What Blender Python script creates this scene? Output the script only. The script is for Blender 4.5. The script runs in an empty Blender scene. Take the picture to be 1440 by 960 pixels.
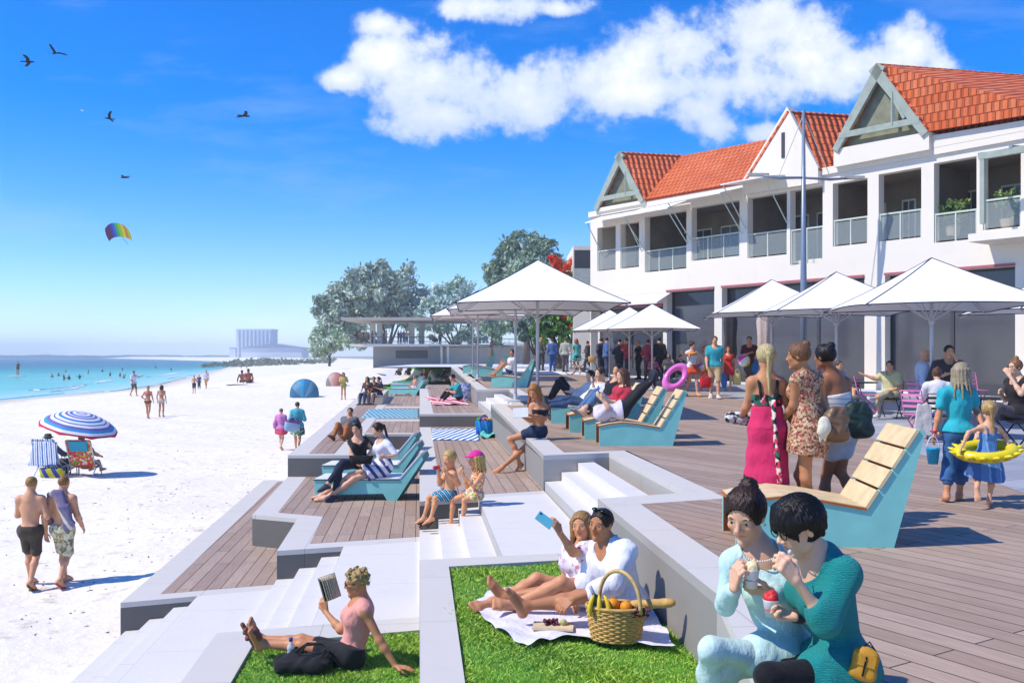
import bpy, math, random
import numpy as np
import openvdb
from mathutils import Matrix
random.seed(7); RNG = np.random.default_rng(11)
SC = bpy.context.scene
COL = SC.collection
R = math.radians
F, CX, HY, CAMZ = 1300.0, 720.0, 500.0, 1.7     # focal length in photo pixels, vanishing column, horizon row, eye height
V = lambda *a: np.array(a, dtype=float)
def unit(v):
    v = np.asarray(v, float); return v / (np.linalg.norm(v) + 1e-12)

# ---------------------------------------------------------------- measuring the place
def at(px, py, d):
    return V((px - CX) * d / F, d, CAMZ - (py - HY) * d / F)
def onz(px, py, z):
    return at(px, py, (CAMZ - z) * F / (py - HY))
def zg(y):                                        # the promenade climbs gently away from the sea stairs
    return 0.028 * float(np.clip(y - 18.0, 0, 34))
def ong(px, py):
    z = 0.0
    for _ in range(60):
        d = (CAMZ - z) * F / max(py - HY, .5); z = .5 * z + .5 * zg(d)
    return at(px, py, (CAMZ - z) * F / max(py - HY, .5))
def sy(s, y, z=0.0):                              # s = distance right of the long seam wall, y = depth
    return V(-0.1 * y + s, y, z)

# ---------------------------------------------------------------- materials
def lin(c):
    if isinstance(c, str):
        c = c.lstrip('#'); c = [int(c[i:i + 2], 16) / 255 for i in (0, 2, 4)]
    return tuple(x / 12.92 if x <= .04045 else ((x + .055) / 1.055) ** 2.4 for x in c)
def A(c, f=.8):
    return tuple(x * f for x in lin(c))
class NT:
    def __init__(s, name):
        s.m = bpy.data.materials.new(name); s.m.use_nodes = True
        s.t = s.m.node_tree; s.n = s.t.nodes; s.l = s.t.links
        s.b = s.n['Principled BSDF']; s.b.inputs['Specular IOR Level'].default_value = .3
    def new(s, ty, **kw):
        x = s.n.new('ShaderNode' + ty)
        for k, v in kw.items(): setattr(x, k, v)
        return x
    def link(s, a, b): s.l.new(a, b)
    def coords(s, scale=(1, 1, 1), rotz=0, kind='Object', rot=None):
        c = s.new('TexCoord'); m = s.new('Mapping')
        m.inputs['Scale'].default_value = scale; m.inputs['Rotation'].default_value = rot or (0, 0, rotz)
        s.link(c.outputs[kind], m.inputs['Vector']); return m.outputs['Vector']
    def noise(s, vec, scale=5, detail=4, rough=.55):
        x = s.new('TexNoise'); x.inputs['Scale'].default_value = scale; x.inputs['Detail'].default_value = detail
        x.inputs['Roughness'].default_value = rough
        if vec is not None: s.link(vec, x.inputs['Vector'])
        return x
    def mix(s, fac, a, b, blend='MIX'):
        x = s.new('Mix', data_type='RGBA', blend_type=blend)
        for v, i in ((fac, 0), (a, 6), (b, 7)):
            if hasattr(v, 'links'): s.link(v, x.inputs[i])
            else: x.inputs[i].default_value = v if i == 0 else (*v, 1)
        return x.outputs[2]
    def math(s, op, a, b=None, clamp=False):
        x = s.new('Math', operation=op, use_clamp=clamp)
        for v, i in ((a, 0), (b, 1)):
            if v is None: continue
            if hasattr(v, 'links'): s.link(v, x.inputs[i])
            else: x.inputs[i].default_value = v
        return x.outputs[0]
    def ramp(s, fac, stops, interp='LINEAR'):
        x = s.new('ValToRGB'); x.color_ramp.interpolation = interp
        e = x.color_ramp.elements
        while len(e) < len(stops): e.new(.5)
        for q, (p, c) in zip(e, stops): q.position = p; q.color = (*c, 1)
        s.link(fac, x.inputs[0]); return x.outputs[0]
    def bump(s, h, strength=.3, dist=.01):
        x = s.new('Bump'); x.inputs['Strength'].default_value = strength; x.inputs['Distance'].default_value = dist
        s.link(h, x.inputs['Height']); s.link(x.outputs[0], s.b.inputs['Normal'])
    def set(s, **kw):
        for k, v in kw.items():
            k = k.replace('_', ' '); i = s.b.inputs[k]
            if hasattr(v, 'links'): s.link(v, i)
            else: i.default_value = (*v, 1) if isinstance(v, tuple) and len(v) == 3 else v
        return s.m
_MC = {}
def mat(name, c, rough=.6, var=.1, scale=6, bump=0., bscale=60, metal=0., f=.8, bdist=.004, spec=.3):
    key = (name, str(c), rough, var, scale, bump, bscale, metal, f)
    if key in _MC: return _MC[key]
    n = NT(name); c = A(c, f); vec = n.coords()
    t = n.noise(vec, scale, 5)
    lo = tuple(x * (1 - var) for x in c); hi = tuple(min(1, x * (1 + var)) for x in c)
    n.set(Base_Color=n.mix(n.ramp(t.outputs[0], [(.3, (0, 0, 0)), (.7, (1, 1, 1))]), lo, hi), Roughness=rough, Metallic=metal)
    n.b.inputs['Specular IOR Level'].default_value = spec
    if bump:
        n.bump(n.noise(vec, bscale, 3).outputs[0], bump, bdist)
    _MC[key] = n.m; return n.m
def striped(name, cols, freq, axis=(0, 0, 1), rough=.8, wob=.02):
    """cloth woven in stripes; cols = [(share, colour)...]"""
    n = NT(name); vec = n.coords(); ns = n.noise(vec, 9, 2)
    dot = n.new('VectorMath', operation='DOT_PRODUCT'); n.link(vec, dot.inputs[0]); dot.inputs[1].default_value = axis
    x = n.math('MULTIPLY', dot.outputs['Value'], freq); x = n.math('ADD', x, n.math('MULTIPLY', ns.outputs[0], wob * freq))
    x = n.math('FRACT', x); p = 0; st = []
    for sh, c in cols: st.append((p, A(c))); p += sh
    n.set(Base_Color=n.ramp(x, st, 'CONSTANT'), Roughness=rough)
    n.bump(n.noise(vec, 40, 3).outputs[0], .3, .01); return n.m
def floral(name, cols, scale=30, rough=.8):
    n = NT(name); vec = n.coords(); v = n.new('TexVoronoi'); v.inputs['Scale'].default_value = scale
    d = n.noise(vec, scale * .6, 2); add = n.new('VectorMath', operation='MULTIPLY_ADD')
    n.link(d.outputs['Color'], add.inputs[0]); add.inputs[1].default_value = (.03, .03, .03); n.link(vec, add.inputs[2])
    n.link(add.outputs[0], v.inputs['Vector'])
    sep = n.new('SeparateColor'); n.link(v.outputs['Color'], sep.inputs[0]); k = len(cols)
    n.set(Base_Color=n.ramp(sep.outputs[0], [(i / k, A(c)) for i, c in enumerate(cols)], 'CONSTANT'), Roughness=rough)
    n.bump(n.noise(vec, 30, 3).outputs[0], .3, .01); return n.m
def cloth(c, name='cloth', knit=False, f=.8):
    key = ('cloth', str(c), name, knit)
    if key in _MC: return _MC[key]
    n = NT(name); vec = n.coords(); c = A(c, f); t = n.noise(vec, 14, 4)
    n.set(Base_Color=n.mix(t.outputs[0], tuple(x * .82 for x in c), tuple(min(1, x * 1.12) for x in c)), Roughness=.85)
    n.b.inputs['Sheen Weight'].default_value = .08
    if knit:
        w = n.new('TexWave', wave_type='BANDS', bands_direction='Z'); w.inputs['Scale'].default_value = 46; w.inputs['Distortion'].default_value = 7; w.inputs['Detail'].default_value = 3; w.inputs['Detail Scale'].default_value = 1.6
        n.link(vec, w.inputs['Vector']); n.bump(w.outputs['Fac'], .7, .008)
    else: n.bump(n.noise(n.coords((1, 1, .55)), 13, 4, .6).outputs[0], .6, .03)
    _MC[key] = n.m; return n.m
def denim(c='#3d6aa3'):
    key = ('denim', c)
    if key in _MC: return _MC[key]
    n = NT('denim'); vec = n.coords(); c = A(c); t = n.noise(vec, 7, 5)
    n.set(Base_Color=n.mix(t.outputs[0], tuple(x * .55 for x in c), tuple(min(1, x * 1.35) for x in c)), Roughness=.85)
    n.bump(n.noise(vec, 18, 4).outputs[0], .6, .012); _MC[key] = n.m; return n.m
def skin(c='#c98f6a'):
    key = ('skin', c)
    if key in _MC: return _MC[key]
    n = NT('skin'); vec = n.coords(); b = A(c, .95); t = n.noise(vec, 9, 4)
    base = n.mix(t.outputs[0], (b[0] * .88, b[1] * .84, b[2] * .82), (min(1, b[0] * 1.08), b[1] * 1.06, b[2] * 1.05))
    at_ = n.new('VertexColor'); at_.layer_name = 'tint'
    n.set(Base_Color=n.mix(1.0, base, at_.outputs['Color'], 'MULTIPLY'), Roughness=.5)
    n.b.inputs['Subsurface Weight'].default_value = .12; n.b.inputs['Subsurface Radius'].default_value = (.012, .005, .003); n.b.inputs['Subsurface Scale'].default_value = 1.0
    n.bump(n.noise(vec, 160, 2).outputs[0], .12, .002); _MC[key] = n.m; return n.m
def hairm(c):
    key = ('hair', str(c))
    if key in _MC: return _MC[key]
    n = NT('hair'); vec = n.coords((1, 1, .12)); b = A(c, .9)
    t = n.noise(vec, 90, 4, .6); t2 = n.noise(n.coords(), 14, 3)
    f = n.mix(t2.outputs[0], tuple(x * .75 for x in b), tuple(min(1, x * 1.25) for x in b))
    n.set(Base_Color=n.mix(n.ramp(t.outputs[0], [(.35, (0, 0, 0)), (.65, (1, 1, 1))]), tuple(x * .5 for x in b), f), Roughness=.42)
    n.bump(t.outputs[0], .7, .008); _MC[key] = n.m; return n.m

# ---------------------------------------------------------------- mesh building
class MB:
    def __init__(s): s.v = []; s.f = []; s.mi = []; s.cur = 0
    def add(s, vs, fs):
        o = len(s.v); s.v += [tuple(map(float, p)) for p in vs]; s.f += [tuple(i + o for i in f) for f in fs]; s.mi += [s.cur] * len(fs); return s
    def quad(s, a, b, c, d): return s.add([a, b, c, d], [(0, 1, 2, 3)])
    def box(s, c, size, ax=None, bev=0):
        c = np.asarray(c, float); h = np.asarray(size, float) / 2
        ax = np.eye(3) if ax is None else np.asarray(ax, float)
        vs = [c + ax[0] * h[0] * i + ax[1] * h[1] * j + ax[2] * h[2] * k for i in (-1, 1) for j in (-1, 1) for k in (-1, 1)]
        return s.add(vs, [(0, 1, 3, 2), (4, 6, 7, 5), (0, 4, 5, 1), (2, 3, 7, 6), (0, 2, 6, 4), (1, 5, 7, 3)])
    def bar(s, a, b, w, t, side=None):               # rectangular bar from a to b
        a = np.asarray(a, float); b = np.asarray(b, float); x = unit(b - a)
        ref = V(0, 0, 1) if side is None else np.asarray(side, float)
        y = np.cross(ref, x)
        y = unit(y) if np.linalg.norm(y) > 1e-4 else V(1, 0, 0)
        z = np.cross(x, y)
        return s.box((a + b) / 2, (np.linalg.norm(b - a), w, t), (x, y, z))
    def prism(s, poly, z0, z1):                      # plan polygon, z1 scalar or per-vertex
        n = len(poly); P = [np.asarray(p, float) for p in poly]
        area = sum(P[i][0] * P[(i + 1) % n][1] - P[(i + 1) % n][0] * P[i][1] for i in range(n))
        if area < 0: P = P[::-1]; z1 = z1[::-1] if hasattr(z1, '__len__') else z1
        zt = z1 if hasattr(z1, '__len__') else [z1] * n
        vs = [(p[0], p[1], z0) for p in P] + [(p[0], p[1], t) for p, t in zip(P, zt)]
        fs = [tuple(range(n))[::-1], tuple(range(n, 2 * n))] + [(i, (i + 1) % n, n + (i + 1) % n, n + i) for i in range(n)]
        return s.add(vs, fs)
    def extrude(s, prof, d):                         # 3-D outline pushed along vector d
        n = len(prof); P = [np.asarray(p, float) for p in prof]; d = np.asarray(d, float)
        vs = P + [p + d for p in P]
        nrm = sum(np.cross(P[i], P[(i + 1) % n]) for i in range(n))
        fl = np.dot(nrm, d) > 0
        fs = [tuple(range(n))[::-1] if fl else tuple(range(n)), tuple(range(n, 2 * n)) if fl else tuple(range(n, 2 * n))[::-1]]
        fs += [(i, (i + 1) % n, n + (i + 1) % n, n + i) if fl else (i, n + i, n + (i + 1) % n, (i + 1) % n) for i in range(n)]
        return s.add(vs, fs)
    def tube(s, pts, r, n=8, caps=True, flat=None):
        pts = [np.asarray(p, float) for p in pts]; m = len(pts)
        rs = r if hasattr(r, '__len__') else [r] * m
        t0 = unit(pts[1] - pts[0]); ref = V(0, 0, 1) if abs(t0[2]) < .9 else V(1, 0, 0)
        u = unit(np.cross(t0, ref)); vs = []
        for i, p in enumerate(pts):
            t = unit(pts[min(i + 1, m - 1)] - pts[max(i - 1, 0)])
            u = unit(u - t * np.dot(u, t)); w = np.cross(t, u)
            for k in range(n):
                a = 2 * math.pi * k / n; vs.append(p + (u * math.cos(a) + w * math.sin(a) * (flat or 1)) * rs[i])
        fs = [(i * n + k, i * n + (k + 1) % n, (i + 1) * n + (k + 1) % n, (i + 1) * n + k) for i in range(m - 1) for k in range(n)]
        if caps: fs += [tuple(range(n))[::-1], tuple(range((m - 1) * n, m * n))]
        return s.add(vs, fs)
    def lathe(s, prof, c=(0, 0, 0), n=20, sc=(1, 1), ax=None):   # prof = [(r, z)]
        c = np.asarray(c, float); ax = np.eye(3) if ax is None else np.asarray(ax, float); vs = []; m = len(prof)
        for r, z in prof:
            for k in range(n):
                a = 2 * math.pi * k / n
                vs.append(c + ax[0] * r * math.cos(a) * sc[0] + ax[1] * r * math.sin(a) * sc[1] + ax[2] * z)
        fs = [(i * n + k, i * n + (k + 1) % n, (i + 1) * n + (k + 1) % n, (i + 1) * n + k) for i in range(m - 1) for k in range(n)]
        if prof[0][0] > 1e-6: fs.append(tuple(range(n))[::-1])
        if prof[-1][0] > 1e-6: fs.append(tuple(range((m - 1) * n, m * n)))
        return s.add(vs, fs)
    def ball(s, c, r, n=12, sc=(1, 1, 1), ax=None):
        m = n // 2 + 1
        prof = [(max(1e-5, math.sin(math.pi * i / m)), -math.cos(math.pi * i / m)) for i in range(m + 1)]
        c = np.asarray(c, float); ax = np.eye(3) if ax is None else np.asarray(ax, float)
        return s.lathe([(p * r, z * r * sc[2]) for p, z in prof], c, n, (sc[0], sc[1]), ax)
    def torus(s, c, R_, r, ax=None, n=24, m=8, sc=(1, 1)):
        c = np.asarray(c, float); ax = np.eye(3) if ax is None else np.asarray(ax, float); vs = []
        for i in range(n):
            a = 2 * math.pi * i / n
            for j in range(m):
                b = 2 * math.pi * j / m; q = R_ + r * math.cos(b)
                vs.append(c + ax[0] * q * math.cos(a) * sc[0] + ax[1] * q * math.sin(a) * sc[1] + ax[2] * r * math.sin(b))
        return s.add(vs, [(i * m + j, ((i + 1) % n) * m + j, ((i + 1) % n) * m + (j + 1) % m, i * m + (j + 1) % m) for i in range(n) for j in range(m)])
    def mesh(s, name, mats, base=(0, 0, 0), smooth=False):
        me = bpy.data.meshes.new(name); b = np.asarray(base, float)
        me.from_pydata([tuple(np.asarray(p) - b) for p in s.v], [], s.f)
        for m in (mats if isinstance(mats, (list, tuple)) else [mats]): me.materials.append(m)
        if any(s.mi): me.polygons.foreach_set('material_index', s.mi)
        if smooth: me.polygons.foreach_set('use_smooth', [True] * len(s.f))
        me.update(); return me
BASE = {}
def npmesh(name, P, Q, mats, base, smooth=True):
    me = bpy.data.meshes.new(name); P = np.asarray(P, np.float32) - np.asarray(base, np.float32)
    k = Q.shape[1]
    me.vertices.add(len(P)); me.vertices.foreach_set('co', P.ravel())
    me.loops.add(Q.size); me.loops.foreach_set('vertex_index', Q.astype(np.int32).ravel())
    me.polygons.add(len(Q)); me.polygons.foreach_set('loop_start', np.arange(0, Q.size, k, dtype=np.int32))
    if smooth: me.polygons.foreach_set('use_smooth', np.ones(len(Q), bool))
    for m in (mats if isinstance(mats, (list, tuple)) else [mats]): me.materials.append(m)
    me.update(calc_edges=True); return me
def link(name, data, base=(0, 0, 0), parent=None):
    o = bpy.data.objects.new(name, data); COL.objects.link(o)
    if parent is not None:
        o.parent = parent; o.location = (0, 0, 0); BASE[o.name] = BASE[parent.name]
    else:
        o.location = tuple(float(x) for x in base); BASE[o.name] = np.asarray(base, float)
    return o
def tag(o, label, cat=None, group=None, kind=None):
    if label: o['label'] = label
    if cat: o['category'] = cat
    if group: o['group'] = group
    if kind: o['kind'] = kind
    return o
def thing(name, label, cat, base, group=None):
    return tag(link(name, None, base), label, cat, group)
def part(name, mb, m, parent, smooth=False, label=None):
    o = link(name, mb.mesh(name, m, BASE[parent.name], smooth), parent=parent)
    if label: o['label'] = label
    return o
def solo(name, mb, m, label, cat, base=None, group=None, smooth=False):
    b = np.mean(np.array(mb.v), 0) if base is None else base
    if base is None: b[2] = min(p[2] for p in mb.v)
    return tag(link(name, mb.mesh(name, m, b, smooth), b), label, cat, group)
def struct(name, mb, m, smooth=False):
    return tag(link(name, mb.mesh(name, m, (0, 0, 0), smooth)), None, kind='structure')
def kids(o): return [c for c in bpy.data.objects if c.parent == o]
def dup(root, loc, rotz, label, group=None):
    r = root.copy(); COL.objects.link(r); r.location = tuple(map(float, loc)); r.rotation_euler = (0, 0, rotz); r['label'] = label
    if group: r['group'] = group
    for ch in KID[root.name]:
        c = ch.copy(); COL.objects.link(c); c.parent = r
        for g in KID.get(ch.name, []):
            d = g.copy(); COL.objects.link(d); d.parent = c
    return r
KID = {}
def proto(root):
    KID[root.name] = kids(root)
    for c in KID[root.name]: KID[c.name] = kids(c)
    return root
def basis(x, up=(0, 0, 1)):                          # right-handed frame whose first axis is x
    x = unit(x); y = unit(np.cross(up, x)); return (x, y, np.cross(x, y))
# ---------------------------------------------------------------- people: every body is one continuous surface
BIG = .12
class Field:
    def __init__(s, lo, hi, vx):
        s.vx = vx; s.lo = np.asarray(lo, float) - 4 * vx; n = np.ceil((np.asarray(hi) - s.lo) / vx).astype(int) + 5
        s.n = n; s.a = np.full(n, BIG, np.float32)
        s.ax = [(s.lo[i] + vx * np.arange(n[i])).astype(np.float32) for i in range(3)]
    def win(s, lo, hi):
        i0 = np.clip(np.floor((lo - s.lo) / s.vx).astype(int), 0, s.n); i1 = np.clip(np.ceil((hi - s.lo) / s.vx).astype(int) + 1, 0, s.n)
        return i0, i1
    def grid(s, i0, i1):
        return (s.ax[0][i0[0]:i1[0], None, None], s.ax[1][None, i0[1]:i1[1], None], s.ax[2][None, None, i0[2]:i1[2]])
    def dist(s, p, g):
        X, Y, Z = g
        if p[0] == 'c':
            _, a, b, ra, rb = p; ba = b - a; L2 = float(ba @ ba) + 1e-12
            dx, dy, dz = X - a[0], Y - a[1], Z - a[2]
            t = np.clip((dx * ba[0] + dy * ba[1] + dz * ba[2]) / L2, 0, 1)
            return np.sqrt((dx - t * ba[0]) ** 2 + (dy - t * ba[1]) ** 2 + (dz - t * ba[2]) ** 2) - (ra + (rb - ra) * t)
        _, c, r, fr = p
        dx, dy, dz = X - c[0], Y - c[1], Z - c[2]
        k0 = 0; k1 = 0
        for i in range(3):
            q = dx * fr[i][0] + dy * fr[i][1] + dz * fr[i][2]
            k0 = k0 + (q / r[i]) ** 2; k1 = k1 + (q / r[i] ** 2) ** 2
        k0 = np.sqrt(k0); return k0 * (k0 - 1) / np.sqrt(k1 + 1e-9)
    def box(s, p):
        if p[0] == 'c':
            r = max(p[3], p[4]); return np.minimum(p[1], p[2]) - r, np.maximum(p[1], p[2]) + r
        r = max(p[2]); return p[1] - r, p[1] + r
    def group(s, prims, k=.03, kout=.012, off=0., clip=(), sub=()):
        los, his = zip(*[s.box(p) for p in prims]); m = off + k + 3 * s.vx
        i0, i1 = s.win(np.min(los, 0) - m, np.max(his, 0) + m); w = tuple(slice(a, b) for a, b in zip(i0, i1))
        if (i1 <= i0).any(): return
        G = np.full(tuple(i1 - i0), BIG, np.float32)
        for p, lo, hi in zip(prims, los, his):
            j0, j1 = s.win(lo - m, hi + m); j0 = np.maximum(j0, i0); j1 = np.minimum(j1, i1)
            if (j1 <= j0).any(): continue
            d = s.dist(p, s.grid(j0, j1)) - off
            q = tuple(slice(a, b) for a, b in zip(j0 - i0, j1 - i0)); g = G[q]
            h = np.maximum(k - np.abs(g - d), 0) / k; G[q] = np.minimum(g, d) - h * h * k * .25
        g = s.grid(i0, i1)
        for p0, nn in clip:
            d = (g[0] - p0[0]) * nn[0] + (g[1] - p0[1]) * nn[1] + (g[2] - p0[2]) * nn[2]
            G = np.maximum(G, d.astype(np.float32))
        for p, ks in sub:
            d = -s.dist(p, g); h = np.maximum(ks - np.abs(G - d), 0) / ks; G = np.maximum(G, d) + h * h * ks * .25
        A_ = s.a[w]; h = np.maximum(kout - np.abs(A_ - G), 0) / kout; s.a[w] = np.minimum(A_, G) - h * h * kout * .25
    def quads(s):
        g = openvdb.FloatGrid(BIG); g.copyFromArray(np.ascontiguousarray(s.a)); P, Q = g.convertToQuads(isovalue=0.0)
        return s.lo + P * s.vx, Q[:, ::-1]
def cap(a, b, ra, rb=None): return ('c', np.asarray(a, float), np.asarray(b, float), ra, ra if rb is None else rb)
def ell(c, r, fr): return ('e', np.asarray(c, float), r, fr)
def hframe(yaw, pitch=0, roll=0):
    y, p, r = R(yaw), R(pitch), R(roll)
    f = V(math.sin(y) * math.cos(p), -math.cos(y) * math.cos(p), math.sin(p))
    rt = unit(np.cross(f, V(0, 0, 1))); u = np.cross(rt, f)
    c, s_ = math.cos(r), math.sin(r); u2 = u * c + rt * s_; return rt * c - u * s_, f, u2

class Fig:
    """measures of one figure; J = joints in the world, H = stature, hh = height of the head"""
    def __init__(s, J, H, sex='f', hh=None, yaw=None, pitch=0, roll=0, hands=None, fat=1.0, bend=0.0, headless=False):
        s.J = J; s.H = H; s.sex = sex; s.hh = hh or .133 * H; s.fat = fat; s.bend = bend
        s.U = unit(J['nk'] - J['pel']); r = J['shR'] - J['shL']; r = unit(r - s.U * (r @ s.U)); s.Rt = r; s.Fw = unit(np.cross(s.U, r))
        if yaw is None: s.hr, s.hf, s.hu = s.Rt, s.Fw, s.U
        else: s.hr, s.hf, s.hu = hframe(yaw, pitch, roll)
        s.hands = hands or {}
    def fr(s): return (s.Rt, s.Fw, s.U)
    def sp(s, t, f=0, r=0):
        return s.J['pel'] + (s.J['nk'] - s.J['pel']) * t + s.Fw * (f * s.H + s.bend * s.H * math.sin(math.pi * min(max(t, 0), 1))) + s.Rt * r * s.H
    def torso(s):
        H, m, k = s.H, s.sex == 'm', s.fat; f = s.fr(); P = []
        hw = .080 if m else .083
        P += [ell(s.sp(0.0), (hw * H * k, .062 * H * k, .075 * H), f)]
        P += [ell(s.sp(-.02, -.03, q), (.044 * H * k, .05 * H * k, .052 * H), f) for q in (.036, -.036)]
        P += [ell(s.sp(.36), ((.074 if m else .062) * H * k, (.056 if m else .05) * H * k, .10 * H), f)]
        P += [ell(s.sp(.68), ((.092 if m else .079) * H * k, .062 * H * k, .105 * H), f)]
        sh = (s.J['shL'], s.J['shR']); c = s.sp(.9)
        for q in sh:
            P += [cap(c, q + (c - q) * .12, .042 * H, .031 * H if m else .026 * H), cap(s.J['nk'], q - s.U * .004 * H, .026 * H, .018 * H)]
        if m: P += [ell(s.sp(.76, .035, q), (.05 * H, .03 * H, .04 * H), f) for q in (.04, -.04)]
        elif s.sex == 'f': P += [ell(s.sp(.70, .048, q), (.036 * H, .036 * H, .038 * H), f) for q in (.04, -.04)]
        return P
    def neck(s):
        n = s.J['nk']; h = s.J['hd']; r = (.034 if s.sex == 'm' else .028) * s.H
        return [cap(s.sp(.93), n, r * 1.35, r * 1.1), cap(n, h - s.hu * .22 * s.hh - s.hf * .15 * s.hh, r * 1.1, r * .95)]
    def hp(s, r, f, u): return s.J['hd'] + (s.hr * r + s.hf * f + s.hu * u) * s.hh
    def head(s, fine):
        h = s.hh; fr = (s.hr, s.hf, s.hu); p = s.hp
        P = [ell(p(0, -.05, .13), (.325 * h, .405 * h, .36 * h), fr), ell(p(0, .10, -.13), (.262 * h, .27 * h, .34 * h), fr),
             cap(p(-.16, .02, -.28), p(0, .28, -.43), .10 * h, .068 * h), cap(p(.16, .02, -.28), p(0, .28, -.43), .10 * h, .068 * h)]
        Q = []
        if fine:
            Q = [cap(p(0, .345, .07), p(0, .435, -.09), .028 * h, .046 * h), ell(p(.05, .40, -.12), (.035 * h,) * 3, fr), ell(p(-.05, .40, -.12), (.035 * h,) * 3, fr),
                 cap(p(-.17, .30, .115), p(.17, .30, .115), .045 * h), *[cap(p(0, .345, -.262), p(q * .085, .318, -.238), .024 * h, .014 * h) for q in (1, -1)], *[cap(p(0, .345, -.222), p(q * .085, .318, -.232), .020 * h, .012 * h) for q in (1, -1)],
                 *[cap(p(q * .085, .314, .062), p(q * .205, .278, .052), .032 * h, .026 * h) for q in (1, -1)], *[cap(p(q * .09, .308, -.012), p(q * .20, .28, -.008), .020 * h) for q in (1, -1)],
                 ell(p(.17, .25, -.08), (.09 * h,) * 3, fr), ell(p(-.17, .25, -.08), (.09 * h,) * 3, fr)]
        for q in (1, -1): Q.append(ell(p(q * .325, -.03, -.01), (.04 * h, .085 * h, .13 * h), fr))
        sub = [(ell(p(q * .145, .40, .03), (.085 * h, .07 * h, .055 * h), fr), .04 * h) for q in (1, -1)] if fine else []
        return P, Q, sub
    def arm(s, S, t0=0., t1=2.):
        J, H = s.J, s.H; a, b, c = J['sh' + S], J['el' + S], J['wr' + S]; m = s.sex == 'm'; k = s.fat
        r0, r1, r2, r3 = ((.031, .0255, .0245, .0165) if m else (.0235, .0195, .0190, .0135)); P = []
        if t0 < 1:
            e = min(t1, 1.); A_ = a + (b - a) * t0; B_ = a + (b - a) * e
            P += [cap(A_, B_, (r0 + (r1 - r0) * t0) * H * k, (r0 + (r1 - r0) * e) * H * k)]
        if t1 > 1:
            e = t1 - 1; m_ = b + (c - b) * min(.3, e)
            P += [cap(b, m_, r1 * H * k, r2 * H * k)]
            if e > .3: P += [cap(m_, b + (c - b) * e, r2 * H * k, (r2 + (r3 - r2) * (e - .3) / .7) * H * k)]
        return P
    def leg(s, S, t0=0., t1=2.):
        J, H, k = s.J, s.H, s.fat; a, b, c = J['hp' + S], J['kn' + S], J['an' + S]; P = []
        kf = b - (a + c) / 2; ax = unit(c - a); kf = kf - ax * (kf @ ax); kf = unit(kf) if np.linalg.norm(kf) > .02 * H else s.Fw
        r0, r1 = .048 * H * k, .0295 * H * k
        if t0 < 1:
            e = min(t1, 1.); P += [cap(a + (b - a) * t0, a + (b - a) * e, r0 + (r1 - r0) * t0, r0 + (r1 - r0) * e)]
        if t1 > 1:
            e = t1 - 1; q = b + (c - b) * .3 - kf * .012 * H
            P += [cap(b, q if e > .3 else b + (q - b) * e / .3, r1 * .97, .0315 * H * k)]
            if e > .3: P += [cap(q, q + (c - q) * (e - .3) / .7, .0315 * H * k, (.0315 - .0135 * (e - .3) / .7) * H * k)]
        return P
    def foot(s, S, fine):
        J, H = s.J, s.H; a = J['an' + S]; d = unit(a - J['kn' + S]); t = J['to' + S] - a
        f = unit(t - d * (t @ d) * .6); sd = unit(np.cross(f, d)); dn = unit(d - f * (d @ f))
        heel = a + dn * .022 * H - f * .022 * H; ball = a + dn * .026 * H + f * .075 * H
        P = [cap(a, heel, .021 * H, .021 * H), cap(a, ball, .021 * H, .016 * H), cap(heel, ball, .019 * H, .017 * H),
             cap(heel + sd * .008 * H, ball + sd * .017 * H, .014 * H, .013 * H), cap(heel, ball - sd * .016 * H, .014 * H, .014 * H)]
        for i, q in enumerate((-.024, -.011, 0, .011, .022)):
            if S == 'L': q = -q
            L = (.036, .034, .031, .027, .023)[i] * H
            b0 = ball + sd * q * H; P.append(cap(b0, b0 + f * L + dn * .004 * H, (.0095, .0075, .007, .0065, .006)[i] * H))
        return P
    def hand(s, S, fine):
        J, H = s.J, s.H; w, e = J['wr' + S], J['el' + S]; h = s.hands.get(S, {}); fd = unit(w - e)
        hd = unit(h['dir']) if 'dir' in h else fd
        pn = np.asarray(h['palm'], float) if 'palm' in h else (s.Rt * (1 if S == 'L' else -1) * .8 - s.Fw * .3)
        pn = pn - hd * (pn @ hd)
        pn = unit(pn) if np.linalg.norm(pn) > 1e-3 else unit(np.cross(hd, s.Rt))
        th = np.cross(hd, pn) * (1 if S == 'R' else -1); q = H / 1.72; curl = h.get('curl', .35); P = []; tips = []
        if not fine:
            k = w + hd * .085 * q
            P = [cap(w, k, .022 * q, .026 * q), cap(k, k + unit(hd + pn * curl) * .075 * q, .024 * q, .014 * q), cap(w + hd * .02 * q, w + hd * .06 * q + th * .045 * q, .014 * q, .011 * q)]
            return P, tips
        for i, (o, kl, L) in enumerate(((.030, .088, .070), (.010, .092, .078), (-.010, .088, .072), (-.029, .080, .056))):
            kn = w + hd * kl * q + th * o * q
            P.append(cap(w + th * o * .55 * q, kn, .0135 * q, .0105 * q))
            a = kn; ang = 0
            for j, fr_ in enumerate((.45, .31, .24)):
                ang += curl * (.8, 1.1, .8)[j] * (1 + .08 * i); dr = hd * math.cos(ang) + pn * math.sin(ang) + th * (o * 1.5)
                b = a + unit(dr) * L * fr_ * q; P.append(cap(a, b, (.0095, .0085, .0078)[j] * q, (.0085, .0078, .0068)[j] * q)); a = b
            tips.append(a)
        t0 = w + hd * .022 * q + th * .022 * q; tc = h.get('thumb', .5)
        t1 = t0 + unit(hd * .75 + th * .75 + pn * .25) * .045 * q; t2 = t1 + unit(hd * 1 + th * (.5 - tc) + pn * tc) * .034 * q; t3 = t2 + unit(hd + th * (.1 - tc) + pn * tc) * .026 * q
        P += [cap(t0, t1, .0145 * q, .0115 * q), cap(t1, t2, .0108 * q, .0092 * q), cap(t2, t3, .0092 * q, .0075 * q)]; tips.append(t3)
        return P, tips
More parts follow.
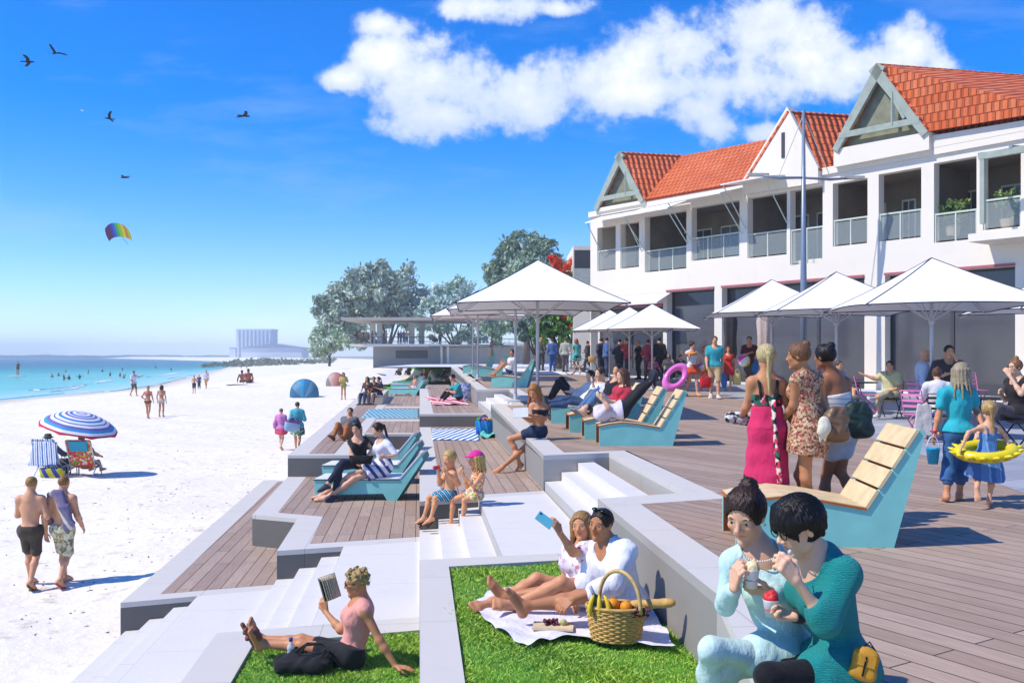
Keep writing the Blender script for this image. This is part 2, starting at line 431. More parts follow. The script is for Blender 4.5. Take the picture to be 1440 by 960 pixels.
    # ------------------------------------------------ solids for clothes
    def up(s, t): return (s.sp(t), -s.U)             # keep what is above t on the trunk
    def below(s, t): return (s.sp(t), s.U)
    def skirtp(s, t1, wide):
        """t1: 0 hip .. 1 knee .. 2 ankle"""
        J, H = s.J, s.H; P = [ell(s.sp(.10), (.084 * H * s.fat, .062 * H * s.fat, .13 * H), s.fr()), cap(s.sp(.3, 0, .02), s.sp(.3, 0, -.02), .05 * H)] + s.torso()[:3]
        def pt(S, t): return J['hp' + S] + (J['kn' + S] - J['hp' + S]) * min(t, 1) + (J['an' + S] - J['kn' + S]) * max(0, t - 1)
        n = 4; k = [t1 * i / n for i in range(n + 1)]
        for a, b in zip(k, k[1:]):
            ra, rb = (.06 + wide * a / t1) * H, (.06 + wide * b / t1) * H
            pa, pb = [(pt('L', t) + pt('R', t)) / 2 for t in (a, b)]
            P += [cap(pt('L', a), pt('L', b), ra, rb), cap(pt('R', a), pt('R', b), ra, rb), cap(pa, pb, ra, rb)]
        e = (pt('L', t1) + pt('R', t1)) / 2; return P, (e, unit(e - (pt('L', t1 - .3) + pt('R', t1 - .3)) / 2))

def person(label, fig, skn='#c98f6a', hair=('short', '#3a2a1e'), wear=(), px=40, group=None, face=False, cat='person', base=None, name='person', below=None, glasses=None):
    """px = how many rendered pixels a metre covers where the figure stands"""
    fg = fig; J, H = fg.J, fg.H
    vx = float(np.clip(.8 / px, .0042, .03)); fine = px > 85; fm = px > 50; ff = px > 24
    allp = np.array(list(J.values())); lo, hi = allp.min(0) - .22 * H, allp.max(0) + .22 * H
    if below is not None: lo[2] = max(lo[2], below)
    f = Field(lo, hi, vx)
    k = .035 * H
    f.group(fg.torso() + fg.neck(), k)
    for S in 'LR':
        f.group(fg.arm(S), .02 * H, .035 * H)
        hp_, tips = fg.hand(S, fm); f.group(hp_, .008 if fm else .02, .012)
        f.group(fg.leg(S), .016 * H, .025 * H); f.group(fg.foot(S, fm), .012 * H, .02 * H)
    P, Q, sub = fg.head(ff); f.group(P, .09 * fg.hh, .014 * H, sub=sub)
    f.group(Q, .03 * fg.hh, .05 * fg.hh)
    pts, qd = f.quads()
    if base is None: base = V(J['pel'][0], J['pel'][1], pts[:, 2].min())
    o = link(name, npmesh(name, pts, qd, skin(skn), base), base); tag(o, label, cat, group)
    tint = np.ones((len(pts), 4), np.float32)
    if ff:
        l = (pts - J['hd']) @ np.array([fg.hr, fg.hf, fg.hu]).T / fg.hh
        def zone(c, r, col, soft=1.0):
            d = (((l - c) / r) ** 2).sum(1); w = np.clip((1.25 - d) / .5, 0, 1)[:, None] * soft
            tint[:, :3] = tint[:, :3] * (1 - w) + np.array(col) * w
        zone((0, .36, -.24), (.115, .10, .040), (.86, .56, .55)); 
        for q in (1, -1):
            zone((q * .18, .28, -.1), (.12, .12, .10), (1, .86, .84), .5)
    me = o.data; ca = me.color_attributes.new('tint', 'FLOAT_COLOR', 'POINT'); ca.data.foreach_set('color', tint.ravel())
    if ff:
        h = fg.hh
        em = (mat('eye_white', (.86, .83, .80), .5, 0, spec=.15), mat('iris', '#2a1c14', .5, 0, spec=.1))
        for q in (1, -1):
            b = MB(); c = fg.hp(q * .145, .285, .03); b.ball(c, .054 * h, 14); b.cur = 1; b.ball(fg.hp(q * .142, .311, .024), .036 * h, 12); part('eye', b, em, o, True)
            b = MB(); b.tube([fg.hp(q * .07, .345, .105), fg.hp(q * .15, .345, .135), fg.hp(q * .235, .27, .10)], [.016 * h, .019 * h, .008 * h], 6, flat=.7); part('eyebrow', b, hairm(hair[1]), o, True)
    def sdf(nm, m, groups, wr=0., lo2=None, hi2=None):
        g = Field(lo if lo2 is None else lo2, hi if hi2 is None else hi2, vx)
        for q in groups: g.group(**q)
        p, qq = g.quads()
        if len(p) == 0: return None
        if wr and px > 22:
            q = (p - base) * (1.72 / H)
            nrm = 0
            for a in range(3):
                w = np.sin(q @ V(17, 9, 23) + 2 * np.sin(q @ V(-11, 19, 7))) * .5 + np.sin(q @ V(-29, 31, 13) + 1.7 * np.sin(q @ V(23, 5, -17))) * .35
            gx = (p - p.mean(0)); ax = fg.U; gx = gx - np.outer(gx @ ax, ax); gx /= (np.linalg.norm(gx, axis=1, keepdims=True) + 1e-6)
            p = p + gx * (w * wr)[:, None]
        c = link(nm, npmesh(nm, p, qq, m, base), parent=o); return c
    for w in wear:
        w = dict(w); kd = w.pop('k'); m = w.pop('m'); off = w.get('off', .012) * H / 1.72 + .15 * vx; nm = w.get('name', kd); lab = w.get('label')
        G = []
        if kd in ('shirt', 'dress', 'vest', 'bikini_top', 'jumper', 'jacket'):
            hem = w.get('hem', -.05 if kd != 'dress' else .1); top = w.get('top', None); sl = w.get('sl', .5)
            cl = [fg.up(hem)]
            sb = []
            if top is not None: cl.append(fg.below(top))
            nr = w.get('neck', .05)
            sb = [(cap(J['nk'] + fg.Fw * .03 * H, J['nk'] + fg.U * .12 * H + fg.Fw * .05 * H, nr * H, nr * 1.1 * H), .01)] if top is None else []
            if w.get('vneck'): sb.append((cap(J['nk'] + fg.Fw * .09 * H, J['nk'] - fg.U * w['vneck'] * H + fg.Fw * .10 * H, .05 * H, .02 * H), .01))
            ex = []
            if hem < .12 and kd != 'dress':
                off += .006 * H; ex = [cap(J['hpL'], J['hpR'], .062 * H)] + [cap(J['hp' + S], J['hp' + S] + (J['kn' + S] - J['hp' + S]) * .3, .052 * H) for S in 'LR']
            G.append(dict(prims=fg.torso() + ex, k=k, off=off * w.get('loose', 1.), clip=cl, sub=sb))
            if sl > 0:
                for S in 'LR': G.append(dict(prims=fg.arm(S, 0, sl), k=.015 * H, kout=.018 * H, off=off * w.get('sloose', 1.)))
        if kd in ('strap',):
            for S in (1, -1):
                q = [fg.sp(.66, .08, S * .042), fg.sp(.76, .078, S * .046), fg.sp(.92, .045, S * .05), fg.sp(1.0, -.01, S * .055), fg.sp(.9, -.055, S * .05), fg.sp(.72, -.066, S * .045), fg.sp(.6, -.058, S * .042)]
                G.append(dict(prims=[cap(a, b, .008 * H) for a, b in zip(q, q[1:])], k=.01))
        if kd in ('trousers', 'shorts', 'bikini_bottom'):
            L = w.get('len', 1.9 if kd == 'trousers' else .65)
            G.append(dict(prims=fg.torso()[:4] + [cap(J['hpL'], J['hpR'], .05 * H)], k=k, off=off, clip=[fg.below(w.get('waist', .18))]))
            if kd != 'bikini_bottom':
                for S in 'LR':
                    G.append(dict(prims=fg.leg(S, 0, L), k=.025 * H, kout=.03 * H, off=off * w.get('loose', 1.)))
                    if w.get('flare'):
                        a, b, c = J['hp' + S], J['kn' + S], J['an' + S]; e = a + (b - a) * L if L <= 1 else b + (c - b) * (L - 1); s0 = a + (b - a) * .3 if L <= 1 else b
                        G.append(dict(prims=[cap(s0, e, .045 * H, w['flare'] * H)], k=.02, clip=[(e, unit(e - s0))]))
        if kd in ('skirt', 'dress'):
            P, (e, nn) = fg.skirtp(w.get('len', .8), w.get('wide', .03))
            G.append(dict(prims=P, k=.04 * H, kout=.03 * H, off=off, clip=[(e, nn)] + ([fg.below(w.get('waist', .2))] if kd == 'skirt' else [fg.below(.4)])))
        if kd == 'shoes' or kd == 'sandals':
            for S in 'LR':
                if kd == 'shoes': G.append(dict(prims=fg.foot(S, False), k=.02, off=.006 + .3 * vx, clip=[(J['an' + S] - unit(J['an' + S] - J['kn' + S]) * .01 * H, -unit(J['an' + S] - J['kn' + S]))]))
                else:
                    a = J['an' + S]; d = unit(a - J['kn' + S]); t = unit(J['to' + S] - a); dn = unit(d - t * (d @ t)); sd = np.cross(t, d)
                    b0 = a + dn * .046 * H; G.append(dict(prims=[cap(b0 - t * .03 * H, b0 + t * .11 * H, .012 * H), cap(b0 + t * .07 * H + sd * .02 * H, b0 + t * .07 * H - sd * .02 * H, .013 * H), cap(a + t * .045 * H - dn * .0 * H, a + t * .09 * H + dn * .01 * H, .019 * H)], k=.01))
        if kd == 'wristband':
            S = w.get('side', 'R'); a, b = J['el' + S], J['wr' + S]
            G.append(dict(prims=[cap(a + (b - a) * .78, a + (b - a) * .95, .0195 * H, .0175 * H)], k=.01))
        if G:
            c = sdf(nm, m, G, w.get('wr', .004 if kd not in ('shoes', 'sandals', 'wristband', 'strap') else 0))
            if c and lab: c['label'] = lab
    # ------------------------------------------------ hair
    st, hc = hair[0], hair[1]; h = fg.hh; p = fg.hp; fr = (fg.hr, fg.hf, fg.hu)
    if st not in ('bald', 'none'):
        th = {'short': .035, 'crop': .02, 'bob': .10, 'bowl': .10, 'curly': .02}.get(st, .05)
        cr = ell(p(0, -.06, .14), ((.335 + th) * h, (.41 + th) * h, (.365 + th) * h), fr)
        # everything in front of a slanted plane is face
        hl = {'bob': .21, 'bowl': .12}.get(st, .33)
        face_cut = ell(p(0, .44, hl - .46), ((.285 if st in ('bob', 'bowl') else .335) * h, .38 * h, .46 * h), fr)
        G = [dict(prims=[cr], k=.02, sub=[(face_cut, .03 * h)] + ([(ell(p(q * .40, .10, -.10), (.16 * h, .17 * h, .17 * h), fr), .03 * h) for q in (1, -1)] if st == 'bowl' else []), clip=[(p(0, -.2, {'short': -.2, 'crop': -.16, 'bob': -.38, 'bowl': -.26}.get(st, -.24)), -unit(fg.hu + fg.hf * .25))])]
        X = []
        if st in ('bob', 'bowl'):
            n = 10
            for i in range(n):
                a = R(62 + 236 * i / (n - 1)); d = (.335 + .06); x, y = math.sin(a) * d, math.cos(a) * .40 - .06
                lo_y = -.30 if st == 'bob' else (-.12 if y < -.2 else .06); X.append(cap(p(x * .95, y * .95, .18), p(x * 1.0, y * 1.0, lo_y + .05 * math.sin(i * 2.3)), .10 * h, .055 * h))
            for i in range(5): X.append(cap(p(-.2 + .1 * i, .2, .42), p(-.27 + .135 * i, .335, hl - .03 + .02 * math.sin(i * 3)), .08 * h, .035 * h))
        if st == 'curly':
            for i in range(110):
                v = RNG.normal(size=3); v /= np.linalg.norm(v)
                if v[1] > .35 and v[2] < .55: continue
                if v[2] < -.45: continue
                kk = RNG.uniform(.98, 1.14); c0 = p(v[0] * .36 * kk, -.06 + v[1] * .44 * kk, .14 + v[2] * .40 * kk); tw = unit(np.cross(v, RNG.normal(size=3))); tw = fg.hr * tw[0] + fg.hf * tw[1] + fg.hu * tw[2]; X.append(cap(c0 - tw * .09 * h, c0 + tw * .09 * h, .048 * h, .022 * h))
        if st in ('bun', 'topbun'):
            c = p(0, -.34, .46) if st == 'bun' else p(0, -.10, .60)
            X += [ell(c, (.17 * h, .16 * h, .15 * h), fr)] + [cap(c, c + (fg.hr * math.cos(i) - fg.hf * .5 * math.sin(i * 2) + fg.hu * math.sin(i)) * .2 * h, .05 * h, .012 * h) for i in range(5)]
            X += [cap(p(q * .2, .1, .40), p(0, -.3, .38), .09 * h, .1 * h) for q in (1, -1)]
        if st in ('pony', 'plait'):
            c = p(0, -.46, .16); e = J['nk'] - fg.Fw * .05 * H; q = hair[2] if len(hair) > 2 else .14
            X += [cap(c, c - fg.hf * .12 * h, .09 * h), cap(c - fg.hf * .12 * h, e - fg.Fw * .02 * H, .10 * h, .09 * h), cap(e - fg.Fw * .02 * H, e - fg.U * q * H - fg.Fw * .03 * H, .09 * h, .03 * h)]
        if st in ('long', 'half'):
            L = hair[2] if len(hair) > 2 else .16; n = 11
            for i in range(n):
                a = R(72 + 216 * i / (n - 1)); x, y = math.sin(a) * .36, math.cos(a) * .42 - .06
                a0, b0 = p(x, y, .15), p(x * 1.05, y * .95 - .02, -.35)
                back = unit(fg.hr * math.sin(a) + fg.hf * math.cos(a)) * .06 * H * .4
                dn = -V(0, 0, 1) * .5 - fg.U * .5
                e = b0 + dn * L * H * (.75 + .25 * math.sin(i * 2.7)) + back - fg.Fw * .01 * H
                X += [cap(a0, b0, .10 * h, .095 * h), cap(b0, e, .095 * h, .035 * h)]
        kx = .015 if st == 'curly' else .05
        if X: G.append(dict(prims=X, k=kx * h, kout=kx * h, sub=[(ell(p(0, .40, -.12), (.235 * h, .30 * h, .34 * h), fr), .02 * h)]))
        if st != 'cap_only':
            c = sdf('hair', hairm(hc), G, 0)
            if c and fm:                              # comb fine locks into the surface
                n_ = len(c.data.vertices); co = np.zeros(n_ * 3, np.float32); nn = np.zeros(n_ * 3, np.float32)
                c.data.vertices.foreach_get('co', co); c.data.vertices.foreach_get('normal', nn); co = co.reshape(-1, 3); nn = nn.reshape(-1, 3)
                l = (co + np.asarray(base, np.float32) - J['hd'].astype(np.float32)) @ np.array([fg.hr, fg.hf, fg.hu], np.float32).T / h
                a = np.arctan2(l[:, 0], l[:, 1] + .06); w = np.sin(a * 41 + 3 * np.sin(l[:, 2] * 5)) * .45 + np.sin(a * 83 + 5 * np.sin(l[:, 2] * 9 + 1) + l[:, 0] * 14) * .5 + np.sin(l[:, 0] * 70 + l[:, 2] * 9 + 3 * np.sin(l[:, 1] * 12)) * .4
                c.data.vertices.foreach_set('co', (co + nn * (w * .011 * h)[:, None]).astype(np.float32).ravel()); c.data.update()
    if px > 105 and st not in ('bald', 'none') and c:     # stray hairs lifting off the hair's surface
        b = MB(); rr = random.Random(int(px)); bs = np.asarray(base, float); n_ = len(c.data.vertices)
        made = 0
        for _ in range(900):
            if made >= 160: break
            v = c.data.vertices[rr.randrange(n_)]; p0 = np.array(v.co) + bs; n0 = np.array(v.normal); d = -fg.hu + (fg.hr * rr.uniform(-1, 1) - fg.hf * rr.uniform(0, 1)) * .5
            if (p0 - J['hd']) @ fg.hf > .30 * h and (p0 - J['hd']) @ fg.hu < .2 * h: continue
            made += 1; d = unit(d - n0 * (d @ n0)); L = rr.uniform(.02, .055); q = rr.uniform(.05, .30)
            b.tube([p0 - n0 * .002, p0 + d * L * .5 + n0 * (.003 + L * q * .5), p0 + d * L + n0 * (.003 + L * q * (.4 if rr.random() < .6 else 1.2))], [.0011, .0010, .0005], 3, False)
        part('hair_strands', b, hairm(hc), c)
    if glasses:
        b = MB(); h = fg.hh
        for q in (1, -1):
            c = p(q * .15, .40, .03); b.torus(c, .085 * h, .011 * h, (fg.hr, fg.hu, fg.hf), 16, 5, (1.15, .9)); b.tube([p(q * .25, .38, .05), p(q * .34, .1, .05), p(q * .35, -.08, .02)], .010 * h, 5)
            if glasses == 'dark': b.lathe([(0.0001, .01 * h), (.085 * h, .0)], c, 14, (1.15, .9), (fg.hr, fg.hu, fg.hf))
        b.tube([p(-.06, .43, .05), p(.06, .43, .05)], .010 * h, 5)
        part('glasses', b, mat('black_plastic', (.03, .03, .035), .25, 0), o, True)
    return o

# ---------------------------------------------------------------- poses measured on the photograph
PAR = [('nk', 'pel', .30), ('hd', 'nk', .115), ('elL', 'shL', .165), ('elR', 'shR', .165), ('wrL', 'elL', .15), ('wrR', 'elR', .15),
       ('knL', 'hpL', .24), ('knR', 'hpR', .24), ('anL', 'knL', .24), ('anR', 'knR', .24), ('toL', 'anL', .10), ('toR', 'anR', .10)]
def pose(D, H, **s):
    """joint = (px, py, dd): dd metres behind D, or '+'/'-' to let the bone length settle the depth"""
    J = {}
    for k in ('pel', 'shL', 'shR', 'hpL', 'hpR'):
        if k in s:
            q = s[k]; J[k] = at(q[0], q[1], D + (q[2] if len(q) > 2 else 0))
    for k, par, L in PAR:
        q = s[k]; m = q[2] if len(q) > 2 else 0
        if par not in J: J[par] = at(*s[par][:2], D)
        if isinstance(m, str):
            L = L * H; r = at(q[0], q[1], 1.0) - V(0, 0, CAMZ); o = J[par] - V(0, 0, CAMZ)
            a = r @ r; b = r @ o; c = o @ o - L * L; disc = b * b - a * c
            t = b / a + (math.sqrt(disc) / a if disc > 0 else 0) * (1 if m == '+' else -1)
            J[k] = V(0, 0, CAMZ) + r * t
        else: J[k] = at(q[0], q[1], D + m)
        if k == 'hd': pass
    U = unit(J['nk'] - J['pel'])
    if 'hpL' not in J:
        r = unit(J['shR'] - J['shL']); J['hpL'] = J['pel'] - r * .05 * H; J['hpR'] = J['pel'] + r * .05 * H
    return J
# ---------------------------------------------------------------- poses in the figure's own measures (right, forward, up) x stature
ST = dict(pel=(0, 0, .53), nk=(0, 0, .825), hd=(0, .025, .935), shL=(-.098, 0, .80), shR=(.098, 0, .80), elL=(-.135, -.02, .635), elR=(.135, -.02, .635),
          wrL=(-.14, .03, .49), wrR=(.14, .03, .49), hpL=(-.05, 0, .515), hpR=(.05, 0, .515), knL=(-.055, .015, .28), knR=(.055, .015, .28),
          anL=(-.06, -.01, .05), anR=(.06, -.01, .05), toL=(-.075, .1, .02), toR=(.075, .1, .02))
VAR = {
 'stand': {}, 'walk': dict(knL=(-.05, .09, .29), anL=(-.045, .12, .05), toL=(-.05, .22, .03), knR=(.05, .0, .28), anR=(.05, -.13, .08), toR=(.055, -.05, .02), elL=(-.13, -.07, .64), wrL=(-.13, -.05, .49), elR=(.13, .02, .64), wrR=(.13, .11, .52)),
 'sit': dict(pel=(0, 0, .05), nk=(0, -.02, .345), hd=(0, .02, .455), shL=(-.105, -.01, .325), shR=(.105, -.01, .325), elL=(-.15, .06, .17), elR=(.15, .06, .17), wrL=(-.08, .19, .13), wrR=(.08, .19, .13),
             hpL=(-.05, 0, .045), hpR=(.05, 0, .045), knL=(-.07, .24, .06), knR=(.07, .24, .06), anL=(-.07, .27, -.18), anR=(.07, .27, -.18), toL=(-.08, .37, -.2), toR=(.08, .37, -.2)),
 'ground': dict(pel=(0, 0, .06), nk=(0, -.07, .35), hd=(0, -.04, .46), shL=(-.105, -.06, .33), shR=(.105, -.06, .33), elL=(-.15, .05, .2), elR=(.15, .05, .2), wrL=(-.08, .17, .24), wrR=(.08, .17, .24),
                hpL=(-.05, 0, .055), hpR=(.05, 0, .055), knL=(-.07, .19, .22), knR=(.07, .19, .22), anL=(-.06, .3, .04), anR=(.06, .3, .04), toL=(-.07, .39, .02), toR=(.07, .39, .02)),
 'lean': dict(pel=(0, 0, .06), nk=(0, -.15, .31), hd=(0, -.16, .42), shL=(-.105, -.14, .3), shR=(.105, -.14, .3), elL=(-.15, -.22, .17), elR=(.15, -.22, .17), wrL=(-.16, -.24, .02), wrR=(.16, -.24, .02),
              hpL=(-.05, 0, .055), hpR=(.05, 0, .055), knL=(-.06, .23, .1), knR=(.06, .23, .1), anL=(-.06, .46, .04), anR=(.06, .46, .04), toL=(-.07, .49, .12), toR=(.07, .49, .12)),
}
ARM = {'bent': ((.15, -.02, -.155), (.07, .11, -.10)), 'raise': ((.12, .09, -.09), (.03, .12, .06)), 'up': ((.14, .03, .10), (.12, .05, .24)), 'out': ((.16, .08, -.05), (.28, .15, 0)), 'hip': ((.17, -.06, -.14), (.08, .0, -.22)), 'fold': ((.13, .05, -.15), (-.03, .13, -.10)), 'behind': ((.14, -.09, -.14), (.02, -.08, -.24))}
def figure(pos, H, yaw, kind='stand', L=None, Rr=None, hyaw=None, hpitch=0, over=None, **kw):
    d = dict(ST); d.update(VAR[kind]); d.update(over or {})
    for S, a in (('L', L), ('R', Rr)):
        if a:
            q = -1 if S == 'L' else 1; sh = d['sh' + S]; e, w = ARM[a]
            d['el' + S] = (sh[0] + q * (e[0] - .098), sh[1] + e[1], sh[2] + e[2]); d['wr' + S] = (sh[0] + q * (w[0] - .098), sh[1] + w[1], sh[2] + w[2])
    f = V(math.sin(R(yaw)), -math.cos(R(yaw)), 0); r = V(-math.cos(R(yaw)), -math.sin(R(yaw)), 0); pos = np.asarray(pos, float)
    J = {k: pos + (r * v[0] + f * v[1] + V(0, 0, v[2])) * H for k, v in d.items()}
    return Fig(J, H, yaw=yaw if hyaw is None else hyaw, pitch=hpitch, **kw)
# ---------------------------------------------------------------- sky, sun, air, camera
W = bpy.data.worlds.new("World"); SC.world = W; W.use_nodes = True
SUN_DIR = unit(V(.90, .27, -1.12))                     # the way the light travels
def world():
    t = W.node_tree; N = t.nodes; L = t.links
    def new(ty, **k):
        x = N.new('ShaderNode' + ty)
        for a, b in k.items(): setattr(x, a, b)
        return x
    def m(op, a, b=None, c=None, clamp=False):
        x = new('Math', operation=op, use_clamp=clamp)
        for v, i in ((a, 0), (b, 1), (c, 2)):
            if v is None: continue
            if hasattr(v, 'links'): L.new(v, x.inputs[i])
            else: x.inputs[i].default_value = v
        return x.outputs[0]
    sky = new('TexSky', sky_type='NISHITA'); sky.sun_disc = False
    d = -SUN_DIR
    sky.sun_elevation = math.asin(d[2]); sky.sun_rotation = math.atan2(d[0], d[1])
    sky.air_density = 1.0; sky.dust_density = .15; sky.ozone_density = 3.0
    hs = new('HueSaturation'); hs.inputs['Saturation'].default_value = 1.36; hs.inputs['Value'].default_value = 1.0; hs.inputs['Hue'].default_value = .509
    tn = new('Mix', data_type='RGBA', blend_type='MULTIPLY'); tn.inputs[0].default_value = 1; tn.inputs[7].default_value = (.88, 1.01, 1.24, 1); L.new(sky.outputs[0], tn.inputs[6]); L.new(tn.outputs[2], hs.inputs['Color'])
    tc = new('TexCoord'); sp = new('SeparateXYZ'); L.new(tc.outputs['Generated'], sp.inputs[0])
    y = m('MAXIMUM', sp.outputs[1], .05)
    u = m('DIVIDE', sp.outputs[0], y); v = m('DIVIDE', sp.outputs[2], y)   # the cloud deck's own map, centred on north
    uv = new('CombineXYZ'); L.new(u, uv.inputs[0]); L.new(v, uv.inputs[1])
    n1 = new('TexNoise'); n1.inputs['Scale'].default_value = 11; n1.inputs['Detail'].default_value = 10; n1.inputs['Roughness'].default_value = .6; L.new(uv.outputs[0], n1.inputs['Vector'])
    n2 = new('TexNoise'); n2.inputs['Scale'].default_value = 26; n2.inputs['Detail'].default_value = 6; n2.inputs['Roughness'].default_value = .6; L.new(uv.outputs[0], n2.inputs['Vector'])
    best = None
    for px, py, rx, ry in PUFFS:
        s = new('VectorMath', operation='SUBTRACT'); L.new(uv.outputs[0], s.inputs[0]); s.inputs[1].default_value = ((px - CX) / F, (HY - py) / F, 0)
        q = new('VectorMath', operation='MULTIPLY'); L.new(s.outputs[0], q.inputs[0]); q.inputs[1].default_value = (F / rx, F / ry, 0)
        l = new('VectorMath', operation='LENGTH'); L.new(q.outputs[0], l.inputs[0])
        k = m('SUBTRACT', 1.0, l.outputs['Value'])
        best = k if best is None else m('SMOOTH_MAX', best, k, .25)
    dens = m('ADD', best, m('MULTIPLY', m('SUBTRACT', n1.outputs[0], .5), 1.75)); dens = m('ADD', dens, m('MULTIPLY', m('SUBTRACT', n2.outputs[0], .5), 1.15))
    mask = new('MapRange', interpolation_type='SMOOTHERSTEP'); L.new(dens, mask.inputs[0]); mask.inputs[1].default_value = .10; mask.inputs[2].default_value = .70
    # thin wisps all over
    mp = new('Mapping'); mp.inputs['Scale'].default_value = (1.1, 4.5, 1); mp.inputs['Rotation'].default_value = (0, 0, .18); L.new(uv.outputs[0], mp.inputs['Vector'])
    n3 = new('TexNoise'); n3.inputs['Scale'].default_value = 3.2; n3.inputs['Detail'].default_value = 8; n3.inputs['Roughness'].default_value = .62; L.new(mp.outputs[0], n3.inputs['Vector'])
    wisp = m('MULTIPLY', m('SUBTRACT', n3.outputs[0], .52, clamp=True), 1.1, clamp=True)
    north = m('GREATER_THAN', sp.outputs[1], .06)
    fac = m('MULTIPLY', m('MAXIMUM', m('MULTIPLY', mask.outputs[0], .97), wisp), north)
    thick = new('MapRange'); L.new(dens, thick.inputs[0]); thick.inputs[1].default_value = .25; thick.inputs[2].default_value = 1.2
    lift = new('MapRange'); L.new(v, lift.inputs[0]); lift.inputs[1].default_value = (HY - 185) / F; lift.inputs[2].default_value = (HY - 80) / F
    tx = m('MULTIPLY', thick.outputs[0], m('ADD', m('MULTIPLY', n1.outputs[0], .75), m('MULTIPLY', lift.outputs[0], .5)), clamp=True)
    cc = new('Mix', data_type='RGBA'); L.new(tx, cc.inputs[0]); cc.inputs[6].default_value = (*[x * CLOUD for x in (.50, .64, .92)], 1); cc.inputs[7].default_value = (*[x * CLOUD for x in (1.12, 1.12, 1.12)], 1)
    mx = new('Mix', data_type='RGBA'); L.new(fac, mx.inputs[0]); L.new(hs.outputs[0], mx.inputs[6]); L.new(cc.outputs[2], mx.inputs[7])
    bg = N['Background']; L.new(mx.outputs[2], bg.inputs['Color']); bg.inputs['Strength'].default_value = SKY
SKY, CLOUD = .148, 6.2
PUFFS = [(480, 112, 60, 34), (545, 88, 75, 75), (600, 110, 110, 85), (655, 130, 130, 75), (620, 160, 130, 50), (735, 140, 140, 70), (800, 120, 110, 75), (870, 105, 95, 75), (905, 80, 85, 60), (980, 75, 130, 85), (1060, 55, 130, 90), (1130, 75, 130, 80),
         (1010, 120, 210, 62), (880, 130, 160, 55), (1285, 70, 75, 66), (1215, 95, 150, 66), (1325, 92, 75, 34), (1005, 178, 55, 45), (985, 150, 75, 45), (700, 8, 150, 30), (540, 35, 70, 30), (1085, 188, 60, 22), (790, 12, 60, 22)]
world()
sl = bpy.data.lights.new('sun', 'SUN'); sl.energy = 4.15; sl.angle = R(.5); sl.color = (1, .93, .82)
so = bpy.data.objects.new('sun', sl); COL.objects.link(so); so.location = (-40, -10, 40)
from mathutils import Vector
so.rotation_euler = Vector(SUN_DIR).to_track_quat('-Z', 'Y').to_euler()
cam = bpy.data.cameras.new('camera'); co = bpy.data.objects.new('camera', cam); COL.objects.link(co); SC.camera = co
co.location = (0, 0, CAMZ); co.rotation_euler = (R(90), 0, 0); cam.sensor_width = 36; cam.lens = 36 * F / 1440
cam.shift_y = (HY - 480) / 1440; cam.clip_end = 9000; cam.clip_start = .05
SC.view_settings.view_transform = 'Standard'; SC.view_settings.look = 'None'; SC.view_settings.exposure = .25; SC.view_settings.gamma = 1
SC.cycles.use_denoising = True; SC.cycles.max_bounces = 8; SC.cycles.volume_bounces = 2; SC.cycles.transparent_max_bounces = 12

# ---------------------------------------------------------------- surface materials
def concrete(c, name='concrete', speck=.06, joints=0):
    n = NT(name); vec = n.coords(); b = A(c, .86)
    t = n.noise(vec, 1.3, 5); t2 = n.noise(vec, 130, 3, .7)
    f = n.mix(t.outputs[0], tuple(x * .9 for x in b), tuple(x * 1.05 for x in b))
    col = n.mix(n.ramp(t2.outputs[0], [(.42, (1, 1, 1)), (.58, (0, 0, 0))]), f, tuple(x * (1 - speck) for x in b))
    st = n.noise(n.coords((1, 1, .25)), 2.2, 6, .65); col = n.mix(n.math('MULTIPLY', n.ramp(st.outputs[0], [(.56, (0, 0, 0)), (.78, (1, 1, 1))]), .32), col, n.mix(1., col, (.74, .72, .69), 'MULTIPLY'))
    if joints:
        br = n.new('TexBrick'); n.link(n.coords(rotz=-(math.pi / 2 + math.atan(.1))), br.inputs['Vector']); br.offset = 0; br.inputs['Scale'].default_value = 1; br.inputs['Brick Width'].default_value = joints; br.inputs['Row Height'].default_value = joints; br.inputs['Mortar Size'].default_value = .005; br.inputs['Mortar Smooth'].default_value = .2
        col = n.mix(n.math('MULTIPLY', br.outputs['Fac'], .6), col, tuple(x * .35 for x in b))
    n.set(Base_Color=col, Roughness=.75)
    n.bump(t2.outputs[0], .25, .003); return n.m
KERB = concrete('#dbd5cb', joints=1.6); WALLC = concrete('#c2bcb2', 'wall_concrete', .1, 2.4); FACE = concrete('#75726c', 'shaded_concrete', .06, 2.4); STEPM = concrete('#eee9e0', 'pale_terrazzo', .16, 1.7)  # FACE: retaining wall fronts, their shade painted in as a darker concrete
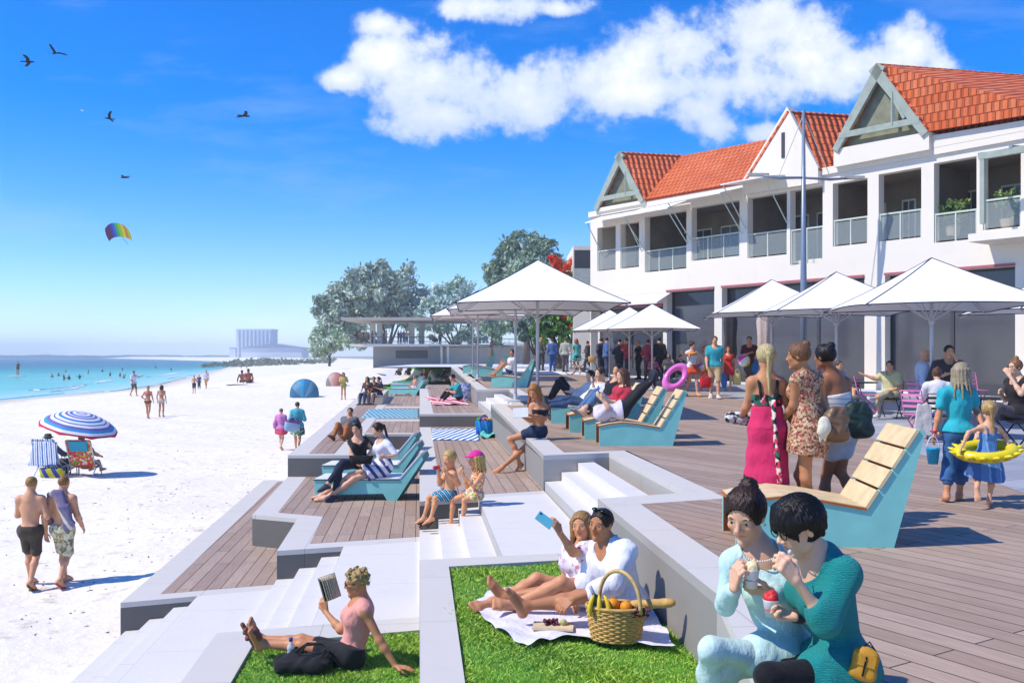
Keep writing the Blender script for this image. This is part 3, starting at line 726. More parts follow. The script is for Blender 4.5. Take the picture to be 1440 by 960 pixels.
def planks(name, c1, c2, rot, w=.2, L=2.6, gap=.006):
    n = NT(name); vec = n.coords(rotz=rot)
    br = n.new('TexBrick'); br.offset = .37; br.offset_frequency = 2; br.squash = 1
    n.link(vec, br.inputs['Vector']); br.inputs['Scale'].default_value = 1; br.inputs['Mortar Size'].default_value = gap; br.inputs['Mortar Smooth'].default_value = .3; br.inputs['Bias'].default_value = 0
    br.inputs['Brick Width'].default_value = L; br.inputs['Row Height'].default_value = w
    br.inputs['Color1'].default_value = (0, 0, 0, 1); br.inputs['Color2'].default_value = (1, 1, 1, 1); br.inputs['Mortar'].default_value = (.5, .5, .5, 1)
    g = n.new('Mapping'); g.inputs['Scale'].default_value = (.9, 14, 1); n.link(vec, g.inputs['Vector'])
    gr = n.noise(g.outputs[0], 3.2, 6, .62); gr.inputs['Distortion'].default_value = .6
    sm = n.noise(n.coords(), .6, 4)
    a, b = A(c1, .8), A(c2, .8)
    col = n.mix(br.outputs['Color'], a, b)
    col = n.mix(n.ramp(gr.outputs[0], [(.3, (0, 0, 0)), (.72, (1, 1, 1))]), n.mix(1.0, col, (.72, .68, .66), 'MULTIPLY'), col)
    col = n.mix(n.math('MULTIPLY', n.ramp(sm.outputs[0], [(.4, (0, 0, 0)), (.7, (1, 1, 1))]), .35), col, n.mix(1.0, col, (1.25, 1.22, 1.2), 'MULTIPLY'))
    col = n.mix(br.outputs['Fac'], col, (.03, .025, .022))
    n.set(Base_Color=col, Roughness=.62)
    n.bump(n.math('SUBTRACT', n.math('MULTIPLY', gr.outputs[0], .25), br.outputs['Fac']), .5, .006); return n.m
# object X runs along the boards
DECK_SEA = planks('grey_brown_timber', '#b79d88', '#cbb39d', -(math.pi / 2 + math.atan(.1)))
DECK_PROM = planks('weathered_timber', '#b59d88', '#cbb39e', -(math.pi / 2 + math.atan(.62)), .2, 3.2)
def pavers():
    n = NT('grey_stone_pavers'); vec = n.coords(rotz=-.5)
    br = n.new('TexBrick'); n.link(vec, br.inputs['Vector']); br.inputs['Scale'].default_value = 1; br.inputs['Mortar Size'].default_value = .008
    br.inputs['Brick Width'].default_value = 1.2; br.inputs['Row Height'].default_value = .6
    br.inputs['Color1'].default_value = (*A('#a7aab2'), 1); br.inputs['Color2'].default_value = (*A('#c3c6cd'), 1); br.inputs['Mortar'].default_value = (*A('#74767c'), 1)
    t = n.noise(n.coords(), .5, 5); col = n.mix(n.ramp(t.outputs[0], [(.35, (0, 0, 0)), (.68, (1, 1, 1))]), n.mix(1.0, br.outputs['Color'], (.85, .86, .88), 'MULTIPLY'), br.outputs['Color'])
    n.set(Base_Color=col, Roughness=.6); n.bump(n.math('MULTIPLY', br.outputs['Fac'], -1.0), .4, .005); return n.m
PAVE = pavers()
def sandm():
    n = NT('white_sand'); vec = n.coords()
    t = n.noise(vec, .12, 5); t2 = n.noise(vec, 2.6, 5, .6); t3 = n.noise(vec, 1.05, 3, .5)
    vc = n.new('VertexColor'); vc.layer_name = 'wet'
    b = n.mix(t.outputs[0], A('#f3e8d3', .86), A('#fcf6ea', .88))
    b = n.mix(n.ramp(t2.outputs[0], [(.58, (0, 0, 0)), (.72, (1, 1, 1))]), b, A('#d3c7b0', .85))
    sp = n.new('SeparateColor'); n.link(vc.outputs['Color'], sp.inputs[0])
    b = n.mix(sp.outputs[0], b, A('#c9b795', .8)); b = n.mix(sp.outputs[1], b, n.mix(t2.outputs[0], A('#7d8560', .7), A('#b3a983', .75)))
    n.set(Base_Color=b, Roughness=.9)
    n.bump(n.math('ADD', n.math('MULTIPLY', t2.outputs[0], .8), t3.outputs[0]), .55, .12); return n.m
def waterm():
    n = NT('sea_water'); vc = n.new('VertexColor'); vc.layer_name = 'depth'
    sp = n.new('SeparateColor'); n.link(vc.outputs['Color'], sp.inputs[0])
    vec = n.coords((1, .35, 1)); t = n.noise(vec, .18, 6, .6); t2 = n.noise(n.coords((.5, 1, 1)), .9, 5, .6)
    dd = n.math('ADD', sp.outputs[0], n.math('MULTIPLY', n.math('SUBTRACT', t.outputs[0], .5), .22))
    col = n.ramp(dd, [(0, A('#cdf0e2', .8)), (.16, A('#86d8c4', .8)), (.36, A('#3fae9c', .75)), (.6, A('#1f8683', .7)), (1, A('#175a68', .65))])
    n.set(Base_Color=col, Roughness=.3); n.bump(t2.outputs[0], .35, .15); n.b.inputs['Specular IOR Level'].default_value = .12; return n.m

# ---------------------------------------------------------------- beach, sea, far shore
SH = sorted([(0, -30), (40, -38), (85.6, -47.4), (98, -46.8), (120, -48), (180, -63), (337, -104), (600, -178), (900, -330), (3000, -1500)])
SHy, SHx = [a for a, b in SH], [b for a, b in SH]
def shore(Y): return np.interp(Y, SHy, SHx)
def smooth(a, b, x): t = np.clip((x - a) / (b - a), 0, 1); return t * t * (3 - 2 * t)
WZ = -2.45
def sand_z(X, Y):
    d = X - shore(Y)
    z = np.where(d > 0, WZ + np.minimum(.3, d * .02), WZ + np.maximum(d, -60) * .05)
    z = z + smooth(60, 135, Y) * smooth(-45, -18, X) * 2.2 + smooth(150, 420, Y) * smooth(0, 60, d) * 2.2
    return z
def sheet(name, xs, ys, zf, m, attr=None, kind='structure'):
    X, Y = np.meshgrid(xs, ys); X = X if xs.ndim == 1 else X
    return None
def fan(name, us, ys, zf, m, colf=None, layer='wet'):
    """ground grid whose columns spread with distance"""
    U, Y = np.meshgrid(us, ys); X = U * np.maximum(Y, 6); Z = zf(X, Y)
    P = np.stack([X, Y, Z], -1).reshape(-1, 3); h, w = U.shape
    i = np.arange((h - 1) * (w - 1)); r, c = i // (w - 1), i % (w - 1); a = r * w + c
    Q = np.stack([a, a + 1, a + w + 1, a + w], 1)
    me = npmesh(name, P, Q, m, (0, 0, 0))
    if colf is not None:
        ca = me.color_attributes.new(layer, 'FLOAT_COLOR', 'POINT'); ca.data.foreach_set('color', colf(X, Y).astype(np.float32).ravel())
    return tag(link(name, me), None, kind='structure')
us = np.linspace(-1.0, .75, 150); ys = np.concatenate([np.linspace(-6, 60, 90), np.geomspace(61, 2900, 120)])
LUMP = [(RNG.uniform(-.7, .3) , RNG.uniform(8, 60), RNG.uniform(.15, .4)) for _ in range(160)]
def sz(X, Y):
    z = sand_z(X, Y)
    for k, (a, b, c) in enumerate(((.9, 1.3, .03), (1.7, -.8, .02), (.31, .5, .04))): z = z + c * np.sin(a * X + b * Y + 2 * np.sin(.3 * X + k)) * (X > shore(Y) + 3) * (Y < 150)
    return z
def wet(X, Y):
    d = X - shore(Y); o = np.zeros(X.shape + (4,)); o[..., 3] = 1
    o[..., 0] = np.clip(1 - np.abs(d - .5) / 3.5, 0, 1) * .75
    o[..., 1] = smooth(60, 75, d) * smooth(220, 330, Y)
    return o
fan('sand', us, ys, sz, sandm(), wet)
def wdepth(X, Y):
    d = shore(Y) - X; dm = d + np.maximum(0, Y - 100) * .10; o = np.zeros(X.shape + (4,)); o[..., 3] = 1
    o[..., 0] = np.clip(d / 10, 0, 1) * .12 + np.clip(dm / 150, 0, 1) * .5 + smooth(190, 420, Y) * .42; return o
fan('sea', np.linspace(-1.05, -.05, 120), np.geomspace(20, 2900, 120), lambda X, Y: np.where(X < shore(Y) + 6, WZ + 0 * X, WZ - 3.0), waterm(), wdepth, 'depth')
FOAM = mat('foam', (.95, .97, .97), .8, .06, 3)
def foam(pts, w):
    """a broken line of surf on the water"""
    b = MB(); n = len(pts) - 1; k = 40; X = np.interp(np.linspace(0, n, k), range(n + 1), [p[0] for p in pts]); Y = np.interp(np.linspace(0, n, k), range(n + 1), [p[1] for p in pts])
    top, bot = [], []
    for i in range(k):
        p = onz(X[i], Y[i], WZ + .03); q = w * (math.sin(math.pi * i / (k - 1)) ** .6) * (.6 + .4 * math.sin(i * 1.7) + .3 * math.sin(i * .63 + X[0]))
        q = max(q, .03); top.append(p + V(0, q, .0)); bot.append(p - V(0, q, 0))
    for i in range(k - 1):
        m0, m1 = (top[i] + bot[i]) / 2 + V(0, 0, .07), (top[i + 1] + bot[i + 1]) / 2 + V(0, 0, .07)
        b.quad(bot[i], bot[i + 1], m1, m0); b.quad(m0, m1, top[i + 1], top[i])
    tag(link('foam', b.mesh('foam', FOAM, smooth=True)), 'white surf breaking along the shallow edge of the sea', 'surf', kind='stuff')
for pts, w in ((((-60, 568), (30, 559), (90, 553), (160, 550), (220, 541), (262, 531)), .9), (((55, 548), (85, 545), (120, 541)), 2.6), (((70, 551), (100, 547), (122, 541)), 1.6), (((136, 538), (150, 535), (166, 533)), 3.0), (((205, 530), (232, 527), (262, 521)), 3.2), (((235, 533), (280, 525), (318, 517)), 1.6), (((40, 549), (48, 548), (56, 549)), .7), (((180, 546), (210, 543), (240, 537)), 1.0)):
    foam(pts, w)
# far shore: a low hazy line of wooded land
def ridge(name, u0, u1, d, hz, amp, m, n=160, dep=60):
    vs = []; fs = []
    for i in range(n):
        u = u0 + (u1 - u0) * i / (n - 1); q = math.sin(i * .9) * .4 + math.sin(i * .37 + 1) * .5 + math.sin(i * 2.3) * .35; e = min(1, i / 8, (n - 1 - i) / 8)
        h = max(.3, (hz + amp * q) * e); vs += [(u * d, d, WZ - .5), (u * d, d + dep * .3, WZ + h), (u * (d + dep), d + dep, WZ - .5)]
    for i in range(n - 1): fs += [(i * 3, i * 3 + 3, i * 3 + 4, i * 3 + 1), (i * 3 + 1, i * 3 + 4, i * 3 + 5, i * 3 + 2)]
    b = MB(); b.add(vs, fs); return struct(name, b, m)
ridge('hills', -1.3, -.26, 1500, 5.0, 1.0, mat('wooded_shore', '#2f4f58', .9, .4, .05))
# ---------------------------------------------------------------- air
hb = MB(); hb.box((0, 1450, 14.5), (6400, 3030, 43)); hz = link('haze', hb.mesh('haze', []))
tag(hz, None, kind='stuff')
hm = bpy.data.materials.new('sea_air'); hm.use_nodes = True; t = hm.node_tree; t.nodes.remove(t.nodes['Principled BSDF'])
pv = t.nodes.new('ShaderNodeVolumePrincipled'); pv.inputs['Color'].default_value = (.86, .92, 1, 1); pv.inputs['Density'].default_value = .00055; pv.inputs['Anisotropy'].default_value = .2
t.links.new(pv.outputs[0], t.nodes['Material Output'].inputs['Volume']); hz.data.materials.append(hm)
# ---------------------------------------------------------------- terraces stepping down from the promenade to the sand
def inset(poly, ws):
    """shrink a plan polygon; ws = margin of each edge"""
    n = len(poly); P = [np.array(p[:2], float) for p in poly]
    area = sum(P[i][0] * P[(i + 1) % n][1] - P[(i + 1) % n][0] * P[i][1] for i in range(n)); sg = 1 if area > 0 else -1
    ln = []
    for i in range(n):
        a, b = P[i], P[(i + 1) % n]; d = (b - a) / np.linalg.norm(b - a); nn = np.array([-d[1], d[0]]) * sg
        ln.append((a + nn * ws[i], d))
    out = []
    for i in range(n):
        (p, d), (q, e) = ln[i - 1], ln[i]; den = d[0] * e[1] - d[1] * e[0]
        if abs(den) < 1e-6: out.append(q); continue
        t = ((q - p)[0] * e[1] - (q - p)[1] * e[0]) / den; out.append(p + d * t)
    return out
def terrace(label, poly, z, z0, ws, surf, sname, group=None, base=None, over=.0):
    """concrete platform (kerb and walls) with an inlaid surface"""
    P = [sy(*p)[:2] for p in poly]; c = np.mean(P, 0)
    t = thing('terrace', label, 'terrace', (c[0], c[1], z0), group)
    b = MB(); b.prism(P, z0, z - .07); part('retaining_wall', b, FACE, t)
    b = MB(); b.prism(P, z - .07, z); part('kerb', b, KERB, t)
    q = inset(P, ws); b = MB(); b.prism(q, z - .05, z + .004); part(sname, b, surf, t)
    return t
G = 'timber terraces between promenade and sand'
S_W = 2.12
# upper promenade is the ground sheet below; the middle row of terraces hangs on its wall
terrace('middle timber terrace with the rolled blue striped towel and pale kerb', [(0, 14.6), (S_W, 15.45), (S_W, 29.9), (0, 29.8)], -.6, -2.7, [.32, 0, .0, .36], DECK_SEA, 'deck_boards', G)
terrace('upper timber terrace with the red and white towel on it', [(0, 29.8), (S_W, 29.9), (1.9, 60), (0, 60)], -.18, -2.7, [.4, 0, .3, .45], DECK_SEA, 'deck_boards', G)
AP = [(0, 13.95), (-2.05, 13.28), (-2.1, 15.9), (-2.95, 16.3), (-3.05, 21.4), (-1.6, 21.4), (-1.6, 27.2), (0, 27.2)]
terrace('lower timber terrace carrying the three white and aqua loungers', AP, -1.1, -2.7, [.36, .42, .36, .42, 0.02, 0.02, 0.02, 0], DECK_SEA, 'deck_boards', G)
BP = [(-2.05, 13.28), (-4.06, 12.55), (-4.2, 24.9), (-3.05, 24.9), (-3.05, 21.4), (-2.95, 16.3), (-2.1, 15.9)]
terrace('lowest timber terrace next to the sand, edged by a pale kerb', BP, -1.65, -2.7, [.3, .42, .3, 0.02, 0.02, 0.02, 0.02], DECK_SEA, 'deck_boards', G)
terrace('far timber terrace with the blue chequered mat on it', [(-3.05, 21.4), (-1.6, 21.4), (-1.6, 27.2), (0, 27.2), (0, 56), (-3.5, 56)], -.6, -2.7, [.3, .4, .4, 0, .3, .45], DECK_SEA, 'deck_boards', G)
# inner concrete bands of the far terrace
b = MB()
b.prism([sy(-1.95, 27.6)[:2], sy(-1.6, 27.6)[:2], sy(-1.55, 52)[:2], sy(-1.95, 52)[:2]], -.6, -.59); b.prism([sy(-1.55, 32.4)[:2], sy(0, 32.4)[:2], sy(0, 33.3)[:2], sy(-1.55, 33.3)[:2]], -.6, -.59); b.prism([sy(-1.55, 40.6)[:2], sy(0, 40.6)[:2], sy(0, 41.8)[:2], sy(-1.55, 41.8)[:2]], -.6, -.59)
struct('pavement', b, KERB)
# white landings and stairs
def flight(name, label, boxes):
    t = thing(name, label, 'steps', sy(*boxes[0][0][0], 0)); BASE[t.name][2] = -2.2; t.location[2] = -2.2
    for poly, z in boxes:
        b = MB(); b.prism([sy(*p)[:2] for p in poly], -2.7, z); part('tread', b, STEPM, t)
        q = inset([sy(*p)[:2] for p in poly], [.004] * len(poly))
    return t
def band(s0, s1, y0a, y0b, y1a, y1b): return [(s0, y0a), (s1, y0b), (s1, y1b), (s0, y1a)]
mf = lambda s: 14.6 + .4 * s; mk = lambda s: 10.42 + .22 * s
flight('steps', 'white steps dropping left beside the two seated children', [(band(.95, S_W, mk(.95), mk(S_W), mf(.95), mf(S_W)), -.6), (band(.62, .95, mk(.62), mk(.95), mf(.62), mf(.95)), -.75), (band(.3, .62, mk(.3), mk(.62), mf(.3), mf(.62)), -.9), (band(.0, .3, mk(0), mk(.3), mf(0), mf(.3)), -1.05)])
af = lambda s: 13.95 + .327 * s; ak = lambda s: 9.92 + .28 * s; X = -2.05
flight('steps', 'white steps behind the woman reading a book', [(band(-1.12, 0, ak(-1.12), ak(0), af(-1.12), af(0)), -1.1)] + [(band(-1.12 - .31 * (i + 1), -1.12 - .31 * i, ak(-1.12 - .31 * (i + 1)), ak(-1.12 - .31 * i), af(-1.12 - .31 * (i + 1)), af(-1.12 - .31 * i)), -1.1 - .1375 * (i + 1)) for i in range(3)])
bf = lambda s: 13.28 + .363 * (s + 2.05)
flight('steps', 'white steps leading down onto the sand, nearest the shore', [(band(-3.1, -2.05, 2, 2, bf(-3.1), bf(-2.05)), -1.65)] + [(band(-3.1 - .3 * (i + 1), -3.1 - .3 * i, 2, 2, bf(-3.1 - .3 * (i + 1)), bf(-3.1 - .3 * i)), -1.65 - .13 * (i + 1)) for i in range(3)])
# lawns framed by kerbs
def frame_wall(label, outer, inner, z, z0, base):
    b = MB(); n = len(outer); O = [sy(*p)[:2] for p in outer]; I = [sy(*p)[:2] for p in inner]
    for i in range(n - 1):
        j = i + 1
        b.prism([O[i], O[j], I[j], I[i]], z0, z)
    return solo('kerb', b, KERB, label, 'kerb', base)
frame_wall('pale concrete kerb round the picnic lawn', [(0, 2), (0, 10.42), (S_W, 10.886)], [(.32, 2), (.32, 10.1), (S_W, 10.55)], -.6, -2.7, sy(0, 8, -2.7))
frame_wall('pale concrete kerb round the lawn of the reading woman', [(-2.05, 2), (-2.05, 9.35), (0, 9.92)], [(-1.62, 2), (-1.62, 8.98), (0, 9.45)], -1.1, -2.7, sy(-1, 8, -2.7))
LAWN = mat('lawn_earth', '#5f9a30', .95, .35, 9, .5, 60)
L1 = [(.32, 2), (S_W, 2), (S_W, 10.5), (.32, 10.08)]; L2 = [(-1.62, 2), (0, 2), (0, 9.45), (-1.62, 8.98)]
b = MB(); b.prism([sy(*p)[:2] for p in L1], -2.6, -.635); b.prism([sy(*p)[:2] for p in L2], -2.6, -1.135); struct('lawn', b, LAWN)
def grass(poly, z, y0, n, h, name, label, seed):
    r = np.random.default_rng(seed); s0 = min(p[0] for p in poly); s1 = max(p[0] for p in poly); y1 = max(p[1] for p in poly)
    s = r.uniform(s0, s1, n); y = y0 + (y1 - y0) * r.uniform(0, 1, n)
    lim = np.interp(s, [poly[3][0], poly[2][0]], [poly[3][1], poly[2][1]]) if poly[3][0] < poly[2][0] else y1
    k = y < lim; s, y = s[k], y[k]; n = len(s)
    P0 = np.stack([-.1 * y + s, y, np.full(n, z)], 1); a = r.uniform(0, 6.28, n); hh = h * r.uniform(.5, 1.2, n) * (.8 + .3 * np.sin(s * 5 + y * 3)); w = .0045 * y / 8
    d = np.stack([np.cos(a), np.sin(a), 0 * a], 1); ln = np.stack([r.normal(0, .5, n), r.normal(0, .5, n), np.ones(n)], 1) * hh[:, None]
    P = np.stack([P0 - d * w[:, None], P0 + d * w[:, None], P0 + ln * .6 + d * w[:, None] * .5, P0 + ln * [1.4, 1.4, 1]], 1).reshape(-1, 3)
    Q = np.arange(4 * n).reshape(-1, 4)
    m = NT(name); vc = m.new('VertexColor'); vc.layer_name = 'tone'; sp = m.new('SeparateColor'); m.link(vc.outputs['Color'], sp.inputs[0])
    ns = m.noise(m.coords(), 1.6, 4)
    c = m.mix(sp.outputs[0], A('#68a42c', .92), A('#c2e068', .92)); c = m.mix(m.ramp(ns.outputs[0], [(.4, (0, 0, 0)), (.65, (1, 1, 1))]), c, m.mix(1., c, (1.2, 1.08, .8), 'MULTIPLY'))
    m.set(Base_Color=c, Roughness=.55); m.b.inputs['Subsurface Weight'].default_value = 0
    me = npmesh(name, P, Q, m.m, (0, 0, 0)); t = np.repeat(r.uniform(0, 1, n), 4); o = np.stack([t, t, t, np.ones(4 * n)], 1)
    ca = me.color_attributes.new('tone', 'FLOAT_COLOR', 'POINT'); ca.data.foreach_set('color', o.astype(np.float32).ravel())
    return tag(link('grass', me), label, 'grass', kind='stuff')
grass(L1, -.64, 5.2, 70000, .042, 'picnic_grass', 'mown green grass of the picnic lawn', 3)
grass(L2, -1.14, 5.6, 60000, .042, 'reader_grass', 'mown green grass under the woman reading', 4)

# ---------------------------------------------------------------- promenade
# stairs cut into its sea wall between depths 11.1-15.8 and 27.5-34
def wall_strip(s0, s1, y0, y1, n=6):
    ys_ = np.linspace(y0, y1, n); return [sy(s0, y)[:2] for y in ys_] + [sy(s1, y)[:2] for y in ys_[::-1]], [zg(y) for y in ys_] + [zg(y) for y in ys_[::-1]]
NEAR = at(1075, 980, 4.6); s_near = NEAR[0] + .46     # the wall swings in under the two women at the near end
b = MB(); kc = MB()
def kerbw(poly, z1=None):
    b.prism([sy(*p)[:2] for p in poly], -2.7, [zg(p[1]) - .08 for p in poly]); kc.prism([sy(*p)[:2] for p in poly], -.08 + min(zg(p[1]) for p in poly), [zg(p[1]) for p in poly])
kerbw([(s_near - .35, 2), (s_near + .25, 2), (s_near + .3, 4.6), (S_W + .42, 6.6), (S_W + .42, 10.6), (S_W, 11.0), (S_W, 6.6), (s_near, 4.6)])
kerbw([(S_W, 11.0), (S_W + .42, 10.6), (S_W + 1.55, 11.05), (S_W + 1.2, 11.5)])
kerbw([(S_W + 1.2, 11.5), (S_W + 1.55, 11.05), (S_W + 1.6, 16.6), (S_W + 1.2, 16.2)])
kerbw([(S_W + 1.2, 16.2), (S_W + 1.6, 16.6), (S_W + .42, 16.25), (S_W, 15.8)])
kerbw([(S_W, 15.8), (S_W + .42, 16.25), (S_W + .42, 27), (S_W, 27.5)])
kerbw([(S_W, 27.5), (S_W + .42, 27), (S_W + 1.6, 27.0), (S_W + 1.2, 27.5)])
kerbw([(S_W + 1.2, 27.5), (S_W + 1.6, 27.0), (S_W + 1.6, 34.6), (S_W + 1.2, 34.1)])
kerbw([(S_W + 1.2, 34.1), (S_W + 1.6, 34.6), (S_W + .42, 34.5), (S_W, 34)])
kerbw([(S_W, 34), (S_W + .42, 34.5), (S_W + .42, 62), (S_W, 62)])
swl = thing('sea_wall', 'pale concrete promenade wall with two stair recesses', 'wall', sy(S_W, 9, -2.7)); part('wall_face', b, WALLC, swl); part('kerb', kc, KERB, swl)
flight('steps', 'white steps climbing to the promenade behind the picnic couple', [(band(S_W + .02 + .3 * i, S_W + .3 * (i + 1) + (.02 if i < 3 else -.02), 11.02 + .13 * i, 11.15 + .13 * i, 15.78 + .1 * i, 15.9 + .1 * i), -.6 + .15 * (i + 1)) for i in range(3)])
flight('steps', 'white steps up to the promenade next to the red and white towel', [(band(S_W + .02 + .3 * i, S_W + .3 * (i + 1) + .02, 27.52, 27.52, 33.98, 33.98), -.1 + .13 * (i + 1)) for i in range(3)])
# ground sheet of the promenade: timber near the sea, stone beyond
def gsheet(name, edge, m, dz, ya, yb, n=40):
    b = MB(); vs = []; fs = []; ysq = np.linspace(ya, yb, n)
    for y in ysq:
        l, r = edge(y)
        for q in range(9): vs.append((l + (r - l) * q / 8, y, zg(y) + dz))
    for i in range(n - 1):
        for q in range(8): a = i * 9 + q; fs.append((a, a + 1, a + 10, a + 9))
    b.add(vs, fs); return struct(name, b, m)
def inner(y):
    if y < 6.6: s = np.interp(y, [2, 4.6, 6.6], [s_near + .25, s_near + .3, S_W + .42])
    elif y < 10.6: s = S_W + .42
    elif y <= 16.6: s = S_W + 1.56
    elif y < 27: s = S_W + .42
    elif y < 34.6: s = S_W + 1.6
    else: s = S_W + .42
    return s - .1 * y - .004
b = MB(); ysq = [1.0, 2, 4.6, 6.6, 10.59, 10.61, 11.05, 16.59, 16.61, 18, 22, 26.99, 27.01, 30, 34.59, 34.61, 40, 46, 52, 62]
for a_, c_ in zip(ysq, ysq[1:]):
    l0, l1 = inner(a_ + 1e-3), inner(c_ - 1e-3)
    if 10.6 < a_ < 11.05: l0 = S_W + .42 - 1.06; 
    b.quad((l0, a_, zg(a_)), (14 + .4 * a_, a_, zg(a_)), (14 + .4 * c_, c_, zg(c_)), (l1, c_, zg(c_)))
# fillers beside the slanting recess ends
b.prism([sy(S_W + .42, 10.6)[:2], sy(S_W + 1.56, 10.6)[:2], sy(S_W + 1.56, 11.06)[:2]], -.3, -.0005)
b.prism([sy(S_W + .42, 16.25)[:2], sy(S_W + 1.6, 16.6)[:2], sy(S_W + .42, 16.62)[:2]], -.3, -.0005)
struct('promenade_deck', b, DECK_PROM)
PB = [ong(*p) for p in ((1560, 745), (1440, 694), (1300, 640), (1180, 600), (1060, 566), (960, 546), (860, 530), (790, 522), (740, 519))]
pby = [p[1] for p in PB]; pbx = [p[0] for p in PB]
o = np.argsort(pby); pby = np.array(pby)[o]; pbx = np.array(pbx)[o]
gsheet('stone_pavement', lambda y: (float(np.interp(y, pby, pbx)), 24 + .5 * y), PAVE, .004, float(pby[0]), 62, 80)
b = MB(); b.quad((-9, 62, zg(62)), (60, 62, zg(62)), (90, 135, zg(62) - .1), (-14, 135, zg(62) - .5)); struct('forecourt', b, mat('pale_paving', '#e9e9ea', .8, .06, .8))
WP = [ong(690, 521), ong(800, 523), ong(905, 527), ong(975, 531), ong(1100, 545), ong(1250, 562), ong(1440, 592)]

# lawn and white curved path between the far terraces and the lookout
def strip(name, L, Rr, m, n=24):
    b = MB(); vs = []; t = np.linspace(0, 1, n); f = lambda P: [np.interp(t, np.linspace(0, 1, len(P)), [p[i] for p in P]) for i in range(3)]
    l, r_ = f(L), f(Rr)
    for i in range(n):
        for k in range(5): vs.append(tuple(l[a][i] + (r_[a][i] - l[a][i]) * k / 4 for a in range(3)))
    b.add(vs, [(i * 5 + k, i * 5 + k + 1, i * 5 + k + 6, i * 5 + k + 5) for i in range(n - 1) for k in range(4)]); return struct(name, b, m)
strip('lawn', [at(545, 540, 73), at(600, 524, 100), at(575, 516.5, 124)], [at(660, 533, 66), at(650, 522, 92), at(650, 516, 124)], mat('lawn_green', '#6fae2e', .9, .3, 1.5, .3, 8))
strip('path', [at(500, 541, 73), at(545, 527, 104), at(505, 521, 126)], [at(560, 540, 72.5), at(604, 524.2, 99), at(580, 517, 123.5)], STEPM)
b = MB(); b.prism([at(548, 0, 70)[:2], at(700, 0, 62)[:2], at(720, 0, 128)[:2], at(500, 0, 128)[:2]], -3, -.75); struct('ground', b, LAWN)
# ---------------------------------------------------------------- the café building
PF, PN = at(832, 500, 46.4)[:2], at(1440, 500, 29.6)[:2]
FE = unit(PN - PF); FN = np.array([FE[1], -FE[0]]); FN = FN if FN[1] < 0 else -FN      # along the front, and outwards
E3 = V(FE[0], FE[1], 0); N3 = V(FN[0], FN[1], 0); FAX = (E3, N3, V(0, 0, 1))
def fac(px, py, out=0.):
    r = at(px, py, 1.) - V(0, 0, CAMZ); p0 = V(*PF, 0) + N3 * out
    k = ((p0 - V(0, 0, CAMZ)) @ N3) / (r @ N3); p = V(0, 0, CAMZ) + r * k
    return float((p - p0) @ E3), float(p[2])
def z5(x, y, out=0.): return fac(800 + x / 2.25, 80 + y / 2.25, out)
def fp(t, out, z): return V(*PF, 0) + E3 * t + N3 * out + V(0, 0, z)
def fbox(b, t0, t1, o0, o1, z0, z1): b.box(fp((t0 + t1) / 2, (o0 + o1) / 2, (z0 + z1) / 2), (t1 - t0, abs(o1 - o0), z1 - z0), FAX)
RENDER_ = concrete('#f4ead9', 'white_render', .04)
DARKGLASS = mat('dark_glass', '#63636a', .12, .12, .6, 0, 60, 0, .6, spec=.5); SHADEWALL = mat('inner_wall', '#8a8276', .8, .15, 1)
GREEN = mat('grey_green_timber', '#a9b3a4', .6, .12, 4); RAILM = mat('pale_green_rail', '#cfdacb', .5, .05)
def tiles():
    n = NT('terracotta_tiles'); vec = n.coords(kind='Generated')
    ge = n.new('UVMap'); ge.uv_map = 'tile'
    br = n.new('TexBrick'); n.link(ge.outputs[0], br.inputs['Vector']); br.offset = .5; br.inputs['Scale'].default_value = 1; br.inputs['Brick Width'].default_value = .26; br.inputs['Row Height'].default_value = .32
    br.inputs['Mortar Size'].default_value = .02; br.inputs['Mortar Smooth'].default_value = .6
    br.inputs['Color1'].default_value = (*A('#ee763e', .85), 1); br.inputs['Color2'].default_value = (*A('#f58a58', .85), 1); br.inputs['Mortar'].default_value = (*A('#c04f2a', .75), 1)
    w = n.new('TexWave', wave_type='BANDS', bands_direction='X'); w.inputs['Scale'].default_value = 1.21; n.link(ge.outputs[0], w.inputs['Vector'])
    ns = n.noise(n.coords(), .8, 4); c = n.mix(n.ramp(ns.outputs[0], [(.35, (0, 0, 0)), (.7, (1, 1, 1))]), n.mix(1., br.outputs['Color'], (.82, .78, .76), 'MULTIPLY'), br.outputs['Color'])
    n.set(Base_Color=c, Roughness=.7); n.bump(n.math('SUBTRACT', w.outputs['Fac'], br.outputs['Fac']), 1.0, .06); return n.m
TILE = tiles()
def roofplane(name, corners, parent, thick=.12, label=None):
    """corners: eave0, eave1, ridge1, ridge0"""
    e0, e1, r1, r0 = [np.asarray(c, float) for c in corners]; n = unit(np.cross(e1 - e0, r0 - e0)); n = n if n[2] > 0 else -n
    b = MB(); b.add([e0, e1, r1, r0] + [p - n * thick for p in (e0, e1, r1, r0)], [(0, 1, 2, 3), (7, 6, 5, 4), (0, 4, 5, 1), (1, 5, 6, 2), (2, 6, 7, 3), (3, 7, 4, 0)])
    o = part(name, b, TILE, parent, label=label); me = o.data; uv = me.uv_layers.new(name='tile'); u = unit(e1 - e0); w = unit(np.cross(n, u))
    base = BASE[parent.name]
    for lp in me.loops:
        p = np.array(me.vertices[lp.vertex_index].co) + base - e0; uv.data[lp.index].uv = (p @ u, p @ w)
    return o
bl = thing('cafe_building', 'long white two-storey beach café with orange tiled gable roofs', 'building', fp(12, -4, 0))
TE, ZE, ZS, ZT, ZG = 27.0, 8.85, 5.85, 8.25, 4.6
up = []   # upper openings: t0, t1, sill, head
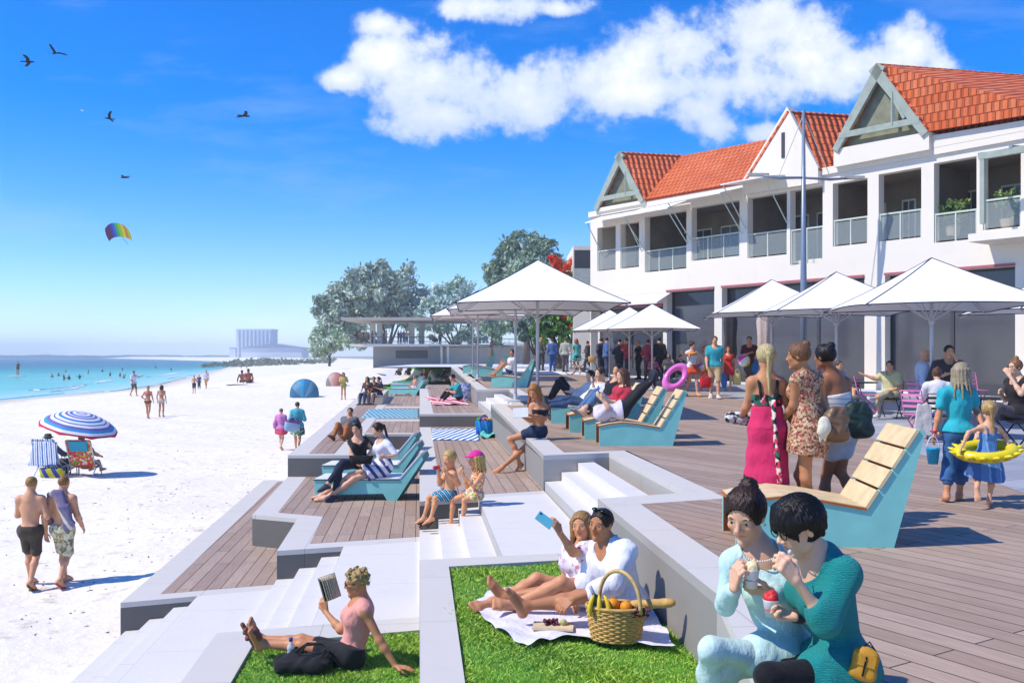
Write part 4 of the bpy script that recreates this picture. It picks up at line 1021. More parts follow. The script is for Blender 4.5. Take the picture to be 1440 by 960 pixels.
for x0, x1, s, h in ((90, 148, 5.9, 8.05), (163, 222, 5.9, 8.05), (240, 372, 5.6, 8.2), (388, 540, 5.9, 8.25), (565, 690, 5.75, 8.25), (700, 803, 5.3, 8.25), (835, 945, 5.85, 8.25), (980, 1115, 5.85, 8.3), (1155, 1290, 5.6, 8.35), (1310, 1430, 5.85, 8.4)):
    up.append((z5(x0, 500)[0], z5(x1, 500)[0], s, h))
up.append((up[-1][1] + .5, up[-1][1] + 3.2, 5.85, 8.35))
lo_ = [(z5(310, 740)[0], z5(460, 740)[0]), (z5(484, 730)[0], z5(935, 700)[0]), (z5(1000, 690)[0], z5(1412, 660)[0])]
lo_ += [(lo_[-1][1] + .6, TE - .4)]; lo_ = [(z5(70, 700)[0], z5(298, 700)[0], 4.0)] + [(a, c, ZG) for a, c in lo_]
b = MB(); T0 = z5(68, 600)[0]
def band_wall(ops, za, zb):
    c = T0
    for t0, t1, s, h in ops:
        fbox(b, c, t0, -.35, 0, za, zb)
        if s > za: fbox(b, t0, t1, -.35, 0, za, s)
        fbox(b, t0, t1, -.35, 0, h, zb); c = t1
    fbox(b, c, TE, -.35, 0, za, zb)
band_wall(up, 5.25, ZE); band_wall([(a, c, -.2, h) for a, c, h in lo_], -.2, 5.249)
fbox(b, T0, TE, -2.9, -.352, 5.26, 5.5); pass      # gallery floor
fbox(b, T0, T0 + .3, -9, -.352, -.2, ZE - .01)
part('wall', b, RENDER_, bl)
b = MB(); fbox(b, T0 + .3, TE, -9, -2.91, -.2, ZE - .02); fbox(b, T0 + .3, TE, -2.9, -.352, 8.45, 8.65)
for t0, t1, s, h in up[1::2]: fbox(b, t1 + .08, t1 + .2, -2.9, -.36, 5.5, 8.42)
part('inner_wall', b, SHADEWALL, bl)
# red-brown edging, cornice and plinth
q_ = z5(1440, 185, .35); r_ = z5(1137, 236, .35); EAVE_T = r_[0] + (q_[0] - r_[0]) * 1.3; EAVE = fp(EAVE_T, .35, r_[1] + (q_[1] - r_[1]) * 1.3)
b = MB(); fbox(b, T0 - .05, TE, .002, .10, ZE - .22, ZE + .05); b.extrude([fp(r_[0] - .3, .11, ZE + .02), fp(EAVE_T, .11, ZE + .02), fp(EAVE_T, .11, EAVE[2] - .1), fp(r_[0] - .3, .11, r_[1] - .1)], -N3 * .4); part('fascia', b, RENDER_, bl)
for a, c, h in lo_:
    b = MB(); fbox(b, a, c, .002, .07, h, h + .09); part('red_edging', b, mat('red_edging', '#b86a72', .6, .1), bl)
# doors and windows behind the gallery
FRM = mat('dark_frame', '#4b4d4f', .5, .05)
for i, (t0, t1, s, h) in enumerate(up):
    for q in range(2 if t1 - t0 > 1.6 else 1):
        k = 2 if t1 - t0 > 1.6 else 1; a = t0 + (t1 - t0) * q / k + .12 - .9; c = t0 + (t1 - t0) * (q + 1) / k - .12 - .9
        b = MB(); fbox(b, a, c, -2.905, -2.84, 5.5, 7.75); w = part('window', b, RAILM, bl)
        b = MB(); fbox(b, a + .07, (a + c) / 2 - .03, -2.838, -2.82, 5.6, 7.67); fbox(b, (a + c) / 2 + .03, c - .07, -2.838, -2.82, 5.6, 7.67); part('pane', b, DARKGLASS, w)
for a, c, h in lo_:
    k = max(1, round((c - a) / 2.2))
    for q in range(k):
        u0 = a + (c - a) * q / k; u1 = a + (c - a) * (q + 1) / k
        b = MB(); fbox(b, u0, u0 + .06, -.5, -.4, -.2, h); fbox(b, u1 - .06, u1, -.5, -.4, -.2, h); fbox(b, u0 + .06, u1 - .06, -.5, -.4, h - .08, h); fbox(b, u0 + .06, u1 - .06, -.5, -.4, -.2, zg(fp(u0, 0, 0)[1]) + .35); w = part('shop_window', b, FRM, bl)
        b = MB(); fbox(b, u0 + .06, u1 - .06, -.46, -.44, zg(fp(u0, 0, 0)[1]) + .35, h - .08); part('pane', b, DARKGLASS, w)
# gallery rails with glass
GL = NT('rail_glass'); GL.set(Base_Color=(.75, .85, .82), Roughness=.08, Alpha=.13); GL = GL.m
for t0, t1, s, h in up:
    b = MB(); zz = s + .95 if s > 5.4 else s + 1.35
    fbox(b, t0, t1, -.1, -.04, zz, zz + .06); k = max(1, round((t1 - t0) / .9))
    for q in range(k + 1): t = t0 + .03 + (t1 - t0 - .06) * q / k; fbox(b, t - .025, t + .025, -.095, -.045, s + .001, zz)
    r = part('railing', b, RAILM, bl); b = MB(); fbox(b, t0 + .06, t1 - .06, -.08, -.068, s + .06, zz - .04); part('glass', b, GL, r)
# roofs
RD = unit(V(.975, .22, 0.0))
def tri(pts, out): return [fp(t, out, z) for t, z in pts]
def gable(ap, lf, rf, length, framed, out=.25, name='gable', eave=None):
    a, l, r = [fp(*(lambda q: (q[0], out, q[1]))(z5(*p, out))) for p in (ap, lf, rf)]
    roofplane('roof', (r, r + RD * length if eave is None else eave, a + RD * length, a), bl); roofplane('roof', (l + RD * length, l, a, a + RD * length), bl)
    if framed:
        c = (l + r) / 2
        def sh(p, k): return c + (p - c) * k
        b = MB(); m = (l + r) / 2
        ins = [a + (m - a) * .16, l + (a - l) * .0 + (r - l) * .10 + V(0, 0, .02), r + (l - r) * .10 + V(0, 0, .02)]
        b.bar(a - V(0, 0, .02), l, .1, .30, (a - l)); b = MB()
        w = .26
        for p, q in ((a, l), (a, r)):
            d = unit(q - p); nn = unit(np.cross(d, N3)); nn = nn if nn[2] < 0 else -nn
            b.extrude([p + N3 * .04, q + N3 * .04, q + nn * w + N3 * .04, p + nn * w * 1.5 + N3 * .04], -N3 * .14)
        e = l + (a - l) * .16; g = r + (a - r) * .16; b.bar(e + N3 * .0, g, .1, .22, None); part('gable_frame', b, GREEN, bl)
        b = MB(); h1 = (e + g) / 2; b.bar(r + (a - r) * .22 - (r - l) * .12, a + (m - a) * .55 + (r - l) * .18, .1, .1); part('strut', b, GREEN, bl); b = MB(); b.bar(e + (g - e) * .68, e + (g - e) * .68 + V(0, 0, (a - m)[2] * .42), .1, .12); part('strut', b, GREEN, bl)
        b = MB(); b.extrude([p - N3 * .30 for p in (l + V(0, 0, .05), r + V(0, 0, .05), a - V(0, 0, .2))], -N3 * .1); part('gable_back', b, mat('olive_boards', '#8e8f78', .8, .2, 3), bl)
        b = MB(); b.extrude([p - N3 * .05 for p in (l, r, r - V(0, 0, max(0, r[2] - ZE) + .05), l - V(0, 0, max(0, l[2] - ZE) + .05))], -N3 * 1.2); part('gable_sill', b, RENDER_, bl)
    else:
        b = MB(); b.extrude([l - V(0, 0, .5), r - V(0, 0, .5), r + V(0, 0, .1), a + V(0, 0, .16), l + V(0, 0, .1)], -N3 * .4); part('white_gable', b, RENDER_, bl)
        s_ = (a * .55 + l * .225 + r * .225); b = MB(); b.box(s_ - V(0, 0, .2) + N3 * .01, (.14, .05, 1.0), FAX); part('vent_slit', b, FRM, bl)
    return a, l, r
g1 = gable((160, 300), (80, 480), (237, 452), 9, True)
def zpt(x, y, z): px, py = 800 + x / 2.25, 80 + y / 2.25; return at(px, py, (z - CAMZ) * F / (HY - py))
ra, rb = zpt(330, 318, 11.45), zpt(625, 262, 11.3)
ea, eb = fp(*(lambda q: (q[0], .2, q[1]))(z5(235, 452, .2))), fp(*(lambda q: (q[0], .2, q[1]))(z5(560, 393, .2)))
roofplane('roof', (ea, eb, rb, ra), bl); bk = -N3 * 7 - V(0, 0, 2.6); roofplane('roof', (rb + bk, ra + bk, ra, rb), bl)
g3 = gable((690, 170), (550, 397), (788, 357), 9, False, .28)
g4 = gable((975, 20), (835, 292), (1137, 236), 14, True, .35, eave=EAVE)
# flat sun awnings along the far half
for x0, x1, z, d, dz in ((75, 205, 8.55, 1.1, .35), (205, 352, 8.6, 1.4, .45), (352, 525, 8.72, 1.5, .35), (525, 668, 8.9, 1.5, .2)):
    t0, t1 = z5(x0, 480, .6)[0], z5(x1, 470, .6)[0]; q = [fp(t0, .12, z), fp(t1, .12, z), fp(t1, d, z - dz), fp(t0, d, z - dz)]
    b = MB(); b.extrude(q, V(0, 0, -.05)); aw = part('awning', b, mat('white_canvas', '#f4f1ea', .8, .04), bl)
    b = MB()
    for t in (t0 + .1, t1 - .1): b = MB(); b.tube([fp(t, d - .05, z - dz - .05), fp(t, .03, z - 1.9)], .025, 6); part('strut', b, RAILM, aw)
t0, t1 = z5(70, 700, .6)[0], z5(298, 700, .6)[0]
b = MB(); b.extrude([fp(t0, .12, 4.55), fp(t1, .12, 4.55), fp(t1, 1.0, 4.1), fp(t0, 1.0, 4.1)], V(0, 0, -.06)); part('awning', b, mat('pink_white_canvas', '#f3e6ea', .8, .04), bl)
# dark pergola at the near end
b = MB(); tA, tB = z5(1300, 250, 1.2)[0], z5(1440, 200, 1.2)[0] + 5
b.bar(fp(tA, 1.2, 8.05), fp(tB, 1.2, 8.05), .16, .2); b.bar(fp(tA + .1, 1.2, 8.0), fp(tA + .1, 1.2, 5.9), .14, .14, E3); b.bar(fp(tA, 1.2, 8.1), fp(tA, .1, 8.3), .12, .16)
for q in range(6): b.bar(fp(tA + 1 + q, 1.3, 8.18), fp(tA + 1 + q, .1, 8.3), .1, .08)
part('pergola', b, GREEN, bl)
b = MB(); fbox(b, tA - .3, tB, .001, 1.35, 5.35, 5.6); part('balcony_slab', b, RENDER_, bl)
# small flat-roofed neighbour beyond the far end
nb = thing('neighbour_building', 'low dark-windowed flat with a balcony left of the café', 'building', at(822, 505, 50))
b = MB(); c = at(823, 430, 50.5); b.box((c[0], c[1] + 3, 4.4), (1.3, 6, 6.6)); part('wall', b, RENDER_, nb)
b = MB(); b.box((c[0], c[1] - .06, 6.9), (1.2, .1, 1.1)); part('window', b, FRM, nb); b = MB(); b.box((c[0], c[1] - .4, 5.55), (1.35, .7, .12)); b.box((c[0], c[1] - .72, 6.0), (1.35, .04, .8)); part('balcony', b, mat('grey_balcony', '#b9bdb6', .5), nb)
# pale paving in front of the shops, sunlight painted into its brightness
b = MB(); q = [tuple(p[:2]) for p in (at(690, 521, 47), at(800, 523, 45.5), at(905, 527, 42), at(985, 531, 39.5), at(1100, 543, 35.5), at(1250, 560, 31), at(1440, 585, 27.5))]
back = [fp(t, .0, 0) for t in (27, 20, 14, 7, 0)]
vs = [(p[0], p[1], zg(p[1]) + .009) for p in q] + [(p[0], p[1], zg(p[1]) + .009) for p in back] + [(at(690, 500, 58)[0], 58, zg(58) + .009)]
fs = []
L_ = len(q); M_ = [5, 4, 3, 2, 1, 0]
ns_ = 24; ta = np.linspace(0, 1, ns_); Lx = np.array([[np.interp(a, np.linspace(0, 1, L_), [p[i] for p in q]) for i in (0, 1)] for a in ta]); bk_ = [vs[-1][:2]] + [p[:2] for p in back[::-1]]; Bx = np.array([[np.interp(a, np.linspace(0, 1, 6), [p[i] for p in bk_]) for i in (0, 1)] for a in ta])
vv = []; ff = []
for i in range(ns_):
    for k in range(6): p = Lx[i] * (1 - k / 5) + Bx[i] * k / 5; vv.append((p[0], p[1], zg(p[1]) + .010))
for i in range(ns_ - 1):
    for k in range(5): a = i * 6 + k; ff.append((a, a + 6, a + 7, a + 1))
b.add(vv, ff); struct('cafe_pavement', b, mat('sunlit_paving', '#f2f1ef', .8, .07, .9))
# ---------------------------------------------------------------- lamp mast
p = ong(1130, 551); lm = thing('lamp_mast', 'tall blue-grey steel mast with two cross arms before the café', 'mast', p); s = p[1] / F; top = CAMZ + (HY - 155) * s
b = MB(); b.tube([p, p + V(0, 0, 4), V(p[0], p[1], top)], [.13, .11, .05], 12); part('pole', b, mat('blue_grey_steel', '#8795a8', .4, .08, 3, metal=.3), lm, True)
zc = CAMZ + (HY - 250) * s
for sx, x in ((-1, 1062), (1, 1204)):
    q = at(x, 246 if sx < 0 else 250, p[1] + .3); c = V(p[0], p[1], zc)
    b = MB(); b.tube([c, (c + q) / 2 - V(0, 0, .06), q], [.07, .09, .04], 8, flat=.6); a = part('arm', b, mat('blue_grey_steel', '#8795a8', .4, .08, 3, metal=.3), lm, True)
    b = MB(); b.box(q + V(-.1 * sx, 0, .0), (.75, .22, .1)); part('lamp_head', b, mat('lamp_cream', '#cfc6b8', .5), a)
    b = MB(); b.tube([V(p[0], p[1], top - .15), (c + q) / 2 + V(0, 0, .05)], .016, 5); part('stay', b, RAILM, lm)
b = MB(); b.lathe([(.0001, .1), (.28, .02), (.3, 0)], p, 14); part('base_plate', b, mat('blue_grey_steel', '#8795a8', .4, .08, 3, metal=.3), lm)
# ---------------------------------------------------------------- lookout pavilion
D = 130.0; q = lambda x, y, dd=0: at(x, y, D + dd)
pv_ = thing('lookout_pavilion', 'raised lookout with thin flat roof on white columns beyond the terraces', 'pavilion', q(570, 512))
DG = concrete('#9c9c9e', 'dark_concrete', .05)
b = MB(); x0, x1, x2 = q(524, 0)[0], q(622, 0)[0], q(775, 0)[0]; zd = q(0, 487)[2]; b.box(((x0 + x1) / 2, D + 5, zd / 2 - .8), (x1 - x0, 9, zd + 1.6)); part('base_wall', b, DG, pv_)
b = MB(); b.prism([(x1 - .0, D + 1.2), (x2 + 2, D + 1.2), (x2 + 2, D + 8), (x1, D + 8)], -1, zd - .05); part('ramp_wall', b, KERB, pv_)
b = MB(); b.box(((q(497, 0)[0] + q(606, 0)[0]) / 2, D + 3.2, zd + .15), (q(606, 0)[0] - q(497, 0)[0], 12.5, .32)); part('deck_slab', b, STEPM, pv_)
b = MB(); b.box(((x0 + q(573, 0)[0]) / 2 + 3, D + .45, zd - 1.1), (4.5, .1, 1.1)); part('window', b, FRM, pv_)
b = MB(); b.prism([(q(606, 0)[0], D - 2.9), (q(606, 0)[0], D + 9), (x2 + 6, D + 9), (x2 + 6, D - 2.9)], zd + .05, [zd + .31, zd + .31, zd - .3, zd - .3]); part('ramp', b, STEPM, pv_)
for x in (524, 534, 579, 593):
    b = MB(); c = q(x, 0, 2 + (x % 3)); b.box((c[0], c[1], (zd + .3 + q(0, 453)[2]) / 2), (.75, .75, q(0, 453)[2] - zd - .3)); part('column', b, STEPM, pv_)
b = MB(); xa, xb = q(488, 0)[0], q(665, 0)[0]; zr = q(0, 452)[2]; b.box(((xa + xb) / 2, D + 3, zr + .22), (xb - xa, 15, .38)); part('roof', b, mat('pale_roof_edge', '#b9b0a2', .7, .1), pv_)
b = MB()
for zz in (.65, 1.25): b.bar((q(498, 0)[0], D - 2.8, zd + zz), (q(606, 0)[0], D - 2.8, zd + zz), .06, .08); b.bar((q(606, 0)[0], D - 2.8, zd + zz), (x2 + 5, D - 2.8, zd + zz - .5), .06, .08)
for i in range(16): t = i / 15; xx = q(498, 0)[0] + (x2 + 5 - q(498, 0)[0]) * t; b.bar((xx, D - 2.8, zd - .1), (xx, D - 2.8, zd + 1.28 - max(0, t - .4) * .8), .05, .05, (1, 0, 0))
part('handrail', b, mat('dark_rail', '#55585c', .5), pv_)
for x in (621, 630): b = MB(); c = q(x, 0, -1); b.box((c[0], c[1], zd / 2 - .5), (.3, .3, zd + 1)); part('post', b, STEPM, pv_)
# ---------------------------------------------------------------- far industry
hb_ = mat('far_white', '#e8eef2', .8, .04); D = 900.
tw = thing('silo_tower', 'tall pale ribbed silo block far along the coast', 'silo', at(356, 500, D)); c = at(357, 482, D)
b = MB(); w = at(381, 0, D)[0] - at(331, 0, D)[0]; zt, zb = at(0, 464, D)[2], -2.0
b.box((c[0], D + 12, (zt + zb) / 2), (w, 22, zt - zb)); part('body', b, mat('far_blue', '#b9d6e2', .8, .05), tw)
for i in range(9): b = MB(); xx = c[0] - w / 2 + w * (i + .5) / 9; b.box((xx, D + .2, (zt + zb) / 2), (w / 22, 2, zt - zb)); part('rib', b, hb_, tw)
b = MB(); b.box((c[0], D + 12, zt + .6), (w * 1.03, 23, 1.2)); part('cap', b, hb_, tw)
sh = thing('storage_shed', 'low pale storage shed with a pitched roof before the silos', 'shed', at(390, 500, 860)); D = 860.
xa, xb = at(339, 0, D)[0], at(424, 0, D)[0]; ze, zr = at(0, 489, D)[2], at(0, 483, D)[2]
b = MB(); b.box(((xa + xb) / 2, D + 15, (ze - 2) / 2), (xb - xa, 30, ze + 2)); part('wall', b, hb_, sh); b = MB(); xm = at(385, 0, D)[0]; b.extrude([(xa - 2, D - 1, ze), (xb + 2, D - 1, ze), (xm, D - 1, zr)], V(0, 34, 0)); part('roof', b, mat('far_roof', '#6f87b5', .7, .05), sh)
sh = thing('conveyor_house', 'small pale block left of the ribbed silo', 'building', at(326, 500, 900)); b = MB(); c = at(327, 0, 900); b.box((c[0], 905, 3.5), (6, 10, 11)); part('wall', b, hb_, sh); b = MB(); b.box((c[0], 905, 9.3), (6.6, 10.6, .6)); part('roof', b, mat('far_roof', '#6f87b5', .7, .05), sh)
b = MB(); D = 870; b.bar(at(424, 490, D), at(455, 498, D), 2, 1.4); solo('conveyor', b, hb_, 'sloping conveyor gantry right of the pale storage shed', 'conveyor', at(440, 505, D))
# ---------------------------------------------------------------- trees
def leafmat(c1, c2, name='leaves'):
    n = NT(name); vc = n.new('VertexColor'); vc.layer_name = 'tone'; sp = n.new('SeparateColor'); n.link(vc.outputs['Color'], sp.inputs[0])
    n.set(Base_Color=n.mix(sp.outputs[0], A(c1, .85), A(c2, .85)), Roughness=.6)
    n.b.inputs['Transmission Weight'].default_value = 0; return n.m
def crown(name, blobs, n, leaf, mt, parent, seed, squash=1.):
    r = np.random.default_rng(seed); tot = sum(b[1] ** 2 for b in blobs); Ps = []; T = []
    for c, rad in blobs:
        k = int(n * rad ** 2 / tot); sub = max(6, k // 70)
        cs = r.normal(size=(sub, 3)); cs /= np.linalg.norm(cs, axis=1)[:, None]; cs = cs * (rad * r.uniform(.45, 1.02, sub) ** .6)[:, None]; cs[:, 2] *= squash
        i = r.integers(0, sub, k); p = np.asarray(c) + cs[i] + r.normal(size=(k, 3)) * rad * .115
        Ps.append(p); T.append(np.clip(r.uniform(0, 1, sub)[i] * .7 + r.uniform(0, .3, k), 0, 1))
    p = np.concatenate(Ps); t = np.concatenate(T); k = len(p)
    a = r.normal(size=(k, 3)); a /= np.linalg.norm(a, axis=1)[:, None]; b_ = np.cross(a, r.normal(size=(k, 3))); b_ /= np.linalg.norm(b_, axis=1)[:, None] + 1e-9
    L = leaf * r.uniform(.6, 1.3, k)[:, None]
    P = np.stack([p - a * L, p + b_ * L * .42, p + a * L, p - b_ * L * .42], 1).reshape(-1, 3)
    me = npmesh(name, P, np.arange(4 * k).reshape(-1, 4), mt, BASE[parent.name], False)
    tt = np.repeat(t, 4); o = np.stack([tt, tt, tt, np.ones(4 * k)], 1); ca = me.color_attributes.new('tone', 'FLOAT_COLOR', 'POINT'); ca.data.foreach_set('color', o.astype(np.float32).ravel())
    return link(name, me, parent=parent)
BARK = mat('bark', '#6b5c4e', .9, .3, 5, .8, 20)
def tree(label, D, base, blobs, n, leaf, mt, seed, trunk_r=.3, limbs=True, extra=None, group=None, cat='tree', name='tree'):
    """blobs in photo pixels (x, y, radius)"""
    p0 = at(*base, D); t = thing(name, label, cat, p0, group); s = D / F; r = random.Random(seed)
    B = [(at(x, y, D + r.uniform(-.5, .5) * rr * s), rr * s) for x, y, rr in blobs]
    low = min(b[0][2] for b in B); mid = p0 + V(0, 0, max(.3, (low - p0[2]) * .45)); b = MB()
    b.tube([p0 - V(0, 0, .3), p0 + (mid - p0) * .5 + V(.1, 0, 0), mid], [trunk_r * 1.25, trunk_r, trunk_r * .85], 9)
    for c, rad in B:
        e = c + V(0, 0, rad * .2); m_ = (mid + e) / 2 + V(r.uniform(-.2, .2) * rad, 0, rad * .15); b.tube([mid - V(0, 0, .1), m_, e], [trunk_r * .6, trunk_r * .35, .03], 6)
        for _ in range(3): b.tube([m_, e + V(r.uniform(-1, 1), r.uniform(-1, 1), r.uniform(-.3, .8)) * rad * .8], [trunk_r * .22, .02], 5)
    part('trunk', b, BARK, t, True); crown('crown', B, n, leaf, mt, t, seed)
    if extra: crown('blossom', [(at(x, y, D - .6), rr * s) for x, y, rr in extra[0]], extra[1], leaf * .8, extra[2], t, seed + 1)
    return t
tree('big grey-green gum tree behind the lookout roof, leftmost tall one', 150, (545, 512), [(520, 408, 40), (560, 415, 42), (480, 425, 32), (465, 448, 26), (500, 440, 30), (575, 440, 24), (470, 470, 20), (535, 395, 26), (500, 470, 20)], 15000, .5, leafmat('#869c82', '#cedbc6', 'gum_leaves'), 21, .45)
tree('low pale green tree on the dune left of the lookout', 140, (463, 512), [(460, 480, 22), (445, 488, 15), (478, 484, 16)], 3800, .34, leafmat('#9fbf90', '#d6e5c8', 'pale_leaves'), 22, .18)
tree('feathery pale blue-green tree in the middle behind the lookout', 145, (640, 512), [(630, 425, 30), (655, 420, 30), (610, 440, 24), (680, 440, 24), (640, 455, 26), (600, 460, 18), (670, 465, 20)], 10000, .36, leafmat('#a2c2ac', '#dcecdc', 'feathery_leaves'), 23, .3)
tree('dense dark grey-green tree rising behind the large white parasol', 110, (740, 510), [(740, 358, 34), (715, 368, 28), (768, 362, 26), (700, 388, 22), (745, 385, 38), (730, 345, 18), (785, 385, 24)], 12000, .36, leafmat('#6a8564', '#b2c6a8', 'dark_leaves'), 24, .4)
tree('olive green tree between the gum trees, behind the parasol row', 120, (690, 512), [(690, 440, 26), (715, 430, 26), (700, 460, 22), (740, 440, 24)], 6000, .34, leafmat('#75946c', '#bcd2ae', 'olive_leaves'), 25, .3)
tree('flame tree with red blossom and dark leaning trunks near the café', 52, (786, 521), [(775, 450, 22), (800, 440, 24), (760, 465, 17), (815, 430, 22), (795, 465, 20), (805, 395, 26), (822, 410, 16)], 8500, .17, leafmat('#3f6f2a', '#86b05c', 'flame_tree_leaves'), 26, .26, extra=([(795, 374, 17), (815, 382, 16), (780, 368, 10), (812, 448, 14), (826, 395, 12), (800, 450, 9)], 2600, leafmat('#e8391c', '#ff7a55', 'red_blossom')))
tree('small grey-leaved tree behind the parasol poles', 60, (752, 521), [(745, 455, 20), (758, 440, 20), (735, 470, 14), (765, 465, 14)], 4200, .16, leafmat('#66836f', '#aac2b0', 'grey_leaves'), 27, .14)
# dune scrub: one uncountable mass far along the beach
r = np.random.default_rng(5); bl_ = []
tg = thing('x', 'x', 'x', at(400, 505, 420)); bpy.data.objects.remove(tg); 
vs = []
for i in range(190):
    px = r.uniform(286, 470); d = r.uniform(330, 430); z = float(sand_z(np.array([(px - CX) * d / F]), np.array([d]))[0]); vs.append((V((px - CX) * d / F, d, z + .5), r.uniform(.8, 2.2) * (1.6 if 330 < px < 400 else 1)))
BASE['scrub'] = V(0, 0, 0); sc = link('scrub', None); BASE['scrub'] = V(0, 0, 0)
me_o = crown('dune_scrub', vs, 9000, .55, leafmat('#50663f', '#8d9a6e', 'scrub_leaves'), sc, 31, .6); me_o.parent = None; bpy.data.objects.remove(sc)
tag(me_o, 'low grey-green scrub along the far dune', 'scrub', kind='stuff')
# ---------------------------------------------------------------- loungers
AQUA = mat('aqua_paint', '#90dcd2', .5, .09, 3, .15, 50); PINE = mat('pale_pine', '#ecd3a4', .55, .14, 7, .2, 40); PLY = mat('orange_ply', '#c06a2a', .5, .15, 6); BROWN = mat('brown_timber', '#7d4420', .5, .2, 5)
def lounger_proto():
    t = thing('beach_lounger', 'x', 'lounger', V(0, 0, 0), 'aqua and timber loungers along the promenade'); w = .76
    top = [(.0, .36), (.18, .40), (.42, .43), (.7, .405), (1.14, .33)]; bk = [(1.14, .33), (1.60, 1.05)]
    prof = [(.0, .0)] + top + [(1.6, 1.05), (1.655, 1.03), (1.38, 0)]
    for y in (0, w - .05):
        b = MB(); b.extrude([V(x, y, z) for x, z in prof], V(0, .05, 0)); part('side_panel', b, AQUA, t)
    b = MB(); vs = []
    for (x, z), (x2, z2) in zip(top, top[1:]): b.extrude([V(x - .0, -.012, z + .002), V(x2, -.012, z2 + .002), V(x2, -.012, z2 + .028), V(x, -.012, z + .028)], V(0, w + .024, 0))
    st = part('seat', b, PINE, t); b = MB()
    for (x, z), (x2, z2) in zip(top, top[1:]): b.extrude([V(x, -.016, z), V(x2, -.016, z2), V(x2, -.016, z2 + .022), V(x, -.016, z + .022)], V(0, .004, 0))
    b.box((-.008, w / 2, .37), (.012, w + .03, .03)); part('edge', b, PLY, st)
    b = MB(); b.box((.06, w / 2, .185), (.02, w - .10, .33)); b.box((.03, .053, .18), (.06, .006, .36)); b.box((.03, w - .053, .18), (.06, .006, .36)); part('foot_panel', b, BROWN, t)
    d = V(bk[1][0] - bk[0][0], 0, bk[1][1] - bk[0][1]); L = np.linalg.norm(d); d = d / L; nn = V(-d[2], 0, d[0])
    for i in range(4):
        a = V(bk[0][0], 0, bk[0][1]) + d * (L * i / 4 + .012) + nn * .012; c = a + d * (L / 4 - .024); b = MB()
        b.box((a + c) / 2 + V(0, w / 2, 0), (L / 4 - .024, w + .03, .028), (d, V(0, 1, 0), nn)); part('slat', b, PINE, t)
    b = MB(); a = V(bk[0][0], 0, bk[0][1]); b.box(a + d * L / 2 + V(0, w / 2, 0) - nn * .03, (L, w - .12, .012), (d, V(0, 1, 0), nn)); part('back_board', b, PLY, t)
    return proto(t)
def put(root, a, c, label, first=False, group=None):
    e = c - a; rz = math.atan2(e[1], e[0])
    if first: root.location = tuple(map(float, a)); root.rotation_euler = (0, 0, rz); root['label'] = label; return root
    return dup(root, a, rz, label, group)
LP = lounger_proto()
put(LP, ong(1035, 767), ong(1255, 770), 'big aqua lounger with pale timber slats, nearest to the two women eating ice cream', True)
for (a, c, lb) in (((843, 627), (937, 627), 'aqua lounger nearest in the row of four, its timber back empty'), ((822, 618), (914, 618), 'aqua lounger second from the front in the row of four'), ((801, 608), (890, 607.5), 'aqua lounger under the woman in the red top'), ((775, 595), (858, 595), 'farthest aqua lounger of the row of four, with the reclining men'),
                   ((691, 544), (741, 544.5), 'aqua lounger under the woman sitting alone by the parasol pole'), ((664, 529), (704, 529), 'empty aqua lounger, front one of the far pair'), ((651, 525), (688, 525), 'empty aqua lounger, rear one of the far pair')):
    put(LP, ong(*a), ong(*c), lb)
WHT = mat('white_slats', '#f4f4f2', .5, .05); DKE = mat('dark_edge', '#2f3a3a', .5, .1)
def lounger2():
    t = thing('deck_lounger', 'x', 'lounger', V(0, 0, 0), 'white topped aqua loungers on the lower terraces'); w = .85
    prof = [(.06, 0), (.0, .38), (1.68, .40), (2.1, .89), (2.14, .80), (1.62, -.0), (1.44, 0), (1.36, .14), (.12, .10), (.12, 0)]
    for y in (0, w - .06): b = MB(); b.extrude([V(x, y, z) for x, z in prof], V(0, .06, 0)); part('side_panel', b, AQUA, t)
    b = MB(); b.box((.84, w / 2, .408), (1.66, w + .02, .03), (unit(V(1.68, 0, .02)), V(0, 1, 0), unit(V(-.02, 0, 1.68)))); part('seat', b, WHT, t)
    d = unit(V(.42, 0, .49)); nn = V(-d[2], 0, d[0]); b = MB(); b.box(V(1.89, w / 2, .645) + nn * .02, (.645, w + .02, .03), (d, V(0, 1, 0), nn)); part('backrest', b, WHT, t)
    b = MB(); b.box((.02, w / 2, .26), (.02, w - .1, .24)); part('foot_panel', b, AQUA, t); b = MB(); b.bar((.0, -.014, .395), (1.68, -.014, .415), .01, .018); part('edge', b, DKE, t)
    return proto(t)
L2_ = lounger2()
put(L2_, onz(441, 703, -1.1), onz(551, 704, -1.1), 'front white and aqua lounger with the two women on it', True)
for a, c, z, lb in (((452, 680), (560, 681), -1.1, 'middle white and aqua lounger behind the two seated women'), ((463, 661), (565, 662), -1.1, 'rear white and aqua lounger against the terrace step'), ((547, 556), (586, 556.5), -.6, 'far aqua lounger with the child sitting on it'), ((549, 549), (585, 549), -.6, 'far aqua lounger just behind the sitting child'), ((552, 543.5), (586, 543.5), -.6, 'rearmost aqua lounger by the little lawn')):
    put(L2_, onz(*a, z), onz(*c, z), lb)
